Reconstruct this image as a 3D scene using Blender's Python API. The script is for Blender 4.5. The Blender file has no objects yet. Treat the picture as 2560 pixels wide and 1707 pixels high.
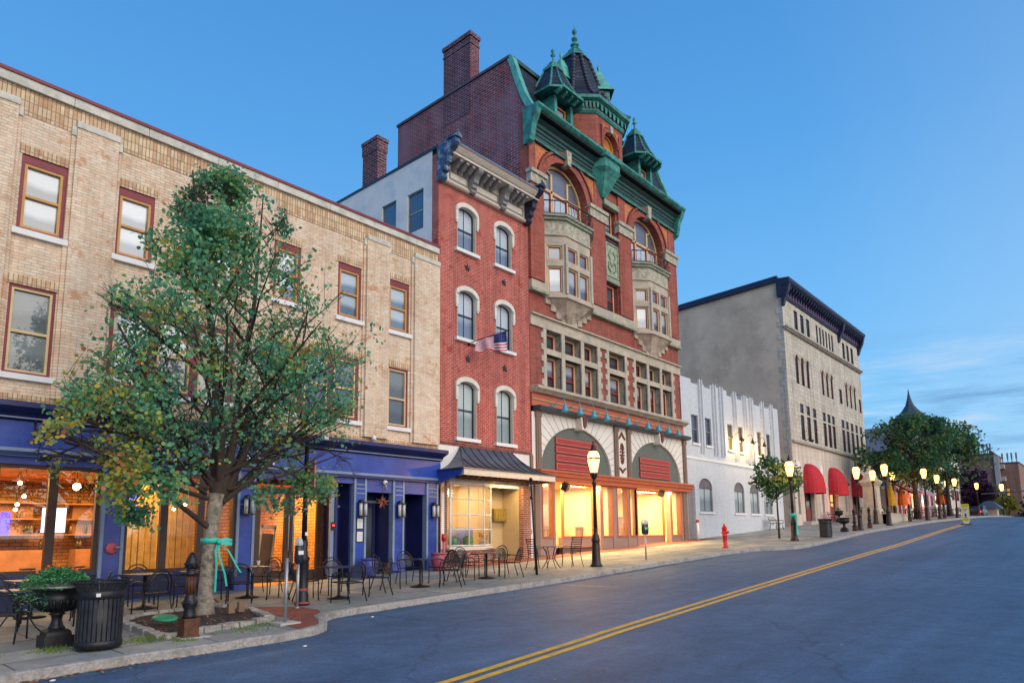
import bpy, math, random
from mathutils import Vector, Matrix
R=math.radians; sin=math.sin; cos=math.cos; pi=math.pi
sc=bpy.context.scene
COL=sc.collection
random.seed(7)
rnd=random.random
def ru(a,b): return a+(b-a)*rnd()
# ------------------------------------------------------------------ objects
def root(name,label,cat,loc=(0,0,0),group=None,rz=0):
    o=bpy.data.objects.new(name,None); COL.objects.link(o); o.empty_display_size=.2
    o.location=loc; o.rotation_euler=(0,0,rz); o['label']=label; o['category']=cat
    o['_o']=list(loc)
    if group:o['group']=group
    return o
def org(p):
    while p is not None:
        if '_o' in p: return p['_o']
        p=p.parent
    return (0,0,0)
class MB:
    def __init__(s): s.v=[];s.f=[];s.m=[];s.sm=[];s.cur=0;s.T=None;s.cut=[]
    def nx(s):
        if len(s.f)>(s.cut[-1][1] if s.cut else 0): s.cut.append((len(s.v),len(s.f)))
        return s
    def add(s,vs,fs,smooth=False):
        n=len(s.v)
        if s.T is not None: vs=[tuple(s.T@Vector(p)) for p in vs]
        s.v+=vs
        for f in fs: s.f.append([i+n for i in f]); s.m.append(s.cur); s.sm.append(smooth)
        return s
    def quad(s,*p,smooth=False): return s.add(list(p),[list(range(len(p)))],smooth)
    def box(s,x0,x1,y0,y1,z0,z1):
        if x0>x1:x0,x1=x1,x0
        if y0>y1:y0,y1=y1,y0
        if z0>z1:z0,z1=z1,z0
        v=[(x0,y0,z0),(x1,y0,z0),(x1,y1,z0),(x0,y1,z0),(x0,y0,z1),(x1,y0,z1),(x1,y1,z1),(x0,y1,z1)]
        return s.add(v,[[0,3,2,1],[4,5,6,7],[0,1,5,4],[1,2,6,5],[2,3,7,6],[3,0,4,7]])
    def prism(s,pts,ax,a,b,caps=True):
        def P(p,q):
            if ax=='y': return (p[0],q,p[1])
            if ax=='x': return (q,p[0],p[1])
            return (p[0],p[1],q)
        n=len(pts); v=[P(p,a) for p in pts]+[P(p,b) for p in pts]
        f=[[i,(i+1)%n,n+(i+1)%n,n+i] for i in range(n)]
        if caps: f+=[list(range(n))[::-1],list(range(n,2*n))]
        return s.add(v,f)
    def tube(s,pts,r,n=6,cap=True,smooth=True):
        pts=[Vector(p) for p in pts]; k=len(pts)
        rs=r if isinstance(r,(list,tuple)) else [r]*k
        vs=[];up=None
        for i,p in enumerate(pts):
            d=(pts[min(i+1,k-1)]-pts[max(i-1,0)])
            if d.length<1e-9:d=Vector((0,0,1))
            d.normalize()
            if up is None:
                up=Vector((0,0,1)) if abs(d.z)<.9 else Vector((1,0,0))
            a=d.cross(up)
            if a.length<1e-4: a=d.cross(Vector((1,0,0)) if abs(d.x)<.9 else Vector((0,1,0)))
            a.normalize(); b=a.cross(d); up=b
            for j in range(n):
                t=2*pi*j/n; q=p+(a*cos(t)+b*sin(t))*rs[i]; vs.append(tuple(q))
        fs=[[i*n+j,i*n+(j+1)%n,(i+1)*n+(j+1)%n,(i+1)*n+j] for i in range(k-1) for j in range(n)]
        if cap: fs+=[list(range(n))[::-1],[(k-1)*n+j for j in range(n)]]
        return s.add(vs,fs,smooth)
    def lathe(s,cx,cy,prof,n=16,smooth=True,a0=0,ax='z',z0=0,sq=None):
        vs=[];k=len(prof)
        for r,z in prof:
            for j in range(n):
                t=2*pi*j/n+a0
                vs.append((cx+r*cos(t),cy+r*sin(t),z0+z))
        fs=[[i*n+j,i*n+(j+1)%n,(i+1)*n+(j+1)%n,(i+1)*n+j] for i in range(k-1) for j in range(n)]
        fs+=[list(range(n))[::-1],[(k-1)*n+j for j in range(n)]]
        return s.add(vs,fs,smooth)
    def ball(s,c,r,n=10,m=6,sx=1,sy=1,sz=1):
        prof=[(max(1e-3,sin(pi*i/m)),-cos(pi*i/m)) for i in range(m+1)]
        vs=[];
        for a,z in prof:
            for j in range(n):
                t=2*pi*j/n; vs.append((c[0]+r*sx*a*cos(t),c[1]+r*sy*a*sin(t),c[2]+r*sz*z))
        fs=[[i*n+j,i*n+(j+1)%n,(i+1)*n+(j+1)%n,(i+1)*n+j] for i in range(m) for j in range(n)]
        return s.add(vs,fs,True)
    def build(s,name,mat,parent=None,label=None,kind=None):
        if s.cut and s.cut[-1][1]<len(s.f): s.nx()
        if len(s.cut)>1:
            a=(0,0); o=None
            for b in s.cut:
                q=MB(); q.v=s.v[a[0]:b[0]]; q.f=[[i-a[0] for i in f] for f in s.f[a[1]:b[1]]]; q.m=s.m[a[1]:b[1]]; q.sm=s.sm[a[1]:b[1]]; o=q.build(name,mat,parent,label,kind); a=b
            return o
        o3=org(parent)
        me=bpy.data.meshes.new(name)
        vs=[(p[0]-o3[0],p[1]-o3[1],p[2]-o3[2]) for p in s.v]
        me.from_pydata(vs,[],s.f); me.validate(clean_customdata=False)
        mats=mat if isinstance(mat,(list,tuple)) else [mat]
        for m in mats: me.materials.append(m)
        if len(me.polygons)==len(s.f):
            if len(mats)>1: me.polygons.foreach_set('material_index',s.m)
            me.polygons.foreach_set('use_smooth',s.sm)
        o=bpy.data.objects.new(name,me); COL.objects.link(o)
        if parent is not None: o.parent=parent
        if label:o['label']=label
        if kind:o['kind']=kind
        return o
def tag(o,label,cat,group=None):
    o['label']=label;o['category']=cat
    if group:o['group']=group
    return o
def copy_tree(o,parent=None):
    c=o.copy(); COL.objects.link(c); c.parent=parent
    for ch in [x for x in bpy.data.objects if x.parent==o]: copy_tree(ch,c)
    return c
# ------------------------------------------------------------------ ground profile
GP=[(-400,-7),(-60,-1.4),(-10,-.1),(4,.28),(9.4,.41),(16.4,.65),(21.6,.86),(28,1.12),(36.2,1.45),(42,1.74),(49.6,2.12),(52,2.22),(60,2.6),(72,3.08),(82,3.35),(92,3.5),(100,3.53),(110,3.4),(125,3.0),(150,2.0),(220,-1.5),(400,-10),(900,-30)]
def g(X):
    if X<=GP[0][0]: return GP[0][1]
    for (a,b),(c,d) in zip(GP,GP[1:]):
        if X<=c: return b+(d-b)*(X-a)/(c-a)
    return GP[-1][1]
def gs(X,Y): return g(X)-.02*max(0,18-Y)      # pavement surface
KB=[(-60,10.0),(-10,10.5),(0,10.6),(3,10.75),(5,10.6),(6.3,10.58),(6.9,10.68),(7.3,10.95),(7.6,11.4),(7.8,11.8),(8.2,12.08),(8.8,12.2),(10,12.25),(15,12.2),(20,12.35),(25,12.4),(28,12.38),(29.4,12.25),(30.2,11.9),(30.8,11.4),(31.6,11.05),(33,10.95),(37.4,11.15),(45.6,11.5),(52,11.25),(58,11.0),(65,10.5),(72,9.9),(90,9.5),(120,9.3),(200,9.3)]
def kb(X):
    for (a,b),(c,d) in zip(KB,KB[1:]):
        if X<=c: return b+(d-b)*(X-a)/(c-a)
    return KB[-1][1]
def road(X,Y): return gs(X,Y)-.13
# ------------------------------------------------------------------ materials
MATS={}
class NT:
    def __init__(s,name):
        s.m=bpy.data.materials.new(name); s.m.use_nodes=True; s.t=s.m.node_tree
        s.b=s.t.nodes['Principled BSDF']; s.out=s.t.nodes['Material Output']; s.L=s.t.links
        s.tc=s.n('ShaderNodeTexCoord'); s.p=s.tc.outputs['Object']
    def n(s,k,**a):
        x=s.t.nodes.new(k)
        for i,v in a.items(): setattr(x,i,v)
        return x
    def l(s,a,b): s.L.new(a,b)
    def noise(s,scale,det=3,vec=None,rough=.55):
        x=s.n('ShaderNodeTexNoise'); x.inputs['Scale'].default_value=scale; x.inputs['Detail'].default_value=det; x.inputs['Roughness'].default_value=rough
        s.l(vec or s.p,x.inputs['Vector']); return x.outputs['Fac']
    def ramp(s,fac,stops):
        x=s.n('ShaderNodeValToRGB'); e=x.color_ramp.elements
        while len(e)<len(stops): e.new(.5)
        for q,(p,c) in zip(e,stops): q.position=p; q.color=(*c,1) if len(c)==3 else c
        s.l(fac,x.inputs['Fac']); return x.outputs['Color']
    def mix(s,fac,a,b,mode='MIX'):
        x=s.n('ShaderNodeMix',data_type='RGBA',blend_type=mode)
        for k,v in ((0,fac),(6,a),(7,b)):
            if isinstance(v,(int,float)): x.inputs[k].default_value=v
            elif isinstance(v,(tuple,list)): x.inputs[k].default_value=(*v[:3],1)
            else: s.l(v,x.inputs[k])
        return x.outputs[2]
    def bump(s,h,st=.3,dist=.01):
        x=s.n('ShaderNodeBump'); x.inputs['Strength'].default_value=st; x.inputs['Distance'].default_value=dist
        s.l(h,x.inputs['Height']); s.l(x.outputs['Normal'],s.b.inputs['Normal'])
    def wallvec(s,vert=False,xy=False):
        sp=s.n('ShaderNodeSeparateXYZ'); s.l(s.p,sp.inputs[0])
        c=s.n('ShaderNodeCombineXYZ')
        if xy: s.l(sp.outputs[0],c.inputs[0]); s.l(sp.outputs[1],c.inputs[1]); return c.outputs[0]
        a=s.n('ShaderNodeMath',operation='ADD'); s.l(sp.outputs[0],a.inputs[0]); s.l(sp.outputs[1],a.inputs[1])
        s.l(a.outputs[0],c.inputs[1 if vert else 0]); s.l(sp.outputs[2],c.inputs[0 if vert else 1]); return c.outputs[0]
def sc3(c,k): return tuple(min(1,max(0,x*k)) for x in c)
def mat(name,col,rough=.75,var=.18,scale=2.5,metal=0,stain=None,stain_scale=.7,bump=0,bscale=30,spec=None):
    if name in MATS: return MATS[name]
    s=NT(name); f=s.noise(scale,4)
    c=s.ramp(f,[(.3,sc3(col,1-var)),(.7,sc3(col,1+var))])
    if stain:
        f2=s.noise(stain_scale,5,rough=.7); k=s.ramp(f2,[(.48,(0,0,0)),(.68,(1,1,1))]); c=s.mix(k,c,stain)
    s.l(c,s.b.inputs['Base Color']); s.b.inputs['Roughness'].default_value=rough; s.b.inputs['Metallic'].default_value=metal
    if spec is not None: s.b.inputs['Specular IOR Level'].default_value=spec
    if bump: s.bump(s.noise(bscale,4),bump,.02)
    MATS[name]=s.m; return s.m
def brick(name,c1,c2,mortar,bw=.21,bh=.075,ms=.011,vert=False,xy=False,stain=None,stamt=.5,blot=None,bump=.4,rough=.85,bias=0,offset=.5,lv=.22,smooth=.1,warp=0,streak=.30):
    if name in MATS: return MATS[name]
    s=NT(name); v=s.wallvec(vert,xy)
    if warp:
        nz=s.n('ShaderNodeTexNoise'); nz.inputs['Scale'].default_value=.8; s.l(v,nz.inputs['Vector'])
        mx=s.n('ShaderNodeMix',data_type='VECTOR'); mx.inputs[0].default_value=warp; s.l(v,mx.inputs[4]); s.l(nz.outputs['Color'],mx.inputs[5]); v=mx.outputs[1]
    b=s.n('ShaderNodeTexBrick'); s.l(v,b.inputs['Vector']); b.offset=offset
    for k,x in (('Color1',(*c1,1)),('Color2',(*c2,1)),('Mortar',(*mortar,1)),('Scale',1),('Mortar Size',ms),('Mortar Smooth',smooth),('Bias',bias),('Brick Width',bw),('Row Height',bh)): b.inputs[k].default_value=x
    c=b.outputs['Color']
    f=s.noise(.9,5); c=s.mix(1,c,s.ramp(f,[(.3,(1-lv,)*3),(.7,(1,1,1))]),'MULTIPLY')
    f3=s.noise(9,3); c=s.mix(1,c,s.ramp(f3,[(.3,(.82,)*3),(.7,(1,1,1))]),'MULTIPLY')
    if not xy:
        mp=s.n('ShaderNodeMapping'); mp.inputs['Scale'].default_value=(2.6,2.6,.16); s.l(s.p,mp.inputs[0])
        c=s.mix(1,c,s.ramp(s.noise(1.0,5,mp.outputs[0],.65),[(.38,(1-streak,)*3),(.56,(1,1,1))]),'MULTIPLY')
        c=s.mix(1,c,s.ramp(s.noise(5.5,2),[(.35,(1-streak*.5,)*3),(.6,(1.05,)*3)]),'MULTIPLY')
    if stain:
        k=s.ramp(s.noise(.45,6,rough=.65),[(.45,(0,0,0)),(.7,(stamt,)*3)]); c=s.mix(k,c,stain)
    if blot:
        k=s.ramp(s.noise(2.2,5,rough=.7),[(.56,(0,0,0)),(.66,(.8,)*3)]); c=s.mix(k,c,blot)
    s.l(c,s.b.inputs['Base Color']); s.b.inputs['Roughness'].default_value=rough
    if bump:
        iv=s.n('ShaderNodeMath',operation='SUBTRACT'); iv.inputs[0].default_value=1; s.l(b.outputs['Fac'],iv.inputs[1])
        s.bump(iv.outputs[0],bump,.012)
    MATS[name]=s.m; return s.m
def emis(name,col,st,trans=0):
    if name in MATS: return MATS[name]
    s=NT(name); e=s.n('ShaderNodeEmission'); e.inputs['Color'].default_value=(*col,1); e.inputs['Strength'].default_value=st
    o=e.outputs[0]
    if trans:
        t=s.n('ShaderNodeBsdfTransparent'); m=s.n('ShaderNodeMixShader'); m.inputs[0].default_value=1-trans
        s.l(t.outputs[0],m.inputs[1]); s.l(o,m.inputs[2]); o=m.outputs[0]
    s.l(o,s.out.inputs['Surface']); MATS[name]=s.m; return s.m
def shopglass(name='shop_glass',refl=.12,tint=(1,1,1)):
    if name in MATS: return MATS[name]
    s=NT(name); t=s.n('ShaderNodeBsdfTransparent'); t.inputs['Color'].default_value=(*tint,1)
    gl=s.n('ShaderNodeBsdfGlossy'); gl.inputs['Roughness'].default_value=.02; gl.inputs['Color'].default_value=(.9,.95,1,1)
    m=s.n('ShaderNodeMixShader'); fr=s.n('ShaderNodeFresnel'); fr.inputs['IOR'].default_value=1.5
    a=s.n('ShaderNodeMath',operation='ADD'); a.inputs[1].default_value=refl; s.l(fr.outputs[0],a.inputs[0]); s.l(a.outputs[0],m.inputs[0])
    s.l(t.outputs[0],m.inputs[1]); s.l(gl.outputs[0],m.inputs[2]); s.l(m.outputs[0],s.out.inputs['Surface']); MATS[name]=s.m; return s.m
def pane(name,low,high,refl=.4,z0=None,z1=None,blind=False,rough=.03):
    """window glass over a blind or a dark room, pale tones also painting in sky reflection; low/high: colours at the bottom/top of each pane (generated z)"""
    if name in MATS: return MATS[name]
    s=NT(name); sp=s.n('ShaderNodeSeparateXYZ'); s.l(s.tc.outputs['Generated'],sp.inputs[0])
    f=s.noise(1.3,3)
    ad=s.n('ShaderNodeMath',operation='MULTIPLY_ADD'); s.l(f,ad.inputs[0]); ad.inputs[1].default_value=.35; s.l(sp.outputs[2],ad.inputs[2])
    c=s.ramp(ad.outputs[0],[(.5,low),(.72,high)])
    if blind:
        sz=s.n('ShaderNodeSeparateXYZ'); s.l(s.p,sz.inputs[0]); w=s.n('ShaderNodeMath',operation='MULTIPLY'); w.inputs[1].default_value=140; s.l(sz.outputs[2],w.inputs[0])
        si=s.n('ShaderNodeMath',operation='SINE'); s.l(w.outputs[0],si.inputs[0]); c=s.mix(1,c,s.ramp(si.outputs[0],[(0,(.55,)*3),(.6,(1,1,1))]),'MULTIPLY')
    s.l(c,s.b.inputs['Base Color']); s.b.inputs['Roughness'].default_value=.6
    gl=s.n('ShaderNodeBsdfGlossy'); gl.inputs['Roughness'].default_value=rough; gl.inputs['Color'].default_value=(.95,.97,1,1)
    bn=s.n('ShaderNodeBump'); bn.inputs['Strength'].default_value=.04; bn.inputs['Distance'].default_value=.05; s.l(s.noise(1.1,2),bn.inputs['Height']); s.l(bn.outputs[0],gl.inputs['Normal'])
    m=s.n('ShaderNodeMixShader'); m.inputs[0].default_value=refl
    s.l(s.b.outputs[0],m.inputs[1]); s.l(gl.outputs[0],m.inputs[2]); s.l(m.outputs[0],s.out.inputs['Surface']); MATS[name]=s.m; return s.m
# ------------------------------------------------------------------ walls and windows
def arc(x0,x1,zs,h,n=12):
    xc=(x0+x1)/2;a=(x1-x0)/2
    return [(xc-a*cos(pi*i/n),zs+h*sin(pi*i/n)) for i in range(n+1)]
def facade(mb,x0,x1,z0,z1,holes,y,depth,n=12,mreveal=None,axis='y',zf=None):
    """wall sheet in the plane y with openings (x0,x1,z0,z1,rise) and their reveals"""
    if axis=='x': q=lambda a,yy,z:(yy,a,z)
    else: q=lambda a,yy,z:(a,yy,z)
    xs=sorted({x0,x1,*[h[0] for h in holes],*[h[1] for h in holes]}); zs=sorted({z0,z1,*[h[2] for h in holes],*[h[3] for h in holes]})
    for a,b in zip(xs,xs[1:]):
        if b-a<1e-6: continue
        run=None
        for c,d in zip(zs,zs[1:]):
            mx,mz=(a+b)/2,(c+d)/2
            ins=any(h[0]<mx<h[1] and h[2]<mz<h[3] for h in holes)
            if not ins: mb.quad(q(a,y,c),q(b,y,c),q(b,y,d),q(a,y,d))
    cur=mb.cur
    for h in holes:
        a,b,c,d=h[:4]; r=h[4] if len(h)>4 else 0
        if r:
            A=arc(a,b,d-r,r,n)
            for i in range(n):
                p,p2=A[i],A[i+1]
                mb.quad(q(p[0],y,p[1]),q(p2[0],y,p2[1]),q(p2[0],y,d),q(p[0],y,d)) if True else 0
        if mreveal is not None: mb.cur=mreveal
        if r:
            for i in range(n):
                p,p2=A[i],A[i+1]; mb.quad(q(p[0],y,p[1]),q(p[0],y+depth,p[1]),q(p2[0],y+depth,p2[1]),q(p2[0],y,p2[1]))
        else: mb.quad(q(a,y,d),q(a,y+depth,d),q(b,y+depth,d),q(b,y,d))
        mb.quad(q(a,y,c),q(a,y,d-r),q(a,y+depth,d-r),q(a,y+depth,c))
        mb.quad(q(b,y,c),q(b,y+depth,c),q(b,y+depth,d-r),q(b,y,d-r))
        mb.quad(q(a,y,c),q(a,y+depth,c),q(b,y+depth,c),q(b,y,c))
        mb.cur=cur
def ring(mb,x0,x1,z0,z1,w,y0,y1,rise=0,n=12,wb=None,wt=None,axis='y'):
    """rectangular or arched frame of width w, between planes y0 and y1"""
    wb=w if wb is None else wb; wt=w if wt is None else wt
    if rise:
        o=[(x0,z0)]+arc(x0,x1,z1-rise,rise,n)+[(x1,z0)]
        i=[(x0+w,z0+wb)]+arc(x0+w,x1-w,z1-rise,max(.01,rise-wt),n)+[(x1-w,z0+wb)]
    else:
        o=[(x0,z0),(x0,z1),(x1,z1),(x1,z0)]; i=[(x0+w,z0+wb),(x0+w,z1-wt),(x1-w,z1-wt),(x1-w,z0+wb)]
    k=len(o); P=(lambda p,y:(p[0],y,p[1])) if axis=='y' else (lambda p,y:(y,p[0],p[1]))
    v=[P(p,y0) for p in o]+[P(p,y0) for p in i]+[P(p,y1) for p in o]+[P(p,y1) for p in i]
    f=[]
    for a in range(k):
        b=(a+1)%k
        if wb==0 and b==0: continue
        f+=[[a,b,k+b,k+a],[2*k+a,3*k+a,3*k+b,2*k+b],[k+a,k+b,3*k+b,3*k+a],[a,2*k+a,2*k+b,b]]
    mb.add(v,f)
def archband(mb,xc,zs,r0,r1,y0,y1,n=20,a0=0,a1=pi,sz=1):
    vs=[];
    for i in range(n+1):
        t=a0+(a1-a0)*i/n
        for r in (r0,r1):
            for y in (y0,y1): vs.append((xc-r*cos(t),y,zs+r*sz*sin(t)))
    f=[]
    for i in range(n):
        a=i*4;b=a+4
        f+=[[a,a+2,b+2,b],[a,b,b+1,a+1],[a+2,a+3,b+3,b+2],[a+1,b+1,b+3,a+3]]
    f+=[[0,1,3,2],[4*n,4*n+2,4*n+3,4*n+1]]
    mb.add(vs,f)
def panepoly(mb,x0,x1,z0,z1,y,rise=0,axis='y'):
    P=(lambda p:(p[0],y,p[1])) if axis=='y' else (lambda p:(y,p[0],p[1]))
    pts=[(x0,z0),(x1,z0)]+(arc(x0,x1,z1-rise,rise)[::-1] if rise else [(x1,z1),(x0,z1)])
    mb.quad(*[P(p) for p in pts])
def window(par,x0,x1,z0,z1,y,mf,mp,w=.06,rise=0,meet=.5,nv=0,nh=0,d=.07,inner=None,iw=.05,sill=None,ms=None,bar=.025,wt=None,mps=None,axis='y',name='window'):
    """window part: outer frame mesh; sub-parts pane, sash, sill"""
    s=-1 if axis=='y' else -1
    b=MB(); ring(b,x0,x1,z0,z1,w,y-d,y+.01,rise,axis=axis,wt=wt)
    X0,X1,Z0,Z1=x0+w,x1-w,z0+w,z1-(w if wt is None else wt)
    rr=max(0,rise-(w if wt is None else wt)) if rise else 0
    zm=Z0+(Z1-Z0)*meet if meet else None
    def bx(m,a,bb,c,dd,e,f):
        if axis=='y': m.box(a,bb,c,dd,e,f)
        else: m.box(c,dd,a,bb,e,f)
    t=MB() if inner else b
    if inner:
        ring(t,X0,X1,Z0,Z1,iw,y-d+.015,y+.01,rr,axis=axis); X0+=iw;X1-=iw;Z0+=iw;Z1-=iw
        rr=max(0,rr-iw)
    if zm: bx(t,X0,X1,y-d+.02,y+.01,zm-.03,zm+.03)
    for i in range(nv):
        xx=X0+(X1-X0)*(i+1)/(nv+1); bx(t,xx-bar/2,xx+bar/2,y-d+.035,y,Z0,Z1-.01)
    for i in range(nh):
        zz_=Z0+(Z1-Z0)*(i+1)/(nh+1)
        if not zm or abs(zz_-zm)>.05: bx(t,X0,X1,y-d+.035,y,zz_-bar/2,zz_+bar/2)
    o=b.build(name,mf,par)
    if inner: t.build('sash',inner,o)
    p=MB()
    if mps and zm:
        panepoly(p,X0,X1,Z0,zm,y-.005,0,axis); p.build('pane',mps,o); p=MB(); panepoly(p,X0,X1,zm,Z1,y-.005,rr,axis); p.build('pane',mp,o)
    else:
        panepoly(p,X0,X1,Z0,Z1,y-.005,rr,axis); p.build('pane',mp,o)
    if sill:
        q=MB(); dz,pr,yw=sill; bx(q,x0-.09,x1+.09,yw-pr,yw+.05,z0-dz,z0+.0); q.build('sill',ms,o)
    return o
SKYK=1.0; SUNK=2.9
# ------------------------------------------------------------------ colours
tanB=brick('tan_brick',(.80,.50,.32),(.90,.73,.56),(.52,.44,.36),.24,.075,.009,bias=.15,lv=.12,streak=.14,blot=(.50,.24,.12),stain=(.74,.64,.54),stamt=.6)
tanS=brick('tan_soldier',(.62,.34,.18),(.84,.66,.44),(.34,.24,.17),.24,.088,.010,vert=True,lv=.15,streak=.15,offset=0,bias=.1)
redB=brick('red_brick',(.50,.035,.02),(.66,.085,.035),(.66,.46,.42),.22,.075,.0095,bias=-.1,lv=.2,blot=(.30,.02,.02))
redS=brick('dark_red_soldier',(.25,.03,.03),(.34,.07,.06),(.30,.22,.2),.22,.08,.01,vert=True,offset=0)
romB=brick('roman_brick',(.40,.085,.06),(.50,.14,.10),(.27,.09,.075),.32,.055,.005,lv=.28,stain=(.30,.12,.10),bump=.25,blot=(.42,.09,.055))
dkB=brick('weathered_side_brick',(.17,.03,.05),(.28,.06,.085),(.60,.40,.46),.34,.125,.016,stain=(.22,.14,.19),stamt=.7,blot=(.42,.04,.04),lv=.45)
chB=brick('sooty_chimney_brick',(.07,.03,.06),(.18,.05,.08),(.42,.28,.34),.34,.125,.018,lv=.4,blot=(.22,.03,.04))
storeB=brick('shop_red_brick',(.34,.05,.03),(.45,.13,.07),(.60,.48,.40),.21,.075,.012,blot=(.20,.06,.05),lv=.2)
whB=brick('white_painted_brick',(.62,.66,.72),(.66,.70,.76),(.52,.56,.63),.22,.075,.008,lv=.06,bump=.2,rough=.7,stain=(.56,.61,.70),stamt=.25,streak=.06)
greyst=brick('grey_limestone',(.66,.61,.53),(.78,.73,.65),(.42,.39,.34),.75,.30,.012,lv=.28,blot=(.42,.37,.30),stain=(.50,.46,.41),warp=.12,bump=.5)
ashl=brick('smooth_ashlar',(.78,.70,.62),(.84,.76,.68),(.52,.47,.42),1.4,.62,.006,lv=.22,stain=(.40,.33,.27),stamt=.55)
sideg=mat('grey_stucco',(.62,.49,.38),.9,.14,.5,stain=(.48,.37,.29),bump=.3,bscale=14)
stucco=mat('white_stucco',(.72,.72,.72),.8,.06,1.5,stain=(.56,.60,.66),stain_scale=1.2)
stoneC=mat('pale_stone',(.48,.41,.33),.8,.14,2.2,stain=(.33,.32,.27),stain_scale=1.6,bump=.3,bscale=25)
stoneG=mat('algae_stone',(.30,.33,.26),.85,.3,4,stain=(.17,.24,.17),stain_scale=3,bump=.3)
stoneW=mat('stone_trim',(.60,.58,.53),.75,.12,2.5,stain=(.36,.40,.36),stain_scale=2.4,bump=.2)
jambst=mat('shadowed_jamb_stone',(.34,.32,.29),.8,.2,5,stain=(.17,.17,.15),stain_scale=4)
terra=mat('orange_terracotta',(.50,.17,.07),.8,.35,9,bump=1.0,bscale=9)
carved=mat('carved_stone',(.42,.39,.32),.85,.4,7,bump=1.0,bscale=8,stain=(.22,.26,.20),stain_scale=5)
verd=mat('verdigris_copper',(.04,.25,.22),.6,.45,3.2,stain=(.022,.085,.085),stain_scale=2.6,bump=.15)
verdd=mat('dark_verdigris',(.018,.075,.075),.6,.35,2.5,stain=(.015,.05,.06),stain_scale=2)
verdl=mat('pale_verdigris',(.11,.43,.37),.55,.3,2.2,stain=(.05,.22,.26),stain_scale=1.4)
slate=brick('dark_slate',(.018,.022,.045),(.06,.065,.11),(.004,.004,.01),.24,.22,.035,lv=.4,bump=1.0,rough=.5)
cream=mat('cream_trim',(.66,.60,.52),.6,.07,3,stain=(.50,.47,.42),stain_scale=3)
creamh=mat('cream_hood',(.68,.64,.57),.65,.09,4)
greyp=mat('grey_paint',(.22,.215,.23),.6,.12,3)
blackp=mat('black_blue_paint',(.016,.02,.045),.35,.3,6)
flaky=mat('flaking_blue_black',(.03,.07,.16),.6,.5,5,stain=(.35,.45,.5),stain_scale=4)
maroon=mat('maroon_paint',(.20,.025,.045),.55,.15,3)
ochre=mat('ochre_sash',(.52,.26,.07),.5,.12,3)
buff=mat('buff_sash',(.62,.47,.25),.5,.1,3)
redsash=mat('red_sash',(.33,.02,.02),.5,.15,3)
whitep=mat('white_paint',(.74,.75,.77),.6,.06,3)
bluep=mat('cobalt_paint',(.018,.052,.34),.36,.3,1.4,stain=(.04,.085,.36),stain_scale=1.1)
bluev=mat('violet_blue_paint',(.05,.075,.33),.4,.18,2)
blued=mat('dark_navy_paint',(.012,.018,.11),.4,.25,2)
bluel=mat('pale_blue_trim',(.20,.27,.42),.45,.12,3)
brownf=mat('dark_brown_frame',(.05,.022,.014),.45,.25,3)
slateb=mat('dark_metal_roof',(.08,.095,.13),.38,.22,1.5,stain=(.13,.16,.21),stain_scale=1.3,metal=.3)
orangep=mat('burnt_orange_paint',(.44,.11,.045),.55,.1,2)
coral=mat('coral_paint',(.50,.13,.075),.7,.1,2)
taupe=mat('taupe_paint',(.30,.20,.17),.6,.08,2)
taupeb=mat('brown_pilaster_paint',(.20,.13,.10),.55,.1,2)
offw=mat('off_white_panel',(.72,.69,.66),.65,.05,2)
grgreen=mat('grey_green_panel',(.115,.135,.125),.7,.06,2)
redboard=mat('red_sign_board',(.36,.03,.035),.6,.06,3)
gold=mat('gold_line',(.55,.42,.22),.5)
dmould=mat('slate_grey_moulding',(.055,.07,.085),.5,.1,2)
rusto=mat('rust_ornament',(.17,.045,.03),.6,.3,12)
tealp=mat('teal_enamel',(.04,.36,.50),.35,.08,4)
iron=mat('black_iron',(.018,.018,.024),.42,.35,8,metal=.4)
ironb=mat('brown_black_iron',(.035,.02,.018),.42,.3,8,metal=.3)
ironr=mat('rusty_iron',(.11,.04,.02),.55,.4,8,metal=.3)
bench_m=mat('bench_slats',(.36,.35,.34),.6,.15,4)
steel=mat('galvanised_post',(.36,.37,.40),.4,.1,6,metal=.6)
hyd=mat('red_enamel',(.50,.012,.012),.4,.12,6)
awn=mat('crimson_canvas',(.42,.008,.022),.75,.12,4)
siding=brick('tan_clapboard',(.24,.19,.13),(.27,.21,.15),(.10,.08,.05),9,.14,.02,lv=.2)
shing=mat('slate_shingle',(.13,.15,.20),.7,.2,4)
pinks=mat('pink_lit_plaster',(.44,.27,.25),.8,.1,2)  # pink wash of light put into the plaster colour
aptB=brick('apartment_brick',(.38,.21,.16),(.43,.25,.19),(.18,.12,.1),.6,.3,.03,lv=.15,bump=0)
concr=mat('pale_concrete',(.42,.41,.40),.85,.1,1)
granite=mat('granite',(.36,.33,.31),.85,.28,22,bump=.6,bscale=30,stain=(.20,.19,.18),stain_scale=3)
bark=mat('bark',(.27,.235,.195),.95,.4,11,bump=1.0,bscale=16,stain=(.09,.07,.055),stain_scale=6)
barkd=mat('dark_bark',(.05,.035,.03),.95,.3,11)
mulch=mat('mulch',(.035,.025,.025),.95,.6,22,bump=1,bscale=28)
teal=mat('teal_ribbon',(.03,.50,.42),.5,.12,6)
dark=mat('dark_interior',(.012,.012,.018),.9,.2,2)
wallw=mat('plaster_interior',(.75,.62,.42),.8,.08,1)
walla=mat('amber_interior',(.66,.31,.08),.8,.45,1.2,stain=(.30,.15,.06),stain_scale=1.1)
wood=mat('wood_floor',(.30,.13,.05),.5,.3,3)
GL=shopglass('shop_glass',.06)
GLr=shopglass('restaurant_glass',.015)
p_sky=pane('pane_blind_sky',(.11,.16,.25),(.46,.53,.62),.13)  # blind plus sky reflection, both painted into the blue-white colour
p_half=pane('pane_half',(.04,.07,.12),(.36,.43,.51),.14)
p_dark=pane('pane_dark',(.012,.018,.03),(.05,.07,.10),.12)
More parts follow.
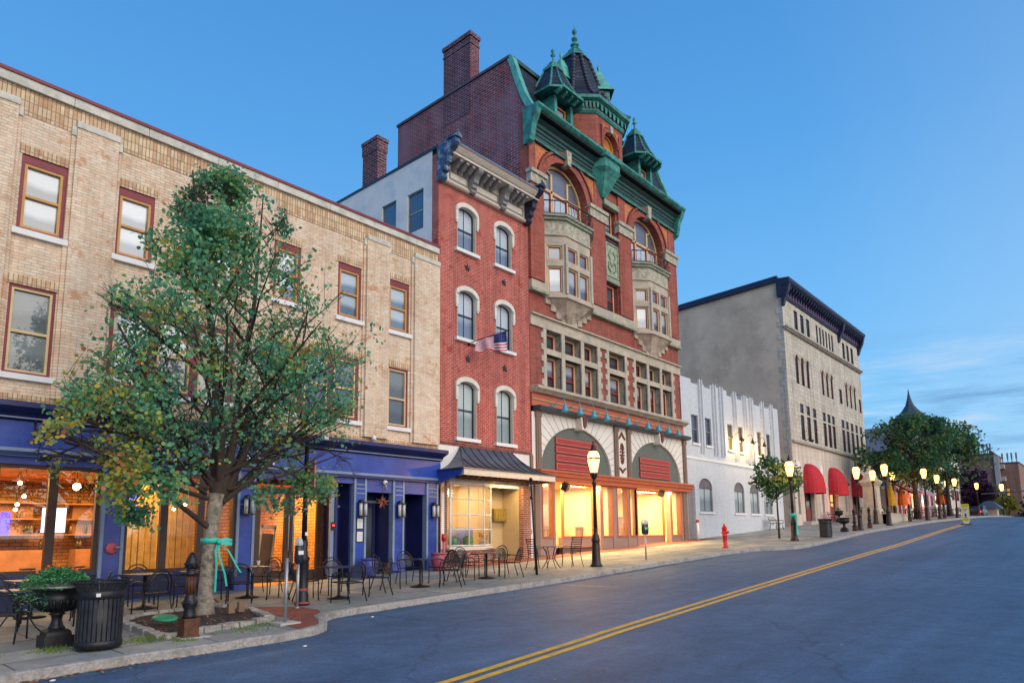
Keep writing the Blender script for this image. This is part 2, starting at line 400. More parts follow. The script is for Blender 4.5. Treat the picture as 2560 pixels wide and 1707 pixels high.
p_dk2=pane('pane_darker',(.006,.008,.012),(.02,.025,.04),.05)
p_blind=pane('pane_slats',(.10,.13,.16),(.22,.27,.31),.07,blind=True)
p_curt=pane('pane_curtain',(.20,.26,.28),(.42,.50,.52),.08)
p_lead=pane('pane_leaded',(.06,.07,.14),(.10,.12,.2),.16,rough=.35)
p_screen=pane('pane_screen',(.02,.04,.10),(.03,.07,.15),.10)
p_warm=emis('warm_lit_pane',(1,.62,.22),1.1)
lampglow=emis('lamp_glow',(1,.50,.11),9,trans=.35)
bulb=emis('bulb',(1,.66,.26),26,trans=.2)
hot=emis('hot_lamp_shade',(1,.75,.40),6)
bluescr=emis('blue_screen',(.10,.06,1),3.5)
whitescr=emis('white_screen',(.85,.8,1),2.2)
redlt=emis('red_light',(1,.02,.015),14)
whlt=emis('white_light',(1,.9,.7),10)
# ------------------------------------------------------------------ asphalt, flagstone
def asphalt():
    s=NT('asphalt'); f=s.noise(.25,6,rough=.6); c=s.ramp(f,[(.3,(.050,.115,.215)),(.7,(.082,.160,.270))])
    f2=s.noise(60,3,rough=.8); c=s.mix(1,c,s.ramp(f2,[(.32,(.55,)*3),(.68,(1.28,)*3)]),'MULTIPLY'); c=s.mix(1,c,s.ramp(s.noise(14,4,rough=.8),[(.3,(.78,)*3),(.7,(1.16,)*3)]),'MULTIPLY')
    # long wheel-worn bands and tar lines along the street
    mp=s.n('ShaderNodeMapping'); mp.inputs['Scale'].default_value=(.03,1.1,1); s.l(s.p,mp.inputs[0])
    f3=s.noise(1.0,4,mp.outputs[0]); c=s.mix(1,c,s.ramp(f3,[(.35,(.78,)*3),(.65,(1.12,)*3)]),'MULTIPLY')
    # worn oily band beside the kerb and a rectangular trench patch pattern
    b=s.n('ShaderNodeTexBrick'); s.l(s.wallvec(xy=True),b.inputs['Vector']); b.offset=.43
    for k,x in (('Color1',(.80,.80,.80,1)),('Color2',(1.08,1.08,1.08,1)),('Mortar',(.70,.70,.70,1)),('Scale',1),('Mortar Size',.02),('Mortar Smooth',.3),('Bias',.5),('Brick Width',23),('Row Height',3.3)): b.inputs[k].default_value=x
    c=s.mix(.55,c,s.mix(1,c,b.outputs['Color'],'MULTIPLY'))
    f5=s.noise(2.2,6,rough=.75); c=s.mix(1,c,s.ramp(f5,[(.35,(.80,)*3),(.62,(1.12,)*3)]),'MULTIPLY')
    v=s.n('ShaderNodeTexVoronoi',feature='DISTANCE_TO_EDGE'); v.inputs['Scale'].default_value=.33
    nz=s.n('ShaderNodeTexNoise'); nz.inputs['Scale'].default_value=1.3; nz.inputs['Detail'].default_value=5; s.l(s.p,nz.inputs['Vector'])
    mx=s.n('ShaderNodeMix',data_type='VECTOR'); mx.inputs[0].default_value=.45; s.l(s.p,mx.inputs[4]); s.l(nz.outputs['Color'],mx.inputs[5]); s.l(mx.outputs[1],v.inputs['Vector'])
    c=s.mix(1,c,s.ramp(v.outputs['Distance'],[(.0,(.66,)*3),(.008,(1,)*3)]),'MULTIPLY')
    s.l(c,s.b.inputs['Base Color']); s.b.inputs['Roughness'].default_value=.62; s.b.inputs['Specular IOR Level'].default_value=.35
    s.bump(f2,.5,.008); return s.m
def flag():
    s=NT('bluestone_flags'); v=s.wallvec(xy=True)
    nz=s.n('ShaderNodeTexNoise'); nz.inputs['Scale'].default_value=.6; s.l(v,nz.inputs['Vector'])
    mx=s.n('ShaderNodeMix',data_type='VECTOR'); mx.inputs[0].default_value=.04; s.l(v,mx.inputs[4]); s.l(nz.outputs['Color'],mx.inputs[5])
    b=s.n('ShaderNodeTexBrick'); s.l(mx.outputs[1],b.inputs['Vector']); b.offset=.37; b.squash=.75; b.squash_frequency=3
    for k,x in (('Color1',(.19,.23,.24,1)),('Color2',(.42,.39,.34,1)),('Mortar',(.05,.045,.045,1)),('Scale',1),('Mortar Size',.012),('Mortar Smooth',.1),('Bias',-.1),('Brick Width',1.25),('Row Height',.92)): b.inputs[k].default_value=x
    c=b.outputs['Color']; c=s.mix(1,c,s.ramp(s.noise(3,6,rough=.7),[(.3,(.7,)*3),(.7,(1.15,)*3)]),'MULTIPLY')
    k=s.ramp(s.noise(.8,5),[(.5,(0,0,0)),(.7,(.5,)*3)]); c=s.mix(k,c,(.20,.20,.17))
    s.l(c,s.b.inputs['Base Color']); s.b.inputs['Roughness'].default_value=.7
    iv=s.n('ShaderNodeMath',operation='SUBTRACT'); iv.inputs[0].default_value=1; s.l(b.outputs['Fac'],iv.inputs[1]); s.bump(iv.outputs[0],.6,.02); return s.m
ASP=asphalt(); FLG=flag()
brickpave=brick('brick_paving',(.30,.055,.035),(.36,.10,.06),(.16,.09,.07),.2,.1,.01,xy=True,lv=.3,blot=(.16,.08,.06))
yellow=mat('yellow_paint',(.80,.44,.03),.7,.14,9,stain=(.45,.27,.06),stain_scale=5)
white_m=mat('worn_white_paint',(.30,.33,.36),.8,.35,7,stain=(.07,.09,.11),stain_scale=4)
# ------------------------------------------------------------------ the setting
def frange(a,b,st):
    n=int(round((b-a)/st)); return [a+(b-a)*i/n for i in range(n+1)]
def strip(name,xs,ya,yb,zf,mt,ny=4,label=None):
    m=MB(); vs=[]; lo_,hi_=xs[0],xs[-1]; xs=sorted({round(x,4) for x in xs}|{round(a,4) for a,b in GP if lo_<a<hi_})
    for x in xs:
        for j in range(ny+1):
            y=ya(x)+(yb(x)-ya(x))*j/ny; vs.append((x,y,zf(x,y)))
    k=ny+1; fs=[[i*k+j,(i+1)*k+j,(i+1)*k+j+1,i*k+j+1] for i in range(len(xs)-1) for j in range(ny)]
    m.add(vs,fs,True); o=m.build(name,mt); o['kind']='structure'; return o
gx=[-400,-200,-60,-10,20,52,82,100,125,150,220,400,900]
soil=mat('distant_ground',(.07,.075,.06),.95,.3,.2)
strip('ground',gx,lambda x:-600,lambda x:600,lambda x,y:g(x)-.75,soil,6)
XS=sorted(set(frange(-60,10,2.5)+frange(10,80,2.5)+frange(80,200,4)))
XK=sorted(set(frange(-60,4,2)+frange(4,9,.12)+frange(9,28,1.5)+frange(28,34,.3)+frange(34,140,2.5)))
strip('road',XS,lambda x:-3.6,lambda x:13.2,road,ASP,8)
strip('far_pavement',XS,lambda x:-8,lambda x:-3.6,lambda x,y:road(x,y)+.12,FLG,2)
strip('pavement',XK,lambda x:kb(x)+.14,lambda x:18.25,gs,FLG,6)
# kerb: granite, in long pieces
m=MB()
def kn(x):
    d=(kb(x+.02)-kb(x-.02))/.04; l=math.hypot(1,d); return (-d/l,1/l)
pr=[(0,-.3),(.0,.0-.012),(.02,.006),(.15,.006),(.15,-.3)]
vs=[]
for x in XK:
    nx,ny=kn(x); y=kb(x)
    for a,z in pr: vs.append((x+nx*a,y+ny*a,gs(x,y)+z+ (ru(-.006,.006) if z>-.1 else 0)))
k=len(pr); m.add(vs,[[i*k+j,(i+1)*k+j,(i+1)*k+j+1,i*k+j+1] for i in range(len(XK)-1) for j in range(k-1)])
o=m.build('kerb',granite); o['kind']='structure'
YL=[(-60,3.4),(-20,5.3),(6,6.3),(10.2,6.75),(16.5,7.15),(31,7.72),(58.7,8.38)]
def yl(X):
    for (a,b),(c,d) in zip(YL,YL[1:]):
        if X<=c: return b+(d-b)*(X-a)/(c-a)
    return YL[-1][1]
xs=frange(-40,57.3,1.0)
for dy in (-.17,.07):
    strip('yellow_line',xs,lambda x:yl(x)+dy,lambda x:yl(x)+dy+.125,lambda x,y:road(x,y)+.004,yellow,1)
for x,sk in ((15.4,.25),(22.9,.25)):
    m=MB(); pts=[]
    for a,b in ((0,10.3),(.1,10.3),(.1-sk*2,12.3),(-sk*2,12.3)): pts.append((x+sk*2+a,b,road(x+sk*2+a,b)+.004))
    m.quad(*pts); o=m.build('parking_line',white_m); o['kind']='structure'
# brick paving patch on the corner nose and in front of the shops
m=MB()
pts=[(6.95,10.83),(7.18,11.03),(7.45,11.5),(7.66,11.95),(8.0,12.25),(8.2,12.6),(8.2,13.4),(7.5,14.3),(7.2,14.3),(7.2,12.0),(6.7,11.7),(6.6,10.75)]
m.quad(*[(a,b,gs(a,b)+.006) for a,b in pts]); o=m.build('brick_paving',brickpave); o['kind']='structure'
strip('brick_paving',frange(17,36.5,1.5),lambda x:16.9,lambda x:18.6,lambda x,y:gs(x,y)+.006,brickpave,2)
# ================================================================== TAN BRICK BUILDING
TX0,TX1=-6.0,16.38
tan=root('tan_brick_building','three storey tan brick building with maroon windows above a cobalt blue shopfront','building',(5,18,g(5)))
UPW=[(-1.3,-.35),(2.2-.0,2.2)]
up=[(3.57,4.49),(5.58,6.47),(7.88,8.77),(9.85,10.74),(12.08,12.98),(14.11,15.02),(1.5,2.4),(-.8,.1)]
lo=[(3.55,4.46),(14.11,15.0),(-.8,.1),(1.5,2.4)]
lo3=[(5.6,8.75),(9.85,12.95)]
holes=[(a,b,8.74,10.55) for a,b in up]+[(a,b,5.42,7.46) for a,b in lo+lo3]
m=MB(); facade(m,TX0,TX1,4.3,11.5,holes,18,.16)
PIL=[(.2,1.2),(2.45,3.4),(4.58,5.5),(8.85,9.72),(13.12,14.03),(15.18,16.37)]
for a,b in PIL:
    m.box(a,b,17.86,18.0,4.95,11.62); m.box(a-.09,a,17.94,18.0,4.95,11.42); 
    if b<16.3: m.box(b,b+.09,17.94,18.0,4.95,11.42)
m.quad((TX1,18,0),(TX1,18,11.5),(TX1,30,11.5),(TX1,30,0)); m.quad((TX0,18,0),(TX0,18,11.5),(TX0,30,11.5),(TX0,30,0))
m.build('wall',tanB,tan)
m=MB(); m.box(TX0,TX1,17.985,18.2,11.5,12.12); 
for a,b in up: m.box(a-.05,b+.05,17.98,18.1,10.55,10.77)
for a,b in lo+lo3: m.box(a-.05,b+.05,17.98,18.1,7.46,7.68)
m.box(TX0,TX1,17.975,18.1,4.76,4.97)
m.build('soldier_course',tanS,tan)
m=MB()
for a,b in PIL:
    m.nx(); m.box(a-.01,b+.01 if b<16.3 else b,17.83,18.02,11.6,11.76); m.box(a-.1,a,17.9,18.0,11.4,11.62); 
    if b<16.3: m.box(b,b+.1,17.9,18.0,11.4,11.62)
x=TX0
while x<TX1-.2:
    m.nx(); x2=min(x+ru(1.5,1.9),TX1); m.box(x,x2-.012,17.9,18.3,12.12,12.34); x=x2
m.build('coping',stoneW,tan)
m=MB(); m.box(TX0,TX1+.02,17.86,18.4,12.34,12.42); m.build('roof_flashing',maroon,tan)
m=MB(); m.quad((TX0,18.2,12.2),(TX1,18.2,12.2),(TX1,30,12.2),(TX0,30,12.2)); m.build('roof',greyp,tan)
for i,(a,b) in enumerate(up):
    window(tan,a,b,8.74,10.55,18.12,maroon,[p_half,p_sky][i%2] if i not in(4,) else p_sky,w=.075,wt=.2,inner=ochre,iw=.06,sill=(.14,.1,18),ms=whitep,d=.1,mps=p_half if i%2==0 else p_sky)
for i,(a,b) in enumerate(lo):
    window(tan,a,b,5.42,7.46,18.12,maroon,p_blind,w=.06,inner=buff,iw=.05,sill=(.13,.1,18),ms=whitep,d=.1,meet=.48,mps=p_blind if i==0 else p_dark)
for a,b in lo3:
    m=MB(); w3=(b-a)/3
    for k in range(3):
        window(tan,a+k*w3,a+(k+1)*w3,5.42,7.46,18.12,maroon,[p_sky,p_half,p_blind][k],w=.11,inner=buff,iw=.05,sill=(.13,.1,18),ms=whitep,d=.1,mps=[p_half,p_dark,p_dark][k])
# ---- shopfront
sf=bluep
m=MB(); m.prism([(17.45,4.62),(17.45,4.74),(17.85,4.80),(18.0,4.80),(18.0,4.35),(17.8,4.38),(17.72,4.5)],'x',TX0,TX1+.05); m.build('cornice',blued,tan)
m=MB(); m.box(TX0,TX1,17.82,18.0,3.76,4.36); m.build('sign_fascia',bluep,tan)
m=MB(); m.box(TX0,TX1,17.74,17.86,3.6,3.68); m.build('fascia_trim',blued,tan)
m=MB(); m.box(TX0,TX1,17.78,17.83,3.69,3.765); m.box(TX0,TX1,17.7,17.8,4.40,4.43);  m.build('fascia_trim',bluel,tan)
m=MB(); m.box(TX0,TX1,17.885,18.05,3.42,3.6); m.build('lintel',bluev,tan)
SP=[(-1.2,-.6),(2.3,2.62),(5.68,6.2),(8.98,9.5),(12.76,13.24),(14.3,14.78),(15.76,16.3)]
for a,b in SP:
    m=MB(); m.box(a+.08,b-.08,17.86,18.06,.2,3.6); o=m.build('pilaster',bluep if a>8 else bluev,tan)
    m=MB()
    for p in (a,b-.075): m.box(p,p+.075,17.84,18.05,.2,3.6)
    if a>8:
        for z in (3.1,3.25,3.38): m.box(a+.08,b-.08,17.83,17.87,z,z+.035)
    m.build('pilaster_trim',bluel,o)
    m=MB(); m.box(a-.02,b+.02,17.8,17.9,.1,g((a+b)/2)+.35); m.build('pilaster_base',bluev,o)
def shopwin(par,x0,x1,z0,z1,y,mf,w=.09,gl=GLr,d=.1):
    b=MB(); ring(b,x0,x1,z0,z1,w,y-d,y+.02); o=b.build('shop_window',mf,par); p=MB(); p.quad((x0+w,y,z0+w),(x1-w,y,z0+w),(x1-w,y,z1-w),(x0+w,y,z1-w)); p.build('pane',gl,o); return o
groups=[([-.6,.4,1.3,2.3],1.0),([2.62,3.6,4.70,5.66],1.02),([6.2,7.13,8.05,8.98],.95)]
for xs_,z0 in groups:
    for a,b in zip(xs_,xs_[1:]): shopwin(tan,a,b,z0,3.42,18.02,brownf)
m=MB(); m.box(TX0,2.3,17.96,18.1,.0,1.0); m.box(2.62,5.68,17.96,18.1,.0,1.02); m.box(6.2,8.98,17.96,18.1,.0,.95)
for a,b,z in ((2.62,5.68,1.02),(6.2,8.98,.95)): m.box(a,b,17.88,18.0,z-.07,z+.0)
m.build('plinth',blued,tan)
# entrance recess
m=MB()
m.quad((9.5,18,.3),(9.5,18,3.6),(9.85,18.85,3.6),(9.85,18.85,.3)); m.box(12.22,12.3,18.05,18.9,.3,3.6); m.quad((9.4,18.0,3.45),(12.4,18.0,3.45),(12.4,18.95,3.45),(9.4,18.95,3.45))
m.box(12.32,12.76,18.55,18.6,.3,3.6); m.box(12.7,12.78,18.0,18.6,.3,3.6)
m.build('entrance_recess',blued,tan)
m=MB(); m.box(12.1,12.22,18.1,18.2,.4,3.5); m.box(12.32,12.38,18.5,18.56,.4,2.7); m.box(12.32,12.76,18.5,18.56,2.7,2.76); m.build('jamb_trim',bluel,tan)
zf=g(11)+.02
for a,b in ((9.95,11.03),(11.05,12.12)):
    d=MB(); ring(d,a,b,zf,3.2,.15,18.66,18.74,wb=.32,wt=.14); o=d.build('door',brownf,tan)
    p=MB(); p.quad((a+.15,18.7,zf+.3),(b-.15,18.7,zf+.3),(b-.15,18.7,3.08),(a+.15,18.7,3.08)); p.build('pane',GLr,o)
    h=MB(); x=b-.06 if a<10.5 else a+.06; h.tube([(x,18.6,1.35),(x,18.57,1.4),(x,18.57,2.4),(x,18.6,2.45)],.014); h.build('handle',steel,o)
m=MB(); ring(m,9.83,12.22,zf-.05,3.45,.12,18.64,18.78,wb=0); m.build('door_frame',ironr,tan)
# second door recess and blind recess
m=MB(); m.box(13.24,14.3,18.8,18.85,.3,3.6); m.box(13.22,13.26,18.05,18.8,.3,3.6); m.box(14.27,14.31,18.05,18.8,.3,3.6)
m.box(14.78,15.76,18.9,18.95,.3,3.6); m.box(14.76,14.8,18.05,18.9,.3,3.6);m.box(15.74,15.78,18.05,18.9,.3,3.6); m.quad((13.2,18,3.2),(15.8,18,3.2),(15.8,18.9,3.2),(13.2,18.9,3.2))
m.build('entrance_recess',blued,tan)
m=MB(); m.box(13.24,14.3,17.9,18.0,3.18,3.6); m.box(14.78,15.76,17.9,18.0,3.18,3.6); m.build('lintel',bluev,tan)
d=MB(); ring(d,13.5,14.24,.55,2.85,.1,18.7,18.79,wb=.2); o=d.build('door',blued,tan,'dark narrow side door'); p=MB(); p.quad((13.6,18.76,.7),(14.14,18.76,.7),(14.14,18.76,2.75),(13.6,18.76,2.75)); p.build('pane',p_dark,o)
h=MB(); h.ball((13.55,18.66,1.6),.035); h.build('handle',steel,o)
m=MB(); m.box(13.42,13.5,18.68,18.78,.5,2.95);m.box(13.42,14.3,18.68,18.78,2.88,2.96); m.build('jamb_trim',bluel,tan)
# interior
m=MB(); Z=3.46
m.quad((TX0,24,.2),(9.4,24,.2),(9.4,24,Z),(TX0,24,Z)); m.quad((12.6,24,.2),(9.4,24,.2),(9.4,24,Z),(12.6,24,Z)); m.quad((12.6,18.9,.2),(12.6,24,.2),(12.6,24,Z),(12.6,18.9,Z)); m.quad((TX0,18.1,.2),(TX0,24,.2),(TX0,24,Z),(TX0,18.1,Z))
m.quad((9.42,18.9,.2),(9.42,21.5,.2),(9.42,21.5,Z),(9.42,18.9,Z))
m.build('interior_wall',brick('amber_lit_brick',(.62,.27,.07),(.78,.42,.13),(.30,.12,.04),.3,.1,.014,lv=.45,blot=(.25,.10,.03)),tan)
m=MB()
for k in range(60):
    m.nx(); x=-1+rnd()*10.5; z=random.choice((1.5,1.95,2.4,2.85)); m.lathe(x,23.4,[(.045,z),(.045,z+.2),(.015,z+.24),(.015,z+.32)],6)
m.build('bottle',mat('bottle_glass',(.14,.09,.03),.2,.8,3),tan)
for z in (1.9,2.35,2.8): m=MB(); m.box(-1,9.3,23.2,23.6,z,z+.04); m.build('bottle_shelf',wood,tan)
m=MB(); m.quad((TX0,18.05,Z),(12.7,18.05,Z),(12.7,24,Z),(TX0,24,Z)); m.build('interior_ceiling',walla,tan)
m=MB(); m.quad((TX0,18.1,.35),(12.7,18.1,.35),(12.7,24,.35),(TX0,24,.35)); m.build('interior_floor',wood,tan)
for i in range(5):
    a=-1+i*1.9
    m=MB(); m.box(a,a+1.1,22.6,23.2,.35,1.5); m.build('bar_counter',wood,tan); m=MB(); m.box(a+.1,a+1.0,23.5,23.9,1.9,2.9) ; m.build('back_bar_shelf',wood,tan)
yc=mat('yellow_curtain',(.62,.42,.12),.8,.2,5)
m=MB()
for i in range(14):
    m.nx(); x=6.7+i*.17; m.box(x,x+.13,20.6,20.64+ru(0,.1),.9,3.3)
m.build('curtain',yc,tan)
m=MB(); m.box(4.95,5.45,19.6,19.64,1.95,2.55); m.build('menu_screen',whitescr,tan)
m=MB(); m.box(4.55,4.75,21.6,21.64,1.9,2.5); m.nx(); m.box(6.35,6.6,18.3,18.32,2.75,3.1); m.nx(); m.box(6.5,6.62,18.3,18.32,2.3,2.6); m.build('neon_sign',bluescr,tan)
def lamp_point(name,loc,e,col=(1,.72,.40),r=.1,par=None):
    l=bpy.data.lights.new(name,'POINT'); l.energy=e; l.color=col; l.shadow_soft_size=r
    o=bpy.data.objects.new(name,l); COL.objects.link(o); o.location=loc; return o
def lamp_area(name,loc,e,sx,sy,col=(1,.72,.40),rot=(0,0,0)):
    l=bpy.data.lights.new(name,'AREA'); l.energy=e; l.color=col; l.shape='RECTANGLE'; l.size=sx; l.size_y=sy
    o=bpy.data.objects.new(name,l); COL.objects.link(o); o.location=loc; o.rotation_euler=rot; return o
lamp_area('dining_room_light',(4.0,21.0,3.38),820,8,3,(1,.62,.22))
lamp_area('entrance_light',(11,20.6,3.38),420,2.2,2.6,(1,.56,.16))
# ---- pendant globes hanging in the dining room
pl=[(3.75,18.9,2.95),(4.05,20.2,2.98),(4.35,19.2,3.1),(4.5,19.4,2.8),(4.0,19.9,2.6),(4.6,20.4,2.65),(3.6,19.1,2.5),(5.0,19.2,2.7),(4.75,21.2,2.55),(3.3,19.8,2.7),(5.5,20.8,2.9),(4.2,21.8,2.8),(8.2,20.0,2.6),(8.6,20.2,2.75),(5.35,18.6,3.02)]
for i,(x,y,z) in enumerate(pl):
    r=root('pendant_lamp','small bare glowing globe pendant hanging inside the restaurant window','pendant lamp',(x,y,z),'globe pendants in the restaurant')
    m=MB(); m.ball((x,y,z),.045 if i!=14 else .09,8,6); m.build('bulb',bulb,r); m=MB(); m.tube([(x,y,z+.06),(x,y,3.45)],.008,5); m.build('cord',iron,r)
# chairs stacked upside down inside are left as dark silhouettes of stools
for i in range(7):
    x=2.9+i*.62+ru(-.1,.1); y=ru(19.6,21.5)
    r=root('bar_stool','dark bar stool standing inside the lit restaurant','stool',(x,y,.35),'bar stools inside the restaurant')
    m=MB(); m.lathe(x,y,[(.17,1.05),(.17,1.1)],10); m.build('seat',brownf,r)
    for k in range(4):
        a=k*pi/2+.6; m=MB(); m.tube([(x+.1*cos(a),y+.1*sin(a),1.06),(x+.2*cos(a),y+.2*sin(a),.36)],.015,5); m.build('leg',brownf,r)
# A-frame board inside the entrance
r=root('chalkboard_easel','tall wooden chalkboard easel behind the left glass entrance door','easel',(10.6,19.3,.42))
m=MB(); m.T=Matrix.Translation((10.55,19.3,.45))@Matrix.Rotation(R(6),4,'Y'); m.box(-.25,-.19,-.03,.03,0,1.7); m.box(.19,.25,-.03,.03,0,1.7); m.box(-.25,.25,-.03,.03,1.6,1.7); m.build('frame',gold,r)
m=MB(); m.T=Matrix.Translation((10.55,19.31,.45))@Matrix.Rotation(R(6),4,'Y'); m.box(-.19,.19,-.01,.01,.1,1.45); m.build('board',mat('chalkboard',(.12,.06,.03),.8),r)
# wall sconces
for i,(x,lab) in enumerate([(9.24,'left of the glass double doors'),(13.0,'above the two framed menus'),(14.54,'between the two dark recesses'),(16.05,'beside the brick tile pier at the right end')]):
    z=2.75
    r=root('wall_sconce','black two tube lantern sconce '+lab,'wall lamp',(x,17.84,z),'lantern sconces on the blue pilasters')
    m=MB(); m.box(x-.05,x+.05,17.76,17.86,z-.36,z+.16); m.ball((x,17.78,z+.12),.07,8,6); m.box(x-.15,x+.15,17.62,17.76,z+.06,z+.1); m.box(x-.15,x+.15,17.62,17.76,z-.36,z-.33); m.build('bracket',iron,r)
    m=MB()
    for q in (-.09,.09): m.nx(); m.lathe(x+q,17.69,[(.055,z-.33),(.055,z+.06)],8)
    m.build('glass_tube',mat('frosted_glass',(.5,.5,.52),.2,.1,4),r)
for i,(z,l) in enumerate([(2.0,'upper'),(1.6,'lower')]):
    r=root('menu_frame','black framed white menu on the blue pilaster, %s of two'%l,'sign',(13.0,17.86,z))
    m=MB(); ring(m,12.86,13.14,z,z+.36,.025,17.83,17.862); m.build('frame',blackp,r)
    m=MB(); m.box(12.885,13.115,17.85,17.861,z+.025,z+.335); o=m.build('paper',whitep,r)
    m=MB()
    for k in range(5): m.box(12.91+.03*(k%2),13.09-.03*((k+1)%2),17.846,17.85,z+.08+k*.045,z+.088+k*.045)
    m.build('text_lines',greyp,o)
# security camera
r=root('security_camera','small white dome security camera under the blue fascia','camera',(13.9,17.8,3.5)); m=MB(); m.ball((13.9,17.76,3.5),.08,10,8); m.build('dome',whitep,r); m=MB(); m.tube([(13.9,17.74,3.42),(13.9,17.7,3.25)],[.05,.035],8); m.ball((13.9,17.69,3.48),.035); m.build('lens',greyp,r)
# star ornament
r=root('star_ornament','copper coloured many pointed star hanging in the blue doorway','ornament',(13.75,17.75,2.98)); m=MB(); cx,cy,cz=13.75,17.7,2.86
for k in range(10):
    a=k*2*pi/10+.2; dx,dz=cos(a),sin(a); L_=.27 if k%2==0 else .22; px,pz=-dz,dx
    tip=(cx+dx*L_,cy-(.08 if k%3==0 else -.03),cz+dz*L_); b0=(cx+px*.06,cy,cz+pz*.06); b1=(cx-px*.06,cy,cz-pz*.06); fr=(cx+dx*.05,cy-.07,cz+dz*.05); bk=(cx+dx*.05,cy+.07,cz+dz*.05)
    m.add([tip,b0,b1,fr,bk],[[0,1,3],[0,3,2],[0,4,1],[0,2,4]])
m.add([(cx,cy,cz-.08)],[]) if 0 else None
m.build('star',mat('copper_star',(.38,.13,.08),.4,.2,5,metal=.4),r); m=MB(); m.tube([(cx,cy,cz+.1),(cx,cy,3.4)],.004,4); m.build('cord',iron,r)
# fire bell
r=root('fire_siphon_bell','round red and pink sprinkler bell on the violet blue pilaster','bell',(5.94,17.84,1.54)); m=MB()
m.T=Matrix.Translation((5.94,17.84,1.56))@Matrix.Rotation(R(90),4,'X'); m.lathe(0,0,[(.13,0),(.14,.03),(.10,.05),(.03,.055)],20); m.build('gong',mat('faded_red',(.55,.09,.12),.5,.3,20),r)
m=MB(); m.tube([(5.98,17.78,1.56),(6.02,17.68,1.57),(6.06,17.68,1.6)],.028,8); m.build('nozzle',steel,r)
# door buzzer
r=root('keypad','small black keypad on the pale jamb right of the glass doors','keypad',(12.15,18.06,2.0)); m=MB(); m.box(12.1,12.22,18.04,18.09,1.98,2.22); m.build('body',iron,r)
m=MB(); m.box(12.13,12.19,18.03,18.04,2.1,2.14); m.build('button',redlt,r)
# sign letters
def text(par,body,x,z,y,size,mt,ext=.015,name='letter',rot=(pi/2,0,0)):
    c=bpy.data.curves.new('t','FONT'); c.body=body; c.size=size; c.extrude=ext; c.space_character=1.15
    t=bpy.data.objects.new('t',c); COL.objects.link(t); bpy.context.view_layer.update()
    dg=bpy.context.evaluated_depsgraph_get(); me=bpy.data.meshes.new_from_object(t.evaluated_get(dg)); bpy.data.objects.remove(t)
    me.materials.clear(); me.materials.append(mt); o=bpy.data.objects.new(name,me); COL.objects.link(o); w=org(par); o.location=(x-w[0],y-w[1],z-w[2]); o.rotation_euler=rot; o.parent=par; return o
lett=mat('white_letter',(.80,.80,.84),.5,.03,3)
sg=root('letter_sign','raised white capital letters on the cobalt blue shop fascia','sign',(8,17.8,4.0))
text(sg,'BYE',8.0,4.08,17.8,.36,lett); text(sg,'UNKIN',8.9,3.8,17.8,.32,lett)
br=root('sign_bracket','small wrought iron scroll bracket on the blue fascia','bracket',(4.25,17.8,4.0))
m=MB(); m.tube([(4.22,17.8,4.33),(4.22,17.78,3.92)],.02,6); m.tube([(4.22,17.78,4.2),(4.4,17.55,4.05),(4.62,17.35,4.2)],.012,6); m.tube([(4.22,17.78,3.98),(4.45,17.5,4.0),(4.7,17.3,4.18)],.012,6)
m.ball((4.22,17.78,4.36),.035); m.build('scroll',ironb,br)
# little floodlights on the cornice
for x,z,y in ((11.4,4.72,17.4),(13.45,4.95,17.8),(8.15,4.75,17.4),(9.9,4.75,17.4)):
    r=root('cornice_floodlight','small white floodlight on top of the blue cornice','floodlight',(x,y,z),'floodlights along the blue cornice')
    m=MB(); m.tube([(x,y+.25,z+.12),(x,y+.1,z+.14),(x,y,z)],.015,6); m.lathe(x,y,[(.03,z+.06),(.06,z),(.09,z-.1)],10); m.build('shade',whitep,r)
# ================================================================== RED BRICK ROW HOUSE
RX0,RX1=16.40,21.62
red=root('red_brick_house','narrow four storey red brick house with black bracketed cornice and two windows per floor','building',(19,18,g(19)))
wz=[(12.68,14.45),(9.17,11.08),(5.36,7.52)]; wx=[(17.36,18.36),(19.5,20.48)]
holes=[(a,b,c,d,.26) for a,b in wx for c,d in wz]
m=MB(); facade(m,RX0,RX1,5.05,15.12,holes,18,.2); m.quad((RX0,18,12.2),(RX0,18.35,12.2),(RX0,18.35,16.2),(RX0,18,16.2)); m.build('wall',redB,red)
m=MB(); m.box(RX0,RX1,17.975,18.05,5.03,5.17); m.build('soldier_course',redS,red)
# plastered side wall
ys=[(20.5,21.42,12.2,15.16),(18.85,19.8,13.45,15.08)]
m=MB(); facade(m,18.35,24.8,12,16.4,ys,RX0-.01,.12,axis='x'); m.build('side_wall',stucco,red)
m=MB(); m.box(RX0-.05,RX0+.2,18.0,24.9,16.4,16.5); m.build('coping',blackp,red)
for a,b,c,d in ys: window(red,a,b,c,d,RX0+.09,stoneG,p_screen,w=.03,d=.04,axis='x',name='side_window')
m=MB(); m.quad((RX0,18,16.3),(RX1,18,16.3),(RX1,27,15.6),(RX0,27,15.6)); m.quad((RX0,24.8,8),(RX0,27,8),(RX0,27,15.6),(RX0,24.8,16.4)); m.build('roof',greyp,red)
m=MB(); m.box(16.5,17.0,21.95,22.95,15.5,18.45); o=m.build('chimney',chB,red); m=MB(); m.box(16.44,17.06,21.89,23.01,18.45,18.6); m.box(16.47,17.03,21.92,22.98,18.0,18.45); m.build('cap',chB,o)
